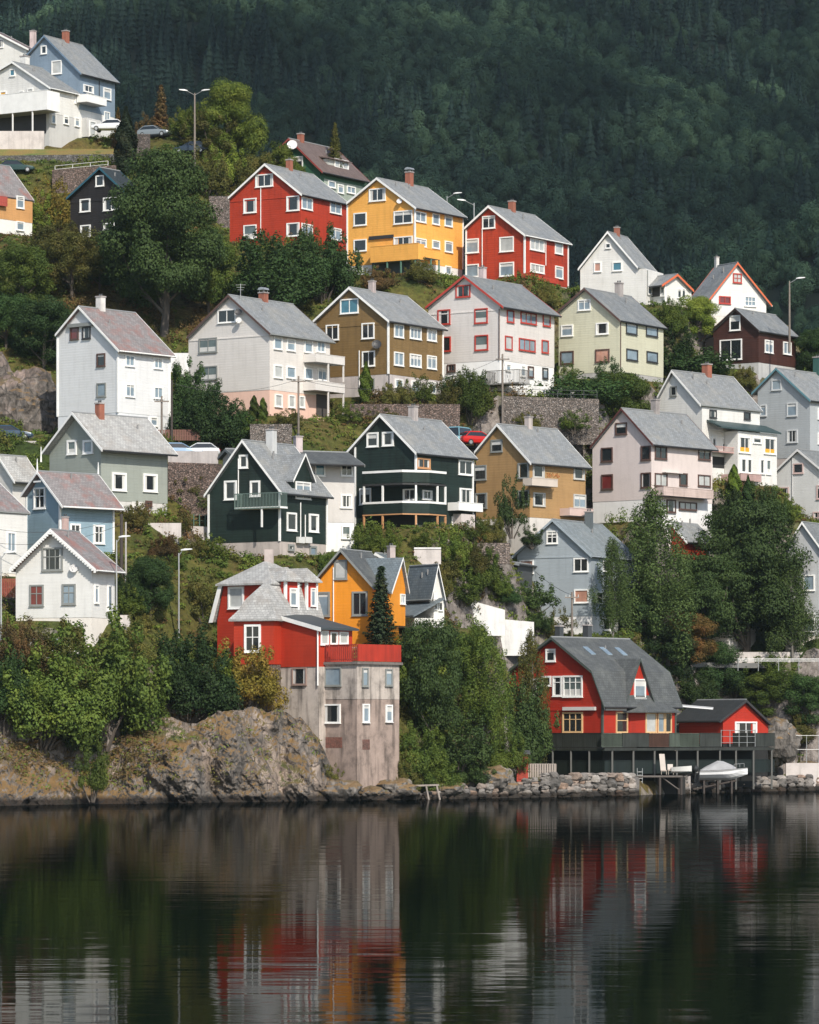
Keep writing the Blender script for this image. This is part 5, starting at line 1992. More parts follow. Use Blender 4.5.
def rubble(name, x0, x1, topf, size, dY, label=None, cat=None, kind=None, slope=.35, sq=.45, core=True):
    mb = MB()
    px = x0
    k = 0
    Y0 = shoreY((x0 + x1) / 2)
    ppm = F / Y0
    while px < x1:
        sz = size * random.uniform(.7, 1.35)
        z = -.3
        zt = topf(px)
        while z < zt:
            s = size * random.uniform(.65, 1.3)
            Y = shoreY(px) + dY + z * slope + random.uniform(-.12, .12)
            h = min(s * random.uniform(.55, .8), zt - z + .25)
            mb.blob((K(px) * Y, Y, z + h / 2), s * .62, .5 * s, h * .62, k, .45, 2, squareness=sq)
            z += h * .92
            k += 1
        px += sz * ppm * .95
    if core:
        a, b = at(x0, 797, shoreY(x0) + dY), at(x1, 797, shoreY(x1) + dY)
        for i in range(12):
            u0, u1 = i / 12, (i + 1) / 12
            p0, p1 = [at(x0 + (x1 - x0) * u, 797, shoreY(x0 + (x1 - x0) * u) + dY) for u in (u0, u1)]
            zt = min(topf(x0 + (x1 - x0) * u0), topf(x0 + (x1 - x0) * u1)) - .1
            mb.hexa([(p0.x, p0.y + .6, -1), (p1.x, p1.y + .6, -1), (p1.x, p1.y + 3, -1), (p0.x, p0.y + 3, -1),
                     (p0.x, p0.y + .75 + zt * slope, zt - .25), (p1.x, p1.y + .75 + zt * slope, zt - .25), (p1.x, p1.y + 3, zt), (p0.x, p0.y + 3, zt)])
    o = mb.build(name, STONE, smooth=False, recalc=False)
    return tag(o, label, cat, None, kind)


rubble('stone_quay', 545, 640, lambda p: HC + (YH - 776) * shoreY(p) / F, .75, .2, 'dry stone quay wall of pale boulders under the red gambrel house', 'quay wall', slope=.12)
rubble('stone_quay', 450, 544, lambda p: HC + (YH - np.interp(p, [450, 520, 544], [790, 783, 779])) * shoreY(p) / F, .65, .3, 'low grey stone bank below the small red shed', 'stone bank', slope=.4, sq=.6)
rubble('riprap', 684, 900, lambda p: HC + (YH - np.interp(p, [684, 740, 770, 819, 900], [775, 777, 779, 777, 777])) * shoreY(p) / F, .9, .2, kind='stuff', slope=1.0, sq=.3)
rubble('riprap', 385, 452, lambda p: .4, .5, .4, kind='stuff', slope=.9, sq=.3)

# ---------------------------------------------------------------- water
def water_mat():
    m, nt, nd, ln, b = new_mat('fjord_water')
    geo = N(nt, 'ShaderNodeNewGeometry')
    b.inputs['Base Color'].default_value = (.004, .009, .008, 1)
    b.inputs['Roughness'].default_value = .4
    b.inputs['Specular IOR Level'].default_value = 0.0
    gl = N(nt, 'ShaderNodeBsdfGlossy')
    gl.inputs['Color'].default_value = (.33, .335, .335, 1)
    gl.inputs['Roughness'].default_value = .03
    mx = N(nt, 'ShaderNodeMixShader')
    lw = N(nt, 'ShaderNodeFresnel')
    lw.inputs['IOR'].default_value = 1.333
    ln.new(lw.outputs[0], mx.inputs[0])
    ln.new(b.outputs[0], mx.inputs[1])
    ln.new(gl.outputs[0], mx.inputs[2])
    ln.new(mx.outputs[0], [x for x in nd if x.type == 'OUTPUT_MATERIAL'][0].inputs['Surface'])
    h = None
    prev = None
    for sc, s in (((.09, .25, 1), .014), ((.40, 1.1, 1), .0042), ((1.4, 3.4, 1), .0009)):
        n = N(nt, 'ShaderNodeTexNoise', Scale=1.0, Detail=2.0, Roughness=.5)
        ln.new(scaled(nt, geo.outputs['Position'], sc), n.inputs['Vector'])
        bp = N(nt, 'ShaderNodeBump', Strength=1.0, Distance=s)
        ln.new(n.outputs[0], bp.inputs['Height'])
        if prev is not None:
            ln.new(prev, bp.inputs['Normal'])
        prev = bp.outputs[0]
    ln.new(prev, b.inputs['Normal'])
    ln.new(prev, gl.inputs['Normal'])
    return m


mb = MB()
mb.poly([(-700, -60, 0), (700, -60, 0), (700, 420, 0), (-700, 420, 0)])
wt = mb.build('water', water_mat(), recalc=False)
tag(wt, kind='structure')

# ---------------------------------------------------------------- the forested mountain
MX = np.linspace(-620, 620, 150)
MY = np.concatenate([np.linspace(560, 1000, 50), np.linspace(1010, 2100, 120)])
GX, GY = np.meshgrid(MX, MY)


def mountain_z(x, y):
    b = np.interp(y, [560, 700, 2100], [15, 20, 480])
    gul = np.sin((x * .9 + y * .42) / 62.0) * 12 + np.sin((x * .5 - y * .35 + 40) / 37.0) * 8
    return b + (gul + fbm(x / 90, y / 90, 5) * 46) * np.clip((y - 640) / 200, 0, 1)


grid_mesh('mountain', GX, GY, mountain_z(GX, GY), plain((.010, .02, .013), 1.0, 0.0, .2))
# ---------------------------------------------------------------- vegetation
def leaf_quads(C, Nrm, size, aspect=.6, jitter=.35):
    """C (n,3) centres, Nrm (n,3) facing directions -> folded leaf-clump quads (n*4,3)"""
    n = len(C)
    Nn = Nrm / (np.linalg.norm(Nrm, axis=1, keepdims=True) + 1e-9)
    r = rng.normal(size=(n, 3))
    T = np.cross(Nn, r)
    T /= np.linalg.norm(T, axis=1, keepdims=True) + 1e-9
    B = np.cross(Nn, T)
    s = (size * (1 + jitter * rng.uniform(-1, 1, n)))[:, None]
    a = aspect
    return np.stack([C - T * s * .5, C - B * s * .5 * a + Nn * s * .12, C + T * s * .5, C + B * s * .5 * a + Nn * s * .12], 1).reshape(-1, 3)


def quads_mesh(name, V, mats=None):
    n = len(V) // 4
    me = bpy.data.meshes.new(name)
    me.vertices.add(len(V))
    me.vertices.foreach_set('co', V.astype(np.float32).ravel())
    me.loops.add(n * 4)
    me.loops.foreach_set('vertex_index', np.arange(n * 4, dtype=np.int32))
    me.polygons.add(n)
    me.polygons.foreach_set('loop_start', np.arange(0, n * 4, 4, dtype=np.int32))
    me.polygons.foreach_set('loop_total', np.full(n, 4, dtype=np.int32))
    me.update(calc_edges=True)
    me.validate()
    for m in mats or []:
        me.materials.append(m)
    return me


def sph(n):
    v = rng.normal(size=(n, 3))
    return v / np.linalg.norm(v, axis=1, keepdims=True)


def blobs_cloud(blobs, density, size, droop=0.0, flat=.8, aspect=.6):
    """blobs: list of (x,y,z,rx,rz); leaves spread through a thick outer shell"""
    out = []
    for (x, y, z, rx, rz) in blobs:
        n = int(density * 4 * math.pi * rx * (rx + rz) / 2)
        d = sph(n)
        rad = rng.uniform(.45, 1.05, n) ** .6
        # ragged outline
        rad *= 1 + .22 * np.sin(d[:, 0] * 5 + x * 3) * np.cos(d[:, 2] * 6 + y * 2)
        P = d * rad[:, None] * np.array([rx, rx, rz]) + np.array([x, y, z])
        P[:, 2] -= droop * rng.uniform(0, 1, n) ** 2
        Nr = d * 1.0 + rng.normal(size=(n, 3)) * .45 + np.array([0, 0, .4])
        out.append(leaf_quads(P, Nr, size, aspect))
    return np.concatenate(out)


def limb_mesh(mb, p, q, r0, r1, bend=.25, n=6):
    p, q = Vector(p), Vector(q)
    prev = p
    L = (q - p).length
    pr = r0
    o = Vector((random.uniform(-1, 1), random.uniform(-1, 1), 0)) * bend * L * .2
    for k in range(1, 4):
        u = k / 3
        c = p.lerp(q, u) + o * math.sin(math.pi * u)
        rr = r0 + (r1 - r0) * u
        mb.tube(prev, c, pr, rr, n=n, caps=k == 3)
        prev, pr = c, rr


BARK = render_wall((.085, .07, .058), .3)
BIRCHBARK = render_wall((.16, .15, .135), .5)


def raw_mesh(mb, name, mat):
    me = bpy.data.meshes.new(name)
    me.from_pydata([tuple(v) for v in mb.v], [], mb.f)
    me.materials.append(mat)
    return me


def proto_broad(h, w, nb, seed, dens=42, leaf=.22, base=.22, spread=1.0):
    random.seed(seed)
    R = w / 2
    bl = []
    for k in range(nb):
        u = random.random()
        z = h * (base + (1 - base) * (.12 + .8 * u))
        env = R * math.sqrt(max(.08, 1 - ((u - .35) / .72) ** 2))
        a = random.uniform(0, 2 * math.pi)
        rr = env * math.sqrt(random.random()) * .85
        s = random.uniform(.20, .34) * R
        bl.append((rr * math.cos(a), rr * math.sin(a), z, s * random.uniform(1, 1.3), s * random.uniform(.65, .95)))
    V = blobs_cloud(bl, dens, leaf)
    mb = MB()
    limb_mesh(mb, (0, 0, -1), (0, 0, h * .55), h * .028, h * .014, .15, 8)
    for b in bl[::3]:
        z0 = h * random.uniform(base * .6, .5)
        limb_mesh(mb, (0, 0, z0), (b[0], b[1], b[2]), h * .010, h * .003, .5, 5)
    return quads_mesh('crown', V), raw_mesh(mb, 'trunk', BARK)


def proto_birch(h, w, seed, leaf=.19, dens=34):
    random.seed(seed)
    R = w / 2
    bl = []
    mb = MB()
    limb_mesh(mb, (0, 0, -1), (.3, 0, h * .97), h * .016, h * .003, .3, 7)
    for k in range(58):
        u = (k + random.random()) / 58
        z = h * (.22 + .76 * u)
        env = R * 1.15 * (1 - u) ** .62 * random.uniform(.15, 1.0) * (.6 + .4 * min(1, u * 4))
        a = k * 2.4 + random.uniform(-.4, .4)
        s = R * random.uniform(.17, .30) * (1.1 - .5 * u)
        x, y = env * math.cos(a), env * math.sin(a)
        bl.append((x, y, z, s, s * random.uniform(1.0, 1.9)))
        if random.random() < .5:
            bl.append((x * 1.12, y * 1.12, z - s * 1.7, s * .6, s * 1.5))
        limb_mesh(mb, (0, 0, z - env * .5), (x, y, z), h * .005, h * .0015, .3, 4)
    V = blobs_cloud(bl, dens, leaf, droop=.4)
    return quads_mesh('crown', V), raw_mesh(mb, 'trunk', BIRCHBARK)


def proto_shrub(h, w, nb, seed, leaf=.20, dens=42):
    random.seed(seed)
    R = w / 2
    bl = []
    mb = MB()
    for k in range(nb):
        a, rr = random.uniform(0, 6.283), R * math.sqrt(random.random()) * .8
        top = h * (1 - .55 * (rr / R) ** 2) * random.uniform(.7, 1.02)
        z = top * random.uniform(.25, .8)
        s = R * random.uniform(.2, .36)
        bl.append((rr * math.cos(a), rr * math.sin(a), z, s, min(s * .9, max(.2, top - z))))
        if k % 2 == 0:
            limb_mesh(mb, (rr * .2 * math.cos(a), rr * .2 * math.sin(a), -.6), (rr * math.cos(a), rr * math.sin(a), z), h * .02, h * .006, .4, 5)
    # loose sprays that break the outline
    for k in range(nb):
        a, rr = random.uniform(0, 6.283), R * random.uniform(.3, 1.0)
        z = h * (1.02 - .5 * (rr / R) ** 2) * random.uniform(.75, 1.12)
        bl.append((rr * math.cos(a), rr * math.sin(a), z, R * .10, R * .16))
    V = blobs_cloud(bl, dens, leaf)
    return quads_mesh('crown', V), raw_mesh(mb, 'trunk', BARK)


def proto_spruce(h, w, seed, leaf=.36, step=.24, dens=.9):
    random.seed(seed)
    C, Nr = [], []
    mb = MB()
    limb_mesh(mb, (0, 0, -.8), (0, 0, h * .98), h * .016, h * .003, .05, 7)
    z = h * .06
    while z < h * .985:
        u = z / h
        L = w / 2 * (1 - u) ** .85 * random.uniform(.85, 1.1) + .22
        nb = 9 if u < .7 else 6
        for k in range(nb):
            a = 6.283 * k / nb + random.uniform(-.3, .3)
            l = L * random.uniform(.7, 1.1)
            m = max(6, int(l / .045 * dens))
            for i in range(m):
                f = (i + random.random()) / m
                rr = l * f
                zz = z - l * .28 * f + .10 * l * f * f * 2
                wd = .26 * l * (1 - f) + .08
                off = random.uniform(-wd, wd)
                C.append((rr * math.cos(a) - off * math.sin(a), rr * math.sin(a) + off * math.cos(a), zz + random.uniform(-.14, .03)))
                Nr.append((math.cos(a) * .4 + random.uniform(-.5, .5), math.sin(a) * .4 + random.uniform(-.5, .5), .7))
        z += step * (1.1 - .5 * u)
    V = leaf_quads(np.array(C), np.array(Nr), leaf, .45)
    return quads_mesh('crown', V), raw_mesh(mb, 'trunk', BARK)


def proto_column(h, w, seed, leaf=.2, taper=.6):
    random.seed(seed)
    n = int(h * w * 900)
    u = rng.random(n)
    a = rng.uniform(0, 6.283, n)
    env = w / 2 * np.minimum(1, (1 - u) * 2.2) ** taper * (.85 + .25 * np.sin(a * 3 + u * 17))
    rr = env * rng.uniform(.55, 1.05, n) ** .5
    C = np.stack([rr * np.cos(a), rr * np.sin(a), u * h], 1)
    Nr = np.stack([np.cos(a), np.sin(a), .6 + 0 * a], 1) + rng.normal(size=(n, 3)) * .5
    mb = MB()
    mb.tube((0, 0, -.6), (0, 0, h * .7), .09, .03)
    return quads_mesh('crown', leaf_quads(C, Nr, leaf, .5)), raw_mesh(mb, 'trunk', BARK)


PROTO = {
    'broad1': (proto_broad(11, 10, 46, 1), 11, 10), 'broad2': (proto_broad(11, 9, 40, 2), 11, 9), 'broad3': (proto_broad(9, 9, 38, 3, base=.1), 9, 9),
    'big': (proto_broad(14, 10, 80, 12, 40, .23, .16), 14, 10),
    'birch1': (proto_birch(13, 6.5, 4), 13, 6.5), 'birch2': (proto_birch(12, 8, 5), 12, 8), 'birch3': (proto_birch(14, 7.5, 15, dens=36), 14, 7.5),
    'shrub1': (proto_shrub(3.5, 5, 16, 6), 3.5, 5), 'shrub2': (proto_shrub(3, 4.4, 14, 7), 3, 4.4), 'shrub3': (proto_shrub(5, 5.5, 20, 8), 5, 5.5), 'shrub4': (proto_shrub(6, 8, 34, 9, .22, 40), 6, 8),
    'hedge': (proto_shrub(1.6, 4.6, 22, 16, .16, 44), 1.6, 4.6),
    'spruce1': (proto_spruce(8, 3.6, 10), 8, 3.6), 'spruce2': (proto_spruce(8.5, 4.0, 11, .36, .3, .8), 8.5, 4.2),
    'thuja': (proto_column(5.0, 1.5, 13), 5.0, 1.5), 'cone': (proto_column(5.0, 1.6, 14, .22, 1.0), 5.0, 1.6),
}
LEAF = {
    'dark': leaf_mat((0.021, 0.044, 0.013), (0.049, 0.092, 0.022), (0.039, 0.085, 0.024)),
    'mid': leaf_mat((0.041, 0.071, 0.014), (0.100, 0.149, 0.024), (0.136, 0.169, 0.027)),
    'bright': leaf_mat((0.059, 0.093, 0.014), (0.144, 0.194, 0.027), (0.203, 0.233, 0.037)),
    'yellow': leaf_mat((0.115, 0.101, 0.016), (0.270, 0.216, 0.034), (0.324, 0.203, 0.041)),
    'olive': leaf_mat((0.057, 0.065, 0.016), (0.144, 0.146, 0.032), (0.172, 0.140, 0.034)),
    'brown': leaf_mat((0.054, 0.041, 0.019), (0.135, 0.095, 0.035), (0.189, 0.101, 0.038)),
    'deep': leaf_mat((0.024, 0.044, 0.013), (0.050, 0.084, 0.022), (0.057, 0.090, 0.022)),
    'spruce': leaf_mat((0.016, 0.032, 0.016), (0.041, 0.065, 0.027), (0.068, 0.068, 0.027)),
    'rust': leaf_mat((0.068, 0.054, 0.016), (0.162, 0.101, 0.027), (0.216, 0.095, 0.027)),
    'birch': leaf_mat((0.039, 0.068, 0.020), (0.088, 0.131, 0.033), (0.079, 0.119, 0.033)),
    'thuja': leaf_mat((0.061, 0.108, 0.014), (0.135, 0.203, 0.024), (0.135, 0.176, 0.027)),
}
DEF_GROUP = {}


def plant(kind, px, py, hp, leaf, label, wide=1.0, cat=None, Y=None, group=None, name=None, sink=.15):
    """a plant rooted where picture point (px, py) meets the ground, hp picture rows tall"""
    (cm, tm), h0, w0 = PROTO[kind]
    if Y is None:
        p = hit(px, py)
    else:
        p = at(px, py, Y)
    s = hp * p.y / F / h0
    nm = name or {'b': 'tree', 's': 'shrub', 'h': 'hedge', 't': 'thuja', 'c': 'conifer'}[kind[0]]
    if kind.startswith('spruce'):
        nm = 'spruce_tree'
    if kind.startswith('birch'):
        nm = 'birch_tree'
    cat = cat or nm.replace('_', ' ')
    r = empty(nm, (p.x, p.y, p.z - sink), label, cat, group)
    rz = random.uniform(0, 6.28)
    for me, n, m in ((cm, 'crown', LEAF[leaf]), (tm, 'trunk', None)):
        if n == 'trunk' and kind.startswith('hedge'):
            continue
        o = bpy.data.objects.new(n, me)
        COL.objects.link(o)
        o.parent = r
        o.scale = (s * wide, s * wide, s)
        o.rotation_euler = (0, 0, rz)
        if m:
            if not me.materials:
                me.materials.append(m)
            o.material_slots[0].link = 'OBJECT'
            o.material_slots[0].material = m
    return r


random.seed(21)
SHORE_L = 'bushes along the left shore'
for a in [
    # kind, px, base y, height px, leaf, label, width factor
    ('big', 163, 335, 188, 'deep', 'largest broad dark green tree, standing over the black stained house', .86),
    ('cone', 126, 172, 66, 'spruce', 'slim dark column conifer beside the hilltop lawn', 1.05),
    ('broad1', 232, 172, 90, 'bright', 'broad yellowish green tree right of the double street lamp', .8),
    ('broad2', 285, 168, 70, 'bright', 'fresh green tree behind the dark green and brown house', .75),
    ('broad3', 258, 165, 62, 'olive', 'yellowish tree between the lamp tree and the green and brown house', .8),
    ('shrub4', 190, 140, 34, 'bright', 'bright bush behind the two headed lamp pole', 1.0),
    ('spruce2', 161, 128, 64, 'brown', 'brownish tipped spruce at the top of the driveway', .8),
    ('spruce2', 335, 172, 52, 'olive', 'small spruce poking up right of the green and brown house', .8, None, 486),
    ('spruce2', 118, 118, 44, 'rust', 'thin brownish spruce beside the slate blue house', .7),
    ('shrub3', 210, 158, 48, 'olive', 'pale olive bush behind the double street lamp', 1.2),
    ('shrub3', 258, 190, 58, 'mid', 'green bush above the left red house', 1.0),
    ('shrub4', 150, 122, 34, 'brown', 'tawny bush beside the grey car on the ridge', .8),
    ('shrub4', 178, 128, 30, 'olive', 'tawny green bush behind the dark blue car on the driveway', .8),
    ('shrub4', 226, 192, 48, 'bright', 'bright green bush left of the left red house', .9),
    ('shrub3', 205, 195, 50, 'olive', 'olive bush below the double street lamp pole', 1.0),
    ('broad3', 310, 200, 60, 'mid', 'green tree between the left red house and the green and brown house', .6),
    ('shrub4', 270, 312, 78, 'dark', 'big dark bush below the left red house', 1.15),
    ('shrub4', 322, 300, 72, 'dark', 'dark bush against the pale base of the left red house', .8),
    ('shrub3', 309, 272, 52, 'olive', 'tall thin brownish shrub at the corner of the left red house', .5),
    ('broad3', 208, 312, 82, 'mid', 'loose green tree right of the largest dark tree', .7),
    ('shrub3', 52, 232, 58, 'yellow', 'golden yellow bush beside the orange ochre house', .75),
    ('shrub3', 42, 238, 48, 'bright', 'green bush in front of the golden yellow bush', .7),
    ('broad3', 22, 315, 74, 'mid', 'round green tree below the orange ochre house', .85),
    ('broad3', 72, 300, 74, 'olive', 'yellow green tree below the black stained house', .9),
    ('shrub4', 55, 262, 42, 'olive', 'olive bush sprawling under the golden yellow bush', 1.1),
    ('broad3', 45, 372, 76, 'dark', 'dark round tree left of the tall white house', .9),
    ('birch2', 78, 425, 80, 'birch', 'loose grey green tree covering the corner of the tall white house', .8),
    ('broad3', 6, 352, 60, 'dark', 'dark tree at the left edge above the bare rock knoll', .9),
    ('broad3', 100, 290, 44, 'dark', 'dark shaded tree under the left side of the largest tree', .9),
    ('shrub4', 205, 446, 60, 'dark', 'dark bush mass below the white house on pink plaster', 1.0),
    ('shrub4', 188, 428, 66, 'dark', 'dark bush beside the pole right of the tall white house', .7),
    ('shrub4', 234, 440, 36, 'dark', 'low dark bush at the corner of the pink plaster base', .9),
    ('thuja', 254, 420, 26, 'mid', 'left one of two small thujas at the pink plaster base', 1.3),
    ('thuja', 263, 421, 24, 'mid', 'right one of two small thujas at the pink plaster base', 1.3),
    ('cone', 366, 402, 40, 'thuja', 'small pointed conifer before the olive brown house', 1.1),
    ('shrub3', 290, 428, 20, 'olive', 'garden shrub beside the pole before the pink plaster base', 1.4),
    ('shrub3', 350, 424, 24, 'mid', 'garden shrub right of the stacked corner balconies', 1.4),
    ('shrub4', 396, 408, 26, 'olive', 'yellow green bush below the olive brown house', 1.0),
    ('shrub3', 418, 402, 30, 'bright', 'bright shrub at the pale basement of the olive brown house', 1.0),
    ('shrub4', 470, 425, 50, 'mid', 'green bush below the rail terrace of the house with red frames', .8),
    ('shrub3', 447, 415, 40, 'olive', 'olive shrub between the olive brown house and the stone terrace', .9),
    ('hedge', 462, 392, 17, 'dark', 'dark clipped hedge below the house with red frames', 1.5),
    ('hedge', 582, 398, 22, 'dark', 'dark sloping hedge below the pale green house', 1.6),
    ('shrub3', 566, 385, 24, 'mid', 'shrub between the house with red frames and the pale green house', 1.0),
    ('shrub4', 545, 305, 22, 'olive', 'bush below the balcony of the red house right of the yellow house', .9),
    ('shrub4', 420, 282, 22, 'olive', 'bush below the yellow house balcony', 1.1),
    ('shrub4', 380, 290, 22, 'brown', 'tawny bank of bushes above the olive brown house roof', 1.3),
    ('broad3', 622, 432, 62, 'mid', 'round bush tree between the pale green and the pale pink house', .95),
    ('birch2', 670, 440, 52, 'birch', 'loose tree beside the pale pink house chimney', .7),
    ('shrub3', 609, 392, 32, 'dark', 'dark rounded bush at the corner of the pale green house', .9),
    ('broad3', 697, 342, 46, 'bright', 'bright yellow green tree below the porch wing', .9),
    ('shrub4', 672, 338, 36, 'mid', 'green bush between the porch wing and the pale green house', .8),
    ('shrub3', 678, 362, 38, 'dark', 'dark willow like bush right of the pale green house', .9),
    ('hedge', 690, 372, 22, 'dark', 'dark hedge before the dark brown timber house', 1.6),
    ('broad3', 815, 378, 52, 'dark', 'dark tree right of the dark brown timber house', .8),
    ('shrub4', 745, 395, 26, 'olive', 'bush below the dark brown timber house', .8),
    ('thuja', 734, 512, 46, 'thuja', 'bright green thuja before the glazed sunroom', 1.1),
    ('cone', 748, 514, 38, 'dark', 'dark green thuja beside the bright one', 1.0),
    ('thuja', 764, 484, 18, 'thuja', 'small yellow green thuja at the sunroom fence', 1.3),
    ('shrub3', 512, 530, 58, 'deep', 'small upright tree before the tan ochre house', .55, 'tree', Yof(529, 516) - 4, None, 'tree'),
    ('shrub4', 385, 555, 32, 'bright', 'bright green bush below the three verandas', .8),
    ('shrub3', 362, 552, 30, 'mid', 'green bush right of the low roofed grey house', .9),
    ('shrub3', 420, 550, 24, 'bright', 'light green shrub below the wooden veranda posts', 1.2),
    ('shrub4', 450, 570, 40, 'mid', 'green bush on the bank below the blackish house', .8),
    ('shrub3', 475, 545, 26, 'mid', 'shrub beside the white balcony plinth', 1.0),
    ('shrub4', 490, 548, 30, 'olive', 'yellow green bush below the tan ochre house', .9),
    ('shrub4', 480, 592, 44, 'mid', 'bush above the white concrete walls', .8),
    ('shrub4', 506, 612, 20, 'dark', 'dark sloping bush below the lean to shed', 1.2),
    ('shrub4', 440, 600, 34, 'olive', 'tawny green bush right of the pointed white gable', .7),
    ('shrub3', 137, 528, 28, 'olive', 'dark olive bush below the sage grey house', 1.0),
    ('shrub3', 181, 533, 22, 'olive', 'small round bush on the pale garden wall', 1.0),
    ('broad3', 150, 622, 68, 'dark', 'dark green tree between the white villa and the slim street lamp', .7),
    ('shrub3', 127, 618, 34, 'mid', 'clipped green bush beside the white villa', .8),
    ('shrub3', 205, 625, 58, 'olive', 'olive brown bush right of the slim street lamp', .8),
    ('shrub4', 165, 560, 26, 'brown', 'tawny bush on the slope below the pale garden wall', 1.0),
    ('shrub4', 230, 548, 22, 'olive', 'green bush on the wall of the dark green gabled house', 1.0),
    ('shrub4', 260, 552, 20, 'rust', 'rusty bush above the weathered mansard roof', 1.0),
    ('shrub3', 82, 622, 24, 'dark', 'dark bush at the corner of the white villa', 1.1),
    ('hedge', 52, 612, 16, 'brown', 'reddish hedge before the white villa', 1.6),
    ('spruce1', 381, 652, 88, 'spruce', 'slim pointed spruce before the orange house', .95),
    # left shore
    ('shrub4', 100, 748, 120, 'mid', 'largest light green bush on the left shore', .85),
    ('shrub4', 185, 722, 84, 'dark', 'dark round bush right of the largest shore bush', .95),
    ('shrub4', 40, 744, 100, 'mid', 'tangled bush at the left shore edge', .95),
    ('shrub4', 2, 735, 80, 'dark', 'dark bush cut by the left edge above the rocks', .7),
    ('shrub4', 60, 690, 66, 'olive', 'olive bush behind the largest shore bush', .9),
    ('shrub4', 128, 672, 50, 'olive', 'yellowish bush at the shore road lamp', .9),
    ('shrub4', 18, 675, 52, 'brown', 'brownish bush before the left road edge', .9),
    ('shrub3', 92, 793, 62, 'mid', 'low green bush down in the rock gully', .5, None, 316.5),
    ('shrub4', 243, 716, 68, 'yellow', 'yellow leaved bush left of the concrete tower', 1.0),
    ('shrub3', 215, 690, 44, 'bright', 'green bush between the shore road and the mansard house', .8),
    ('shrub3', 294, 742, 40, 'olive', 'small bush growing at the side of the concrete tower', .5),
    ('shrub3', 180, 692, 54, 'mid', 'mid green bush at the foot of the slim street lamp', .9),
    ('shrub4', 66, 756, 60, 'deep', 'dark low bush under the largest shore bush', .9),
    ('shrub4', 142, 742, 52, 'mid', 'low green bush at the top of the pale rock slab', .9),
    ('shrub3', 455, 598, 34, 'mid', 'green bush on the bank right of the pointed white gable', 1.3),
    ('shrub4', 470, 582, 34, 'olive', 'olive bush half way up the bank below the blackish house', 1.0),
    ('shrub4', 495, 602, 26, 'mid', 'green bush on the steep bank beside the lean to shed', 1.0),
    ('shrub3', 442, 580, 34, 'olive', 'olive bush on the bank behind the pointed white gable', 1.3),
    ('shrub4', 535, 634, 24, 'deep', 'dark green bush below the lean to shed', 1.1),
    ('shrub4', 432, 792, 40, 'mid', 'green bush at the waterline right of the low trestle', 1.1),
    ('shrub3', 458, 772, 60, 'deep', 'dark green bush before the grey jointed rock face', 1.1),
    ('shrub4', 505, 776, 44, 'mid', 'green bush hanging beside the small red shed', .9),
    ('shrub4', 690, 715, 34, 'deep', 'dark bush behind the canopy of the boathouse wing', 1.3),
    ('shrub4', 735, 705, 40, 'deep', 'dark bush on the bank above the boathouse wing ridge', 1.3),
    ('shrub4', 770, 690, 36, 'mid', 'green bush below the guardrail at the right', 1.4),
    ('shrub4', 762, 532, 44, 'deep', 'dark bush on the bank right of the thujas', 1.0),
    ('shrub4', 720, 540, 46, 'deep', 'dark bush on the bank left of the thujas', 1.0),
    ('shrub3', 532, 545, 22, 'deep', 'dark bush at the foot of the tall pale pole', 1.2, None, Yof(529, 516) - 3.5),
    ('shrub3', 528, 428, 18, 'olive', 'creeping shrub at the base of the tall rubble terrace wall', 1.6, None, Yof(550, 410) - 3.8),
    ('shrub3', 575, 430, 22, 'mid', 'shrub at the right base of the tall rubble terrace wall', 1.4, None, Yof(550, 410) - 3.8),
    ('shrub3', 380, 424, 18, 'olive', 'shrub before the rough wall of the olive brown house', 1.8),
    ('shrub3', 190, 500, 24, 'olive', 'olive shrub before the rough rubble wall', 1.4),
    ('shrub3', 205, 512, 22, 'mid', 'green shrub at the left foot of the dark green gabled house', 1.3),
    ('shrub3', 405, 797, 34, 'olive', 'tufty bush at the waterline right of the concrete tower', 1.0),
    ('shrub3', 332, 788, 26, 'olive', 'small bush on the rock at the left foot of the concrete tower', 1.0, None, 336.5),
    ('shrub4', 470, 790, 30, 'deep', 'dark bush hanging low over the centre shore rocks', 1.3),
    ('shrub4', 418, 778, 50, 'mid', 'dense green bush between the tower and the centre shore rocks', 1.0),
    # middle shore
    ('broad2', 432, 770, 150, 'deep', 'tall green tree right of the concrete tower', .55),
    ('birch2', 482, 750, 124, 'mid', 'loose green tree between the tower and the gambrel house', .85),
    ('shrub4', 520, 770, 92, 'deep', 'round dark bush beside the gambrel house gable', .62, None, 359),
    ('birch2', 530, 752, 122, 'olive', 'loose olive tree before the gambrel house gable', .62, None, 361),
    ('shrub4', 405, 790, 42, 'olive', 'low bush at the foot of the concrete tower', .6),
    ('shrub4', 418, 722, 84, 'bright', 'yellow green bush beside the red parapet', .62),
    ('shrub4', 462, 668, 44, 'mid', 'bush below the white concrete walls', 1.1),
    ('shrub3', 560, 640, 34, 'olive', 'bush left of the utility pole by the blue grey house', .9),
    # birches right
    ('birch1', 613, 640, 104, 'birch', 'slender birch before the big blue grey house', .95),
    ('birch2', 652, 652, 158, 'birch', 'tall birch left of the reddish house behind the trees', .98),
    ('big', 746, 668, 168, 'deep', 'tallest spreading leafy tree at the right side', .95),
    ('birch2', 793, 662, 104, 'birch', 'lower birch at the right edge before the grey white cottage', .9),
    ('broad2', 704, 664, 112, 'deep', 'dark round tree left of the tallest spreading tree', .85),
    ('broad3', 686, 672, 60, 'rust', 'reddish leaved low tree between the tall birches', 1.0),
    ('broad3', 668, 690, 62, 'dark', 'dark bush behind the gambrel roof', 1.0),
    ('broad3', 710, 700, 60, 'dark', 'dark bush above the boathouse wing', 1.0),
    ('broad3', 765, 722, 48, 'mid', 'green bush right of the boathouse wing roof', 1.1),
    ('broad3', 805, 730, 58, 'dark', 'dark green bush at the right edge below the road', 1.0),
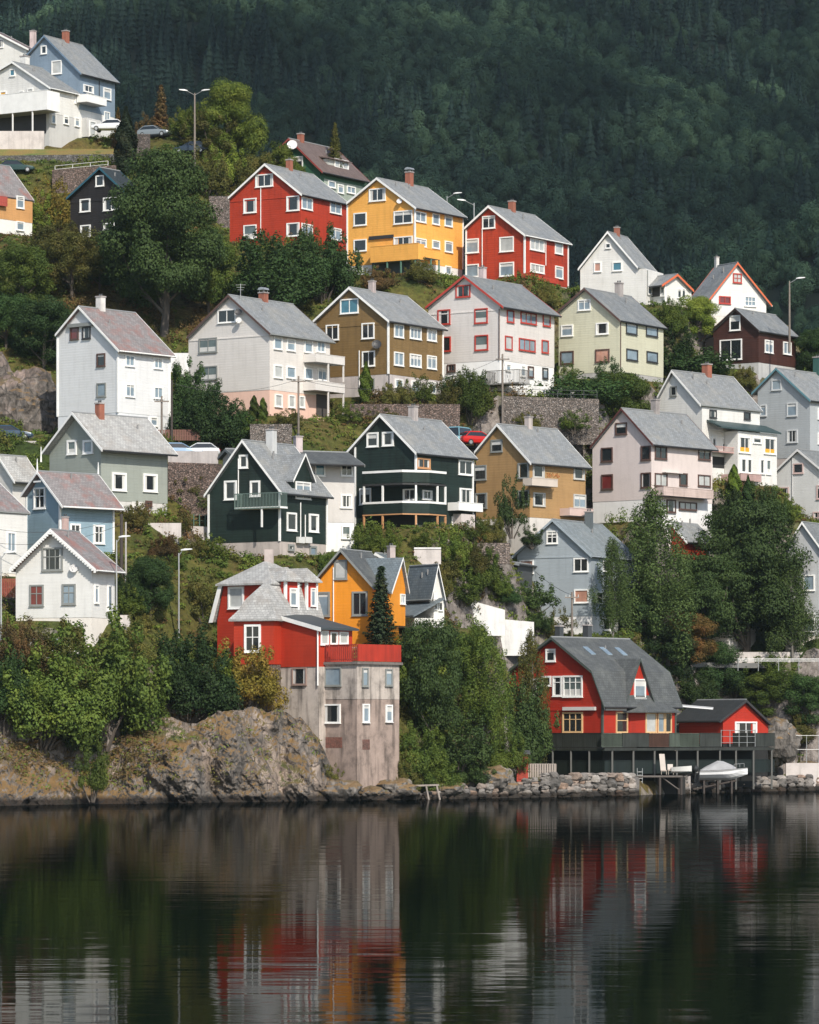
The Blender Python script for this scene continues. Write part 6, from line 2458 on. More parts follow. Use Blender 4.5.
    ('shrub4', 800, 742, 34, 'olive', 'yellow green bush above the wire fence', 1.0),
    ('shrub3', 788, 645, 30, 'mid', 'clipped bush along the road at the right edge', 1.3),
    ('broad3', 640, 640, 50, 'dark', 'dark bush at the back of the gambrel roof ridge', .9),
]:
    plant(*a)

# self sown shrubs that nothing tells apart
random.seed(33)
got = 0
for k in range(400):
    qx, qy = random.uniform(5, 815), random.uniform(345, 640)
    p = hit(qx, qy)
    if float(ground(np.array([p.x]), np.array([p.y]), True)[1][0]) < 1.6:
        continue
    plant(random.choice(('shrub1', 'shrub2', 'shrub3', 'shrub4')), qx, qy, random.uniform(14, 30), random.choice(('mid', 'mid', 'olive', 'bright', 'deep')),
          'one of the small self sown shrubs on the slope between the houses', random.uniform(.8, 1.3), None, p.y, 'self sown shrubs on the slope')
    got += 1
    if got >= 75:
        break

# ---------------------------------------------------------------- undergrowth on the slope (nobody could count it)
n = 145000
ux, uy = rng.uniform(-76, 78, n), rng.uniform(312, 505, n)
keep = (np.abs(ux) < .112 * uy + 12)
ux, uy = ux[keep], uy[keep]
uz, ud = ground(ux, uy, True)
gx, gy = (ground(ux + .4, uy) - uz) / .4, (ground(ux, uy + .4) - uz) / .4
keep = rng.random(len(ux)) < np.minimum(np.sqrt(1 + gx * gx + gy * gy) / 3.2, 1)
ux, uy, uz, ud = ux[keep], uy[keep], uz[keep], ud[keep]
px = CX + F * ux / uy
uz = uz + np.clip(ud / 3, 0, 1) * fbm(ux / 5, uy / 5, 4)
clump = fbm(ux / 4.0 + 50, uy / 4.0, 3)
ok = (ud > .7) & (uz > .9) & (clump > -.17) & (uy > shoreY(px) + 6)
ok &= ~((px > 540) & (uy < shoreY(px) + np.interp(px, [540, 740, 790, 830], [22, 22, 10, 6])))
ok |= (ud > .7) & (uz > .9) & (px < 340) & (uy > shoreY(px) + 9)
ux, uy, uz, clump = ux[ok], uy[ok], uz[ok], clump[ok]
sel = fbm(ux / 9, uy / 9 + 70, 4)
mats = [LEAF['mid'], LEAF['olive'], LEAF['brown'], LEAF['bright'], LEAF['dark']]
which = np.digitize(sel + rng.normal(size=len(sel)) * .05, [-.09, -.02, .035, .09])
order = np.array([0, 1, 3, 0, 2])[which]
Vs, Ms = [], []
# dry grass and small plants rooted on the ledges of the cliff
A, B, C_ = CLIFF
for k in range(2600):
    i, j = rng.integers(25, A.shape[0] - 3), rng.integers(2, A.shape[1] - 3)
    e1 = np.array([A[i, j + 1] - A[i, j], B[i, j + 1] - B[i, j], C_[i, j + 1] - C_[i, j]])
    e2 = np.array([A[i + 1, j] - A[i, j], B[i + 1, j] - B[i, j], C_[i + 1, j] - C_[i, j]])
    nn = np.cross(e1, e2)
    nz = nn[2] / (np.linalg.norm(nn) + 1e-9)
    pxx = CX + F * A[i, j] / B[i, j]
    pyy = YH - F * (C_[i, j] - HC) / B[i, j]
    zone = max(math.exp(-((pxx - 20) / 40) ** 2 - ((pyy - 745) / 22) ** 2), math.exp(-((pxx - 140) / 22) ** 2 - ((pyy - 757) / 22) ** 2), .8 * math.exp(-((pxx - 95) / 14) ** 2))
    if abs(nz) < .3 or C_[i, j] < 1 or rng.random() > zone * 1.5 + .06:
        continue
    kk = 14
    d = sph(kk)
    P = d * np.array([.45, .45, .3]) + np.array([A[i, j], B[i, j], C_[i, j] + .1])
    Vs.append(leaf_quads(P, d + np.array([0, -.3, .6]), .3, .35))
    Ms.append(np.full(kk, 2 if zone > .15 and abs(pxx - 95) > 16 and rng.random() < .8 else (1 if rng.random() < .6 else 3)))
for x, y, z, c, w in zip(ux, uy, uz, clump, order):
    hgt = (.25 + 3.4 * max(0, c + .05)) * rng.uniform(.5, 1.25)
    r = rng.uniform(.3, .75)
    k = int(20 + 30 * hgt)
    d = sph(k)
    P = d * np.array([r, r, hgt * .6]) * rng.uniform(.4, 1, (k, 1)) + np.array([x, y, z + hgt * .4])
    Nr = d + np.array([0, -.2, .6]) + rng.normal(size=(k, 3)) * .5
    Vs.append(leaf_quads(P, Nr, .24, .55))
    Ms.append(np.full(k, w))
me = quads_mesh('undergrowth', np.concatenate(Vs), mats)
me.polygons.foreach_set('material_index', np.concatenate(Ms).astype(np.int32))
o = bpy.data.objects.new('undergrowth', me)
COL.objects.link(o)
o['kind'] = 'stuff'

# ---------------------------------------------------------------- far forest: one mass, tree shapes set out by geometry nodes
def far_proto(kind, seed):
    random.seed(seed)
    if kind == 's':
        n = 2600
        u = rng.random(n) ** 1.3
        a = rng.uniform(0, 6.283, n)
        lay = (u * 8) % 1
        r = .21 * (1 - u) * (.5 + .6 * (1 - lay)) * rng.uniform(.7, 1.05, n)
        C = np.stack([r * np.cos(a), r * np.sin(a), .05 + u * .95], 1)
        Nr = np.stack([np.cos(a), np.sin(a), .7 - .9 * lay], 1) + rng.normal(size=(n, 3)) * .2
        return leaf_quads(C, Nr, .036, .6)
    out = []
    for k in range(7):
        a, u = random.uniform(0, 6.283), (k + random.random()) / 7
        rr = .25 * math.sqrt(random.random()) * math.sqrt(max(.1, 1 - (u - .2) ** 2 * 1.6))
        s = random.uniform(.15, .23) * (1.1 - .35 * u)
        n = int(900 * 12.6 * s * s * 2.2)
        d = sph(n)
        P = d * (s * rng.uniform(.8, 1.06, (n, 1))) + np.array([rr * math.cos(a), rr * math.sin(a), .25 + .58 * u])
        P += rng.normal(size=(n, 3)) * .012
        out.append(leaf_quads(P, d * 1.5 + rng.normal(size=(n, 3)) * .3, .034, .7))
    return np.concatenate(out)


def forest_mat(a, b):
    m, nt, nd, ln, bs = new_mat('forest_leaves')
    oi = N(nt, 'ShaderNodeObjectInfo')
    geo = N(nt, 'ShaderNodeNewGeometry')
    n = N(nt, 'ShaderNodeTexNoise', Scale=.017, Detail=4.0)
    ln.new(geo.outputs['Position'], n.inputs['Vector'])
    c = mixc(nt, oi.outputs['Random'], rgba(a), rgba(b))
    c = mixc(nt, 1.0, c, ramp(nt, n.outputs[0], [(.40, (.5, .56, .62, 1)), (.60, (1.45, 1.38, 1.25, 1))]).outputs[0], 'MULTIPLY')
    ln.new(c, bs.inputs['Base Color'])
    bs.inputs['Roughness'].default_value = .8
    bs.inputs['Specular IOR Level'].default_value = .15
    return m


FD = forest_mat((.024, .054, .038), (.064, .116, .068))
FS = forest_mat((.020, .044, .038), (.040, .072, .056))
protos = []
for i, kd in enumerate('bbbbss'):
    me = quads_mesh('forest_tree', far_proto(kd, 40 + i), [FS if kd == 's' else FD])
    protos.append(bpy.data.objects.new('forest_tree_shape', me))
pts = []
for i in range(17000):
    y = 880 + 800 * (i / 17000.0)
    x = rng.uniform(-1, 1) * (y * .155 + 35)
    pts.append((x, y + rng.uniform(-10, 10)))
pts = np.array(pts)
dn = fbm(pts[:, 0] / 60, pts[:, 1] / 60, 4)
spr = fbm(pts[:, 0] / 80 + 30, pts[:, 1] / 80, 4) + rng.normal(size=len(pts)) * .07
keep = dn > -.34
pts, spr = pts[keep], spr[keep]
pz = mountain_z(pts[:, 0], pts[:, 1]) - .8
me = bpy.data.meshes.new('forest')
me.from_pydata(np.column_stack([pts, pz]).tolist(), [], [])
sc = np.where(spr > .06, rng.uniform(8, 18, len(pts)), rng.uniform(5.5, 14, len(pts)) * rng.uniform(.8, 1.15, len(pts)))
ix = np.where(spr > .06, rng.integers(4, 6, len(pts)), rng.integers(0, 4, len(pts)))
at_ = me.attributes.new('tree_size', 'FLOAT', 'POINT')
at_.data.foreach_set('value', sc.astype(np.float32))
at_ = me.attributes.new('tree_kind', 'INT', 'POINT')
at_.data.foreach_set('value', ix.astype(np.int32))
at_ = me.attributes.new('tree_turn', 'FLOAT', 'POINT')
at_.data.foreach_set('value', rng.uniform(0, 6.283, len(pts)).astype(np.float32))
fo = bpy.data.objects.new('forest', me)
COL.objects.link(fo)
fo['kind'] = 'stuff'
ng = bpy.data.node_groups.new('forest_spread', 'GeometryNodeTree')
ng.interface.new_socket('Geometry', in_out='INPUT', socket_type='NodeSocketGeometry')
ng.interface.new_socket('Geometry', in_out='OUTPUT', socket_type='NodeSocketGeometry')
gi, go = ng.nodes.new('NodeGroupInput'), ng.nodes.new('NodeGroupOutput')
iop = ng.nodes.new('GeometryNodeInstanceOnPoints')
gti = ng.nodes.new('GeometryNodeGeometryToInstance')
infos = []
for pr in protos:
    oi = ng.nodes.new('GeometryNodeObjectInfo')
    oi.inputs['Object'].default_value = pr
    infos.append(oi)
for oi in reversed(infos):
    ng.links.new(oi.outputs['Geometry'], gti.inputs[0])


def named(nm, typ):
    q = ng.nodes.new('GeometryNodeInputNamedAttribute')
    q.data_type = typ
    q.inputs['Name'].default_value = nm
    return q.outputs['Attribute']


ng.links.new(gi.outputs[0], iop.inputs['Points'])
ng.links.new(gti.outputs[0], iop.inputs['Instance'])
iop.inputs['Pick Instance'].default_value = True
ng.links.new(named('tree_kind', 'INT'), iop.inputs['Instance Index'])
ng.links.new(named('tree_size', 'FLOAT'), iop.inputs['Scale'])
cx_ = ng.nodes.new('ShaderNodeCombineXYZ')
ng.links.new(named('tree_turn', 'FLOAT'), cx_.inputs[2])
ng.links.new(cx_.outputs[0], iop.inputs['Rotation'])
ng.links.new(iop.outputs[0], go.inputs[0])
md = fo.modifiers.new('spread', 'NODES')
md.node_group = ng
# ---------------------------------------------------------------- walls and fences
STW = masonry((.24, .22, .21))
STW_RED = masonry((.20, .155, .14), (.08, .07, .06), 1.0)
CONCW = render_wall((.40, .37, .36), .3)
PALEW = render_wall((.52, .48, .46), .25)
WHITEW = render_wall((.70, .70, .69), .22)


def wall_px(name, label, x0, x1, y0, y1, mat, Y=None, th=.5, y0b=None, y1b=None, cap=None, cat='wall', Y2=None, down=1.5):
    """a wall between two picture columns; y0/y1 top and bottom at the left end, y0b/y1b at the right end"""
    y0b = y0 if y0b is None else y0b
    y1b = y1 if y1b is None else y1b
    if not Y:
        Y = hit((x0 + x1) / 2, (y1 + y1b) / 2).y - .9
    Ya = Y
    Yb = Y2 or Ya
    a, b = at(x0, y1, Ya), at(x1, y1b, Yb)
    ta, tb = at(x0, y0, Ya), at(x1, y0b, Yb)
    d = Vector((0, th, 0))
    mb = MB()
    a.z -= down
    b.z -= down
    mb.hexa([a, b, b + d, a + d, ta, tb, tb + d, ta + d])
    if cap:
        e = Vector((0, -.08, .003))
        mb.hexa([ta + e, tb + e, tb + d - e * 1 + Vector((0, 0, .006)), ta + d - e + Vector((0, 0, .006)), ta + e + Vector((0, 0, .14)), tb + e + Vector((0, 0, .14)),
                 tb + d - e + Vector((0, 0, .146)), ta + d - e + Vector((0, 0, .146))], 1)
    o = mb.build(name, [mat, cap] if cap else mat)
    return tag(o, label, cat)


def fence_px(name, label, x0, x1, y0, y1, mat, Y=None, y0b=None, y1b=None, step=1.6, rails=(1.0, .5), slats=0, cat='fence', pr=.04, Y2=None):
    y0b = y0 if y0b is None else y0b
    y1b = y1 if y1b is None else y1b
    if not Y:
        Y = hit((x0 + x1) / 2, (y1 + y1b) / 2).y - .9
    Ya = Y
    Yb = Y2 or Ya
    a, b, ta, tb = at(x0, y1, Ya), at(x1, y1b, Yb), at(x0, y0, Ya), at(x1, y0b, Yb)
    r = empty(name, (a + b) / 2, label, cat)
    n = max(1, int((b - a).length / step))
    for i in range(n + 1):
        u = i / n
        mb = MB()
        mb.tube(a.lerp(b, u) - Vector((0, 0, .5)), ta.lerp(tb, u), pr, n=6)
        mb.build('post', mat, r)
    for q in rails:
        mb = MB()
        o = Vector((0, -.06, 0))
        mb.tube(a.lerp(ta, q) + o, b.lerp(tb, q) + o, pr * .7, n=5)
        mb.build('rail', mat, r)
    if slats:
        m = int((b - a).length / slats)
        mb = MB()
        for i in range(m):
            u = (i + .5) / m
            p, q = a.lerp(b, u), ta.lerp(tb, u)
            w = min(slats * .38, .05 if slats > .4 else 1)
            mb.hexa([p + Vector((-w, -.12, .05)), p + Vector((w, -.12, .05)), p + Vector((w, -.09, .05)), p + Vector((-w, -.09, .05)),
                     q + Vector((-w, -.12, 0)), q + Vector((w, -.12, 0)), q + Vector((w, -.09, 0)), q + Vector((-w, -.09, 0))])
        mb.build('picket_panel', mat, r)
    return r


GALV = plain((.42, .43, .43), .4, .5)
yl = LAWN[0].y - 5
wall_px('retaining_wall', 'grey stone wall holding up the hilltop lawn', -25, 116, 156, 170, masonry((.17, .175, .18)), Y=yl, y0b=154, y1b=168)
wall_px('retaining_wall', 'reddish rubble wall behind the black stained house roof', 52, 116, 170, 186, STW_RED, y0b=165)
fence_px('handrail', 'white handrail on the reddish rubble wall', 55, 108, 166, 173, plain((.6, .6, .58)), Y=hit(84, 186).y - .7, y0b=161, y1b=168, cat='handrail')
wall_px('veranda_wall', 'pinkish low wall under the hilltop veranda', -25, 44, 131, 149, PALEW, Y=Yof(20, 146) - 2)
wall_px('retaining_wall', 'dark stone block wall below the hilltop driveway', 120, 150, 134, 152, masonry((.15, .13, .125)), Y=Yof(135, 150) - 4)
wall_px('retaining_wall', 'grey stone wall left of the red gable house', 209, 232, 196, 222, masonry((.24, .21, .2)))
wall_px('retaining_wall', 'tall dark rubble terrace wall below the house with red frames', 503, 599, 396, 430, STW, Y=Yof(550, 410) - 3, y0b=399)
wall_px('parapet_wall', 'white parapet beside the rail terrace', 489, 583, 383, 398, WHITEW, Y=Yof(530, 396) + .5, y0b=389, y1b=399)
fence_px('wire_fence', 'thin dark fence on top of the tall rubble terrace wall', 505, 597, 389, 397, plain((.08, .085, .09)), Y=Yof(550, 410) - 2.8, y0b=391, y1b=399, step=1.3, pr=.025)
wall_px('retaining_wall', 'rough rubble wall left of the dark green gabled house', 168, 222, 462, 500, STW_RED, y0b=464)
wall_px('concrete_wall', 'pale concrete parapet above the rough rubble wall', 168, 218, 451, 462, CONCW, Y=Yof(195, 480) + .3)
fence_px('timber_fence', 'brown board fence at the foot of the two poles', 158, 200, 430, 441, plain((.16, .07, .05)), slats=.16, step=2)
wall_px('garden_wall', 'long pale garden wall before the dark green gabled house', 191, 262, 526, 537, PALEW, y0b=529, Y=hit(226, 537).y - 2.2)
fence_px('garden_fence', 'thin green fence on the long pale garden wall', 191, 248, 514, 526, plain((.06, .12, .09)), Y=hit(226, 537).y - 2.0, y0b=518, y1b=529, step=1.4, slats=.5, pr=.02)
wall_px('garden_wall', 'short pale garden wall below the sage grey house', 146, 181, 523, 533, PALEW)
wall_px('retaining_wall', 'low stone wall below the pink plaster base', 250, 292, 424, 442, STW)
wall_px('concrete_wall', 'grey concrete wall below the parked car at the left edge', -15, 36, 441, 474, CONCW, Y=Yof(15, 445) - 1)
wall_px('concrete_wall', 'upper white stained concrete wall right of the pointed white gable', 455, 505, 596, 620, WHITEW, y0b=610)
wall_px('concrete_wall', 'lower white stained concrete wall above the shore bushes', 478, 534, 617, 640, WHITEW, y0b=622)
wall_px('garden_wall', 'plain white wall between the tall white house and the pink based house', 168, 190, 353, 372, WHITEW)
wall_px('roadside_wall', 'pale wall along the upper road at the right edge', 735, 900, 652, 664, PALEW, Y=ROAD_SHORE_R[0].y + 5.5, down=.3)
fence_px('guardrail', 'steel guardrail along the shore road at the left edge', -20, 52, 657, 664, GALV, Y=ROAD_SHORE_L[0].y + .2, rails=(.9, .75, .6), step=2.0, cat='guardrail')
fence_px('guardrail', 'steel guardrail along the upper road at the right edge', 738, 880, 658, 666, GALV, Y=ROAD_SHORE_R[0].y + .2, rails=(.9, .75, .6), step=2.0, cat='guardrail')
wall_px('sea_wall', 'pinkish concrete sea wall under the wire fence', 786, 900, 763, 776, PALEW, Y=shoreY(800) + 3.2)
fence_px('wire_fence', 'tall wire fence on steel posts above the sea wall', 782, 880, 735, 764, GALV, Y=shoreY(800) + 3.6, rails=(.98, .5), step=1.1, pr=.035)
wall_px('retaining_wall', 'rough stone bank wall below the tan ochre house', 456, 510, 543, 562, masonry((.25, .215, .20)), down=.2)
wall_px('retaining_wall', 'rough stone wall under the bushes of the olive brown house', 350, 460, 404, 420, STW_RED)
wall_px('garden_wall', 'small white topped wall below the wooden veranda posts', 414, 441, 549, 562, PALEW, cap=WHITEW, down=.2)
wall_px('garden_wall', 'pale low wall under the right birch', 120, 130, 615, 624, PALEW)
fence_px('timber_fence', 'row of old grey planks above the mansard roof', 232, 268, 545, 560, plain((.22, .2, .18)), slats=.3, step=3, y0b=540, y1b=552)
fence_px('timber_fence', 'rust red board fence left of the white villa', 2, 16, 579, 598, plain((.26, .06, .035)), slats=.16, step=1.2)
fence_px('timber_fence', 'pale weathered plank fence beside the small red shed', 527, 556, 764, 778, plain((.30, .26, .23)), Y=shoreY(540) + 2.2, slats=.2, step=1.4)

# small red shed by the plank fence
p = at(523, 777, shoreY(523) + 2.4)
r = empty('shed', p, 'small red shed at the waterline left of the plank fence', 'shed')
mb = MB()
mb.abox(p.x - .55, p.x + .45, p.y, p.y + 1.6, p.z - .4, p.z + 2.0)
mb.build('wall', siding((.42, .05, .025), True), r)
mb = MB()
mb.box((p.x - .75, p.y - .2, p.z + 2.01), (1.4, 0, 0), (0, 2, .25), (0, 0, .1))
mb.build('roof', SLATE_D, r)
mb = MB()
mb.abox(p.x - .4, p.x + .3, p.y - .04, p.y - .002, p.z - .2, p.z + 1.8)
mb.build('door', siding((.36, .045, .025), True, .2), r)

# ---------------------------------------------------------------- lamps and poles
WOODP = render_wall((.20, .17, .145), .3)


def street_lamp(px, y0, y1, label, arms=(1.0,), Y=None, group=None, wood=False, thick=.07):
    p = at(px, y1, Y) if Y else hit(px, y1)
    top = at(px, y0, p.y).z
    r = empty('street_lamp', p, label, 'street lamp', group)
    mb = MB()
    mb.tube(p - Vector((0, 0, .8)), (p.x, p.y, top), thick * 1.4, thick * .8, n=8)
    mb.build('pole', WOODP if wood else GALV, r)
    for a in arms:
        mb = MB()
        q = Vector((p.x + a, p.y - abs(a) * .3, top + .25))
        mb.tube((p.x, p.y, top - .25), q, .035, n=6)
        o = mb.build('arm', GALV, r)
        d = Vector((1 if a > 0 else -1, -.25, .08)).normalized()
        w = Vector((.25, 1, 0)).normalized() * .16
        mb = MB()
        s0, s1, s2 = q - d * .15, q + d * .2, q + d * .85
        mb.loft([[s0 - w * .5 - Vector((0, 0, .04)), s0 + w * .5 - Vector((0, 0, .04)), s0 + w * .5 + Vector((0, 0, .06)), s0 - w * .5 + Vector((0, 0, .06))],
                 [s1 - w - Vector((0, 0, .05)), s1 + w - Vector((0, 0, .05)), s1 + w * .7 + Vector((0, 0, .12)), s1 - w * .7 + Vector((0, 0, .12))],
                 [s2 - w * .8 - Vector((0, 0, .03)), s2 + w * .8 - Vector((0, 0, .03)), s2 + w * .5 + Vector((0, 0, .06)), s2 - w * .5 + Vector((0, 0, .06))]])
        mb.build('lamp_head', plain((.62, .63, .63), .4), r)
    return r


street_lamp(194.7, 93, 172, 'tall pole with two lamp heads at the top of the driveway', (1.0, -1.0), wood=True, thick=.11)
street_lamp(116.5, 540, 652, 'slim street lamp before the corner of the white villa', (.35,))
street_lamp(178.8, 553, 655, 'slim street lamp standing alone on the bushy slope', (.35,))
street_lamp(474, 203, 262, 'lamp post between the yellow house and the red house beside it', (-1.1,), Y=464, thick=.08)
street_lamp(447, 196, 262, 'lamp post half hidden behind the yellow house roof', (.9,), Y=470, thick=.06)
street_lamp(789.5, 281, 345, 'wooden lamp post on the skyline behind the dark brown timber house', (.85,), Y=440, wood=True, thick=.1)
street_lamp(1, 556, 655, 'slim pale pole at the left photo edge', (.35,))


def utility_pole(px, y0, y1, label, Y=None, cross=True, mat=None, thick=.12):
    p = at(px, y1, Y) if Y else hit(px, y1)
    top = at(px, y0, p.y).z
    r = empty('utility_pole', p, label, 'utility pole')
    mb = MB()
    mb.tube(p - Vector((0, 0, .8)), (p.x, p.y, top), thick, thick * .75, n=8)
    mb.build('pole', mat or WOODP, r)
    if cross:
        mb = MB()
        mb.abox(p.x - .7, p.x + .7, p.y - .2, p.y - .1, top - .6, top - .48)
        mb.build('crossarm', mat or WOODP, r)
        for k in (-.6, -.25, .25, .6):
            mb = MB()
            mb.tube((p.x + k, p.y - .15, top - .479), (p.x + k, p.y - .15, top - .25), .05, .03, n=6)
            mb.build('insulator', plain((.5, .5, .48), .3), r)
    return Vector((p.x, p.y, top))


DARKP = plain((.05, .04, .035), .8)
T = {}
T[1] = utility_pole(171.8, 380, 450, 'dark pole hard by the right wall of the tall white house', mat=DARKP, cross=False)
T[2] = utility_pole(161.7, 396, 440, 'shorter brown pole left of the dark pole at the tall white house', Y=Yof(162, 440) - 2)
T[3] = utility_pole(298.5, 376, 446, 'utility pole before the pink plaster base')
T[4] = utility_pole(502.5, 354, 430, 'utility pole at the end of the rail terrace', Y=Yof(502, 425) - 4)
T[5] = utility_pole(531.5, 440, 538, 'tall pale pole before the tan ochre house', cross=False, mat=render_wall((.42, .40, .38), .2))
T[6] = utility_pole(572, 592, 640, 'short utility pole before the big blue grey house', Y=Yof(572, 638) - 1)
T[7] = utility_pole(121.5, 514, 580, 'thick dark pole behind the light blue house', cross=False, mat=DARKP, thick=.17)
T[8] = utility_pole(125.8, 522, 580, 'pale pole right beside the thick dark pole', cross=False, mat=render_wall((.42, .40, .38), .2), thick=.1, Y=Yof(126, 575) - .3)
T[9] = utility_pole(41, 584, 618, 'thin white flag pole before the white villa', cross=False, mat=WHITE, thick=.05)



def cable(a, b, sag, label):
    mb = MB()
    pts = [a.lerp(b, k / 14) - Vector((0, 0, sag * 4 * (k / 14) * (1 - k / 14))) for k in range(15)]
    for p, q in zip(pts[:-1], pts[1:]):
        mb.tube(p, q, .022, n=4, caps=False)
    tag(mb.build('overhead_cable', plain((.03, .03, .03), .6)), label, 'cable')


DN = Vector((0, 0, -.3))
cable(T[3] + DN, T[1] + DN, 1.0, 'thin cable from the dark pole to the pole before the pink plaster base')
cable(T[3] + DN, T[4] + DN, 2.0, 'thin cable crossing before the olive brown house to the rail terrace pole')
cable(T[5] + DN, T[4] + DN, .8, 'thin cable from the tall pale pole up to the rail terrace pole')
cable(T[6] + DN, at(520, 556, T[6].y + 9), .5, 'thin cable across the gable of the big blue grey house')
cable(T[7] + DN, at(-40, 520, T[7].y - 8), 1.2, 'thin cable sagging across the light blue house')
cable(T[7] + Vector((0, 0, -.9)), at(-40, 536, T[7].y - 8), 1.2, 'lower thin cable sagging across the light blue house')

# ---------------------------------------------------------------- cars
RUBBER = plain((.02, .02, .02), .8)


def car(px, py, Y, col, label, face=1, yaw=0, van=False, L=4.3):
    p = at(px, py, Y) if Y else hit(px, py)
    r = empty('parked_car', p, label, 'van' if van else 'car')
    a = math.radians(yaw)
    U = Vector((math.cos(a) * face, math.sin(a), 0))
    V = Vector((-U.y, U.x, 0))
    P = lambda u, v, z: p + U * u + V * v + Vector((0, 0, z))
    h = 1.85 if van else 1.45
    # profile along the length: (u, lower z, belt z, half width)
    st_ = [(-L / 2, .45, .72, .72), (-L / 2 + .12, .28, .92, .82), (-L * .28, .22, .95, .86), (L * .1, .22, .93, .86), (L * .3, .24, .86, .84), (L / 2 - .15, .3, .72, .78), (L / 2, .42, .6, .66)]
    mb = MB()
    mb.loft([[P(u, -w, z0 + .1), P(u, -w * .9, z0), P(u, w * .9, z0), P(u, w, z0 + .1), P(u, w, (z0 + z1) / 2 + .05), P(u, w * .92, z1), P(u, -w * .92, z1), P(u, -w, (z0 + z1) / 2 + .05)] for u, z0, z1, w in st_])
    body = mb.build('body', plain(col, .25, .1, .03), r, smooth=False)
    b0, b1, t0, t1 = (-L / 2 + .1, L * .26, -L / 2 + .3, L * .1) if van else (-L * .44, L * .22, -L * .3, L * .03)
    mb = MB()
    lo = [P(b0, -.76, .9), P(b1, -.76, .88), P(b1, .76, .88), P(b0, .76, .9)]
    hi = [P(t0, -.6, h - .08), P(t1, -.6, h - .08), P(t1, .6, h - .08), P(t0, .6, h - .08)]
    mb.hexa(lo + hi)
    mb.build('window', GLASS['d'], r)
    mb = MB()
    mb.hexa([P(t0 - .05, -.62, h - .1), P(t1 + .05, -.62, h - .1), P(t1 + .05, .62, h - .1), P(t0 - .05, .62, h - .1), P(t0 + .1, -.54, h), P(t1 - .08, -.54, h), P(t1 - .08, .54, h), P(t0 + .1, .54, h)])
    mb.build('roof', plain(col, .25, .1, .03), r)
    for k in (-1, 1):
        for (q0, q1) in ((lo[0 if k < 0 else 3], hi[0 if k < 0 else 3]), (lo[1 if k < 0 else 2], hi[1 if k < 0 else 2])):
            mb = MB()
            mb.tube(q0 + V * k * .01, q1 + V * k * .01, .05, n=5)
            mb.build('pillar', plain(col, .25, .1, .03), r)
    for u in (-L * .31, L * .32):
        for k in (-1, 1):
            mb = MB()
            mb.tube(P(u, k * .86, .31), P(u, k * .66, .31), .31, n=14)
            wh = mb.build('wheel', RUBBER, r)
            mb = MB()
            mb.tube(P(u, k * .875, .31), P(u, k * .84, .31), .19, n=10)
            mb.build('rim', GALV, wh)
    for k in (-.55, .55):
        mb = MB()
        mb.hexa([P(L / 2 - .14, k - .16, .55), P(L / 2 - .02, k - .12, .5), P(L / 2 - .02, k + .12, .5), P(L / 2 - .14, k + .16, .55), P(L / 2 - .18, k - .16, .7), P(L / 2 - .08, k - .12, .64), P(L / 2 - .08, k + .12, .64), P(L / 2 - .18, k + .16, .7)])
        mb.build('headlight', plain((.7, .7, .7), .1), r)
        mb = MB()
        mb.tube(P(-L / 2 - .01, k, .75), P(-L / 2 + .1, k, .75), .09, n=6)
        mb.build('tail_light', plain((.35, .02, .02), .3), r)
    return r


yt = ROAD_TOP[0].y
car(108.5, 131.5, yt + 5, (.65, .66, .66), 'white car parked under the slate blue house balcony', -1, 8)
car(155, 137.5, yt + 3, (.20, .23, .25), 'grey car parked at the top of the driveway', 1, -25)
car(191.5, 154, None, (.03, .045, .065), 'dark blue car on the driveway beside the tall two headed lamp', -1, 12)
car(17, 174, None, (.02, .05, .045), 'dark green car on the lane under the hilltop lawn wall', 1, -3)
car(11, 440.5, ROAD_CAR[0].y + 1.2, (.03, .06, .10), 'dark blue car parked above the grey concrete wall', 1, 0)
car(181, 458, ROAD_CAR2[0].y + 1.5, (.20, .30, .42), 'light blue car behind the pale concrete parapet', 1, 5)
car(198, 458, ROAD_CAR2[0].y + 3.6, (.55, .56, .57), 'silver car behind the light blue car', -1, 0)
car(478, 446, ROAD_RED[0].y + 1.3, (.50, .02, .015), 'red car between the blackish house and the tan ochre house', 1, 30)
car(462.5, 446, ROAD_RED[0].y + 2.2, (.18, .36, .42), 'pale teal van beside the red car', 1, 60, True)
car(58, 661.5, ROAD_SHORE_L[0].y + 2.5, (.62, .62, .6), 'white van behind the bushes on the shore road', 1, 0, True, 4.8)

# ---------------------------------------------------------------- jetty, ladder, boat
TIMB = render_wall((.12, .105, .095), .35)
Yj = shoreY(660)
ja, jb = at(637, 776, Yj - .8), at(683, 776, Yj - .8)
jt = empty('jetty', (ja + jb) / 2, 'short dark timber jetty on posts below the deck', 'jetty')
mb = MB()
mb.abox(ja.x, jb.x, ja.y, ja.y + 4.5, ja.z - .12, ja.z + .02)
mb.build('planking', TIMB, jt)
for x in (ja.x + .15, (ja.x + jb.x) / 2, jb.x - .15):
    for dy in (.15, 3.6):
        mb = MB()
        mb.tube((x, ja.y + dy, -1.5), (x, ja.y + dy, ja.z - .121), .12, n=8)
        mb.build('pile', DARKP, jt)
mb = MB()
mb.tube(((ja.x + jb.x) / 2 + .2, ja.y + .3, 1.6), (jb.x - .4, ja.y + .3, .5), .06, n=6)
mb.build('brace', TIMB, jt)
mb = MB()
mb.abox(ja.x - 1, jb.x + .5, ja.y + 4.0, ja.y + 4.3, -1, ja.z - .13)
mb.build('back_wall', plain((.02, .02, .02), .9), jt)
lx = at(640, 797, Yj - 1).x
ld = empty('ladder', (lx, Yj - 1, 0), 'thin steel ladder going down into the water at the jetty', 'ladder')
for dx in (-.22, .22):
    mb = MB()
    mb.tube((lx + dx, Yj - .95, -.6), (lx + dx * 1.1, Yj - .7, at(640, 768, Yj).z), .03, n=6)
    mb.build('stile', GALV, ld)
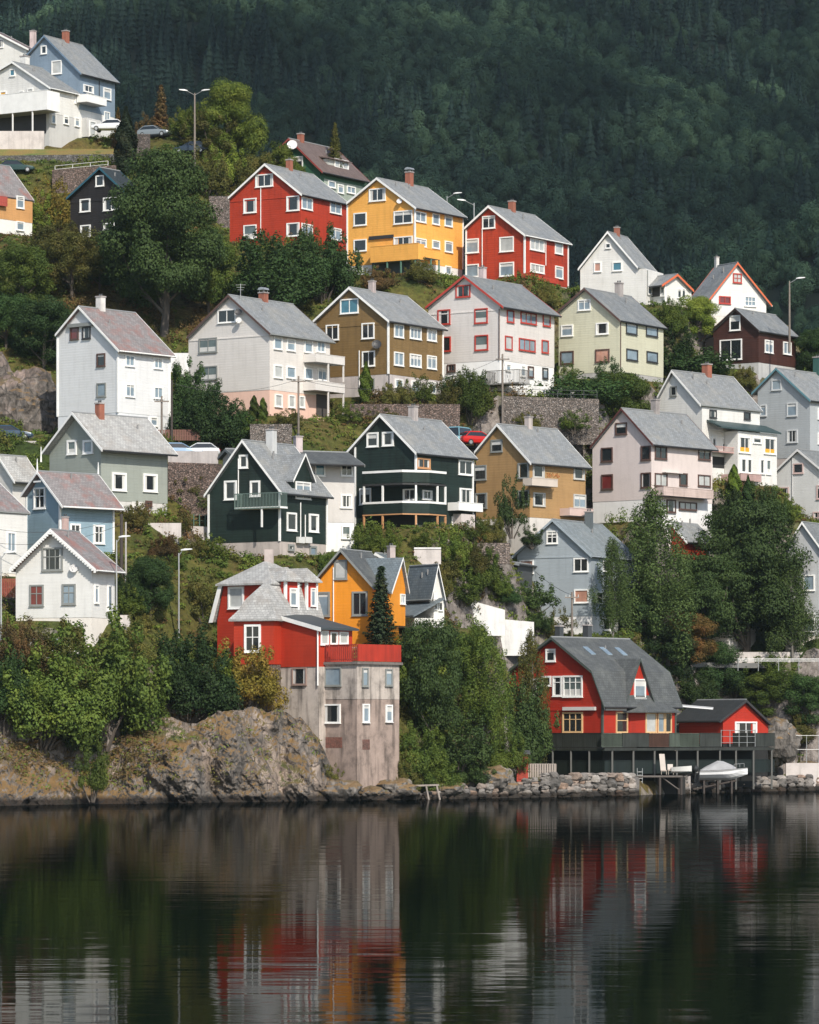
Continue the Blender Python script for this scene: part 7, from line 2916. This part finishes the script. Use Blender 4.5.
for k in range(9):
    z = -.3 + k * .3
    mb = MB()
    mb.tube((lx - .22, Yj - .93 + .06 * z / 3, z), (lx + .22, Yj - .93 + .06 * z / 3, z), .02, n=5)
    mb.build('rung', GALV, ld)
# bow-right motor boat under a grey cover on its slipway
Yb = shoreY(700) - 2.6
pb = at(719, 783, Yb)
ppm = F / Yb
bL = 46 / ppm
bt = empty('motor_boat', (pb.x, pb.y, pb.z), 'white motor boat under a grey canvas cover beside the jetty', 'boat')
x0 = at(699, 0, Yb).x
HULL = plain((.72, .73, .74), .25)
secs = []
for k in range(11):
    u = k / 10
    x = x0 + bL * u
    w = 1.0 * (1 - max(0, (u - .45) / .55) ** 2.2) + .02
    zk = .28 + .55 * max(0, (u - .6) / .4) ** 2
    sh_ = 1.15 + .28 * u ** 2
    secs.append([Vector((x + (.25 if k == 10 else 0), pb.y + s * w * q, pb.z + z)) for s, q, z in ((0, 0, zk), (1, .55, zk + .22), (1, .92, zk + .5 + .1 * u), (1, 1.0, sh_), (-1, 1.0, sh_), (-1, .92, zk + .5 + .1 * u), (-1, .55, zk + .22))])
mb = MB()
mb.loft(secs)
hull = mb.build('hull', HULL, bt)
mb = MB()
mb.loft([[Vector((v.x, pb.y + (v.y - pb.y) * 1.04, v.z + dz)) for v, dz in ((s[3], .0), (s[3], -.08), (s[4], -.08), (s[4], .0))] for s in secs], caps=True)
mb.build('rub_rail', plain((.3, .3, .3)), hull)
CANV = plain((.30, .305, .32), .9, 0.0, .15)
mb = MB()
cs = []
for u, w, z in ((.02, .92, .05), (.15, .9, .38), (.4, .78, .88), (.52, .7, .8), (.7, .6, .42), (.8, .45, .12)):
    x = x0 + bL * u
    zs = pb.z + 1.18 + .28 * u ** 2
    cs.append([Vector((x, pb.y - w, zs)), Vector((x, pb.y - w * .6, zs + z * .75)), Vector((x, pb.y, zs + z)), Vector((x, pb.y + w * .6, zs + z * .75)), Vector((x, pb.y + w, zs))])
mb.loft(cs)
mb.build('canvas_cover', CANV, bt)
mb = MB()
pts = [Vector((x0 + bL * u, pb.y - .8 * (1 - max(0, (u - .6) / .4) ** 2), pb.z + 1.55 + .3 * u)) for u in (.75, .88, .98)]
for a_, b_ in zip(pts[:-1], pts[1:]):
    mb.tube(a_, b_, .02, n=5)
for a_ in pts:
    mb.tube(a_, a_ - Vector((0, 0, .35)), .018, n=5)
mb.build('bow_rail', GALV, bt)
mb = MB()
mb.blob((x0 - .3, pb.y, pb.z + 1.35), .28, .2, .32, 1, .1, 2)
mb.tube((x0 - .3, pb.y, pb.z + 1.2), (x0 - .38, pb.y, pb.z + .05), .11, .07)
mb.tube((x0 - .05, pb.y, pb.z + .95), (x0 - .35, pb.y, pb.z + .95), .09)
mb.build('outboard_motor', plain((.025, .028, .03), .35), bt)
sw_ = empty('slipway', (pb.x, pb.y, 0), 'dark slipway frame carrying the covered motor boat', 'slipway')
for dy in (-.5, .5):
    mb = MB()
    mb.tube((x0 - .5, pb.y + dy, pb.z - .6), (x0 + bL * .8, pb.y + dy, pb.z + .22), .09, n=6)
    mb.build('rail', DARKP, sw_)
for k in (.1, .4, .7):
    mb = MB()
    mb.abox(x0 + bL * k - .08, x0 + bL * k + .08, pb.y - .8, pb.y + .8, -1.0, pb.z + .24)
    mb.build('support', DARKP, sw_)
mb = MB()
px_ = at(687, 0, Yb).x
mb.abox(px_ - .35, px_ + .35, pb.y + .2, pb.y + 3.0, -1, at(687, 776, Yb).z)
tag(mb.build('concrete_pier', CONCW), 'pale concrete pier between the jetty and the motor boat', 'pier')
# dinghy on the jetty
pd = at(683, 773, Yj + 1.2)
secs = []
for k in range(8):
    u = k / 7
    w = .62 * math.sin(math.pi * min(.97, .25 + .72 * u) * .98) + .03
    secs.append([Vector((pd.x - 1.1 + 1.9 * u, pd.y + s * w, pd.z + z)) for s, z in ((0, .02 + .1 * u * u), (.8, .16), (1, .52 + .15 * u), (-1, .52 + .15 * u), (-.8, .16))])
mb = MB()
mb.loft(secs)
dg = mb.build('dinghy', plain((.62, .62, .60), .4), smooth=False)
tag(dg, 'small white dinghy lying on the jetty behind the motor boat', 'dinghy')
# garden chairs leaning on the jetty
for px_, lab in ((664, 'folded pale deck chair propped upright on the jetty'), (671, 'low wooden crate chair on the jetty beside the dinghy')):
    q = at(px_, 774.5, Yj + .8)
    r = empty('deck_chair', q, lab, 'chair')
    tall = px_ == 664
    mb = MB()
    mb.box(q + Vector((-.28, .1, .35 if not tall else .3)), (.56, 0, 0), (0, .5, .05), (0, 0, .06))
    mb.build('seat', plain((.35, .3, .26)), r)
    mb = MB()
    mb.box(q + Vector((-.28, .5, .4)), (.5, 0, 0), (-.12 if tall else 0, .35, 1.5 if tall else .55), (0, .06, 0))
    mb.build('backrest', plain((.45, .40, .36)), r)
    for dx in (-.25, .22):
        for dy in (.12, .55):
            mb = MB()
            mb.abox(q.x + dx, q.x + dx + .05, q.y + dy, q.y + dy + .05, q.z - .02, q.z + .36)
            mb.build('leg', plain((.3, .26, .22)), r)
# old mooring trestle at the left of the bank
q = at(425, 792, shoreY(425) - .5)
tr_ = empty('trestle', q, 'low broken timber trestle at the waterline under the bushes', 'trestle')
mb = MB()
mb.box(q + Vector((-1.4, 0, .45)), (2.6, .2, .08), (0, .35, 0), (0, 0, .14))
mb.build('beam', render_wall((.3, .26, .23), .3), tr_)
for dx, l in ((-1.1, -.3), (.1, .25), (1.0, .3)):
    mb = MB()
    mb.tube(q + Vector((dx, .2, .5)), q + Vector((dx + l, .1, -.8)), .08, n=6)
    mb.build('leg', render_wall((.3, .26, .23), .3), tr_)
# blue road sign above the bushes
q = at(472, 640, Yof(472, 640))
sg = empty('road_sign', q, 'small blue square road sign below the white concrete walls', 'road sign')
mb = MB()
mb.tube(q - Vector((0, 0, 1.5)), q + Vector((0, 0, 1.3)), .035, n=6)
mb.build('post', GALV, sg)
c = at(472, 634.5, q.y)
mb = MB()
mb.abox(c.x - .32, c.x + .32, q.y - .09, q.y - .05, c.z - .32, c.z + .32)
mb.build('sign_plate', plain((.03, .16, .42), .4), sg)
mb = MB()
mb.poly([(c.x - .16, q.y - .093, c.z - .2), (c.x + .16, q.y - .093, c.z - .2), (c.x, q.y - .093, c.z + .2)])
mb.build('sign_symbol', WHITE, sg)

# ---------------------------------------------------------------- the air

hz = bpy.data.meshes.new('haze')
mb = MB()
mb.abox(-640, 640, -40, 2130, -5, 600)
hz = mb.build('haze', [], recalc=False)
hm = bpy.data.materials.new('haze_air')
hm.use_nodes = True
nt = hm.node_tree
nt.nodes.remove(nt.nodes['Principled BSDF'])
pv = nt.nodes.new('ShaderNodeVolumePrincipled')
pv.inputs['Color'].default_value = (.62, .80, .88, 1)
pv.inputs['Density'].default_value = .00004
nt.links.new(pv.outputs[0], [x for x in nt.nodes if x.type == 'OUTPUT_MATERIAL'][0].inputs['Volume'])
hz.data.materials.append(hm)
tag(hz, kind='stuff')

# added unseen cloud, set between sun and mountain to shade the forest slope
mb = MB()
random.seed(5)
for u in range(-4, 5):
    for v in range(-5, 6):
        s = random.uniform(55, 85)
        mb.blob((430 + 95 * u + random.uniform(-30, 30), 420 + 105 * v + random.uniform(-30, 30), 1000 + random.uniform(-15, 25)), s, s * 1.1, s * .45, u * 9 + v, .45, 2)
cm_ = bpy.data.materials.new('shade_cloud_veil')
cm_.use_nodes = True
nt = cm_.node_tree
nt.nodes.remove(nt.nodes['Principled BSDF'])
tb, db, mxs = nt.nodes.new('ShaderNodeBsdfTransparent'), nt.nodes.new('ShaderNodeBsdfDiffuse'), nt.nodes.new('ShaderNodeMixShader')
db.inputs['Color'].default_value = (.85, .85, .85, 1)
mxs.inputs[0].default_value = .36
nt.links.new(tb.outputs[0], mxs.inputs[1])
nt.links.new(db.outputs[0], mxs.inputs[2])
nt.links.new(mxs.outputs[0], [x for x in nt.nodes if x.type == 'OUTPUT_MATERIAL'][0].inputs['Surface'])
tag(mb.build('shade_cloud', cm_, recalc=False, smooth=True), kind='stuff')
# ---------------------------------------------------------------- light, air, camera
AZ, EL = math.radians(69), math.radians(40)
sdir = Vector((math.cos(AZ) * math.cos(EL), -math.sin(AZ) * math.cos(EL), math.sin(EL)))
sl_ = bpy.data.lights.new('sun', 'SUN')
sl_.energy = 4.0
sl_.angle = math.radians(.9)
sl_.color = (1.0, .925, .81)
so = bpy.data.objects.new('sun', sl_)
so.rotation_euler = (-sdir).to_track_quat('-Z', 'Y').to_euler()
COL.objects.link(so)
w = bpy.data.worlds.new('World')
SC.world = w
w.use_nodes = True
sky = w.node_tree.nodes.new('ShaderNodeTexSky')
sky.sky_type = 'NISHITA'
sky.sun_disc = False
sky.sun_elevation = EL
sky.sun_rotation = math.atan2(sdir.x, sdir.y)
bg = w.node_tree.nodes['Background']
bg.inputs['Strength'].default_value = .13
w.node_tree.links.new(sky.outputs[0], bg.inputs['Color'])

cam = bpy.data.cameras.new('camera')
cam.sensor_fit = 'VERTICAL'
cam.sensor_height = 24
cam.lens = F / 1024 * 24
cam.shift_y = (YH - 512) / 1024
cam.clip_start, cam.clip_end = 1, 6000
co = bpy.data.objects.new('camera', cam)
co.location = (0, 0, HC)
co.rotation_euler = (math.radians(90), 0, 0)
COL.objects.link(co)
SC.camera = co
SC.render.resolution_x, SC.render.resolution_y = 819, 1024
vs = SC.view_settings
vs.view_transform = 'Standard'
vs.look = 'None'
vs.gamma = 1
vs.exposure = 0.36
vs.use_curve_mapping = False
SC.cycles.use_denoising = True
SC.cycles.max_bounces = 6
SC.cycles.transparent_max_bounces = 16
SC.cycles.volume_bounces = 0
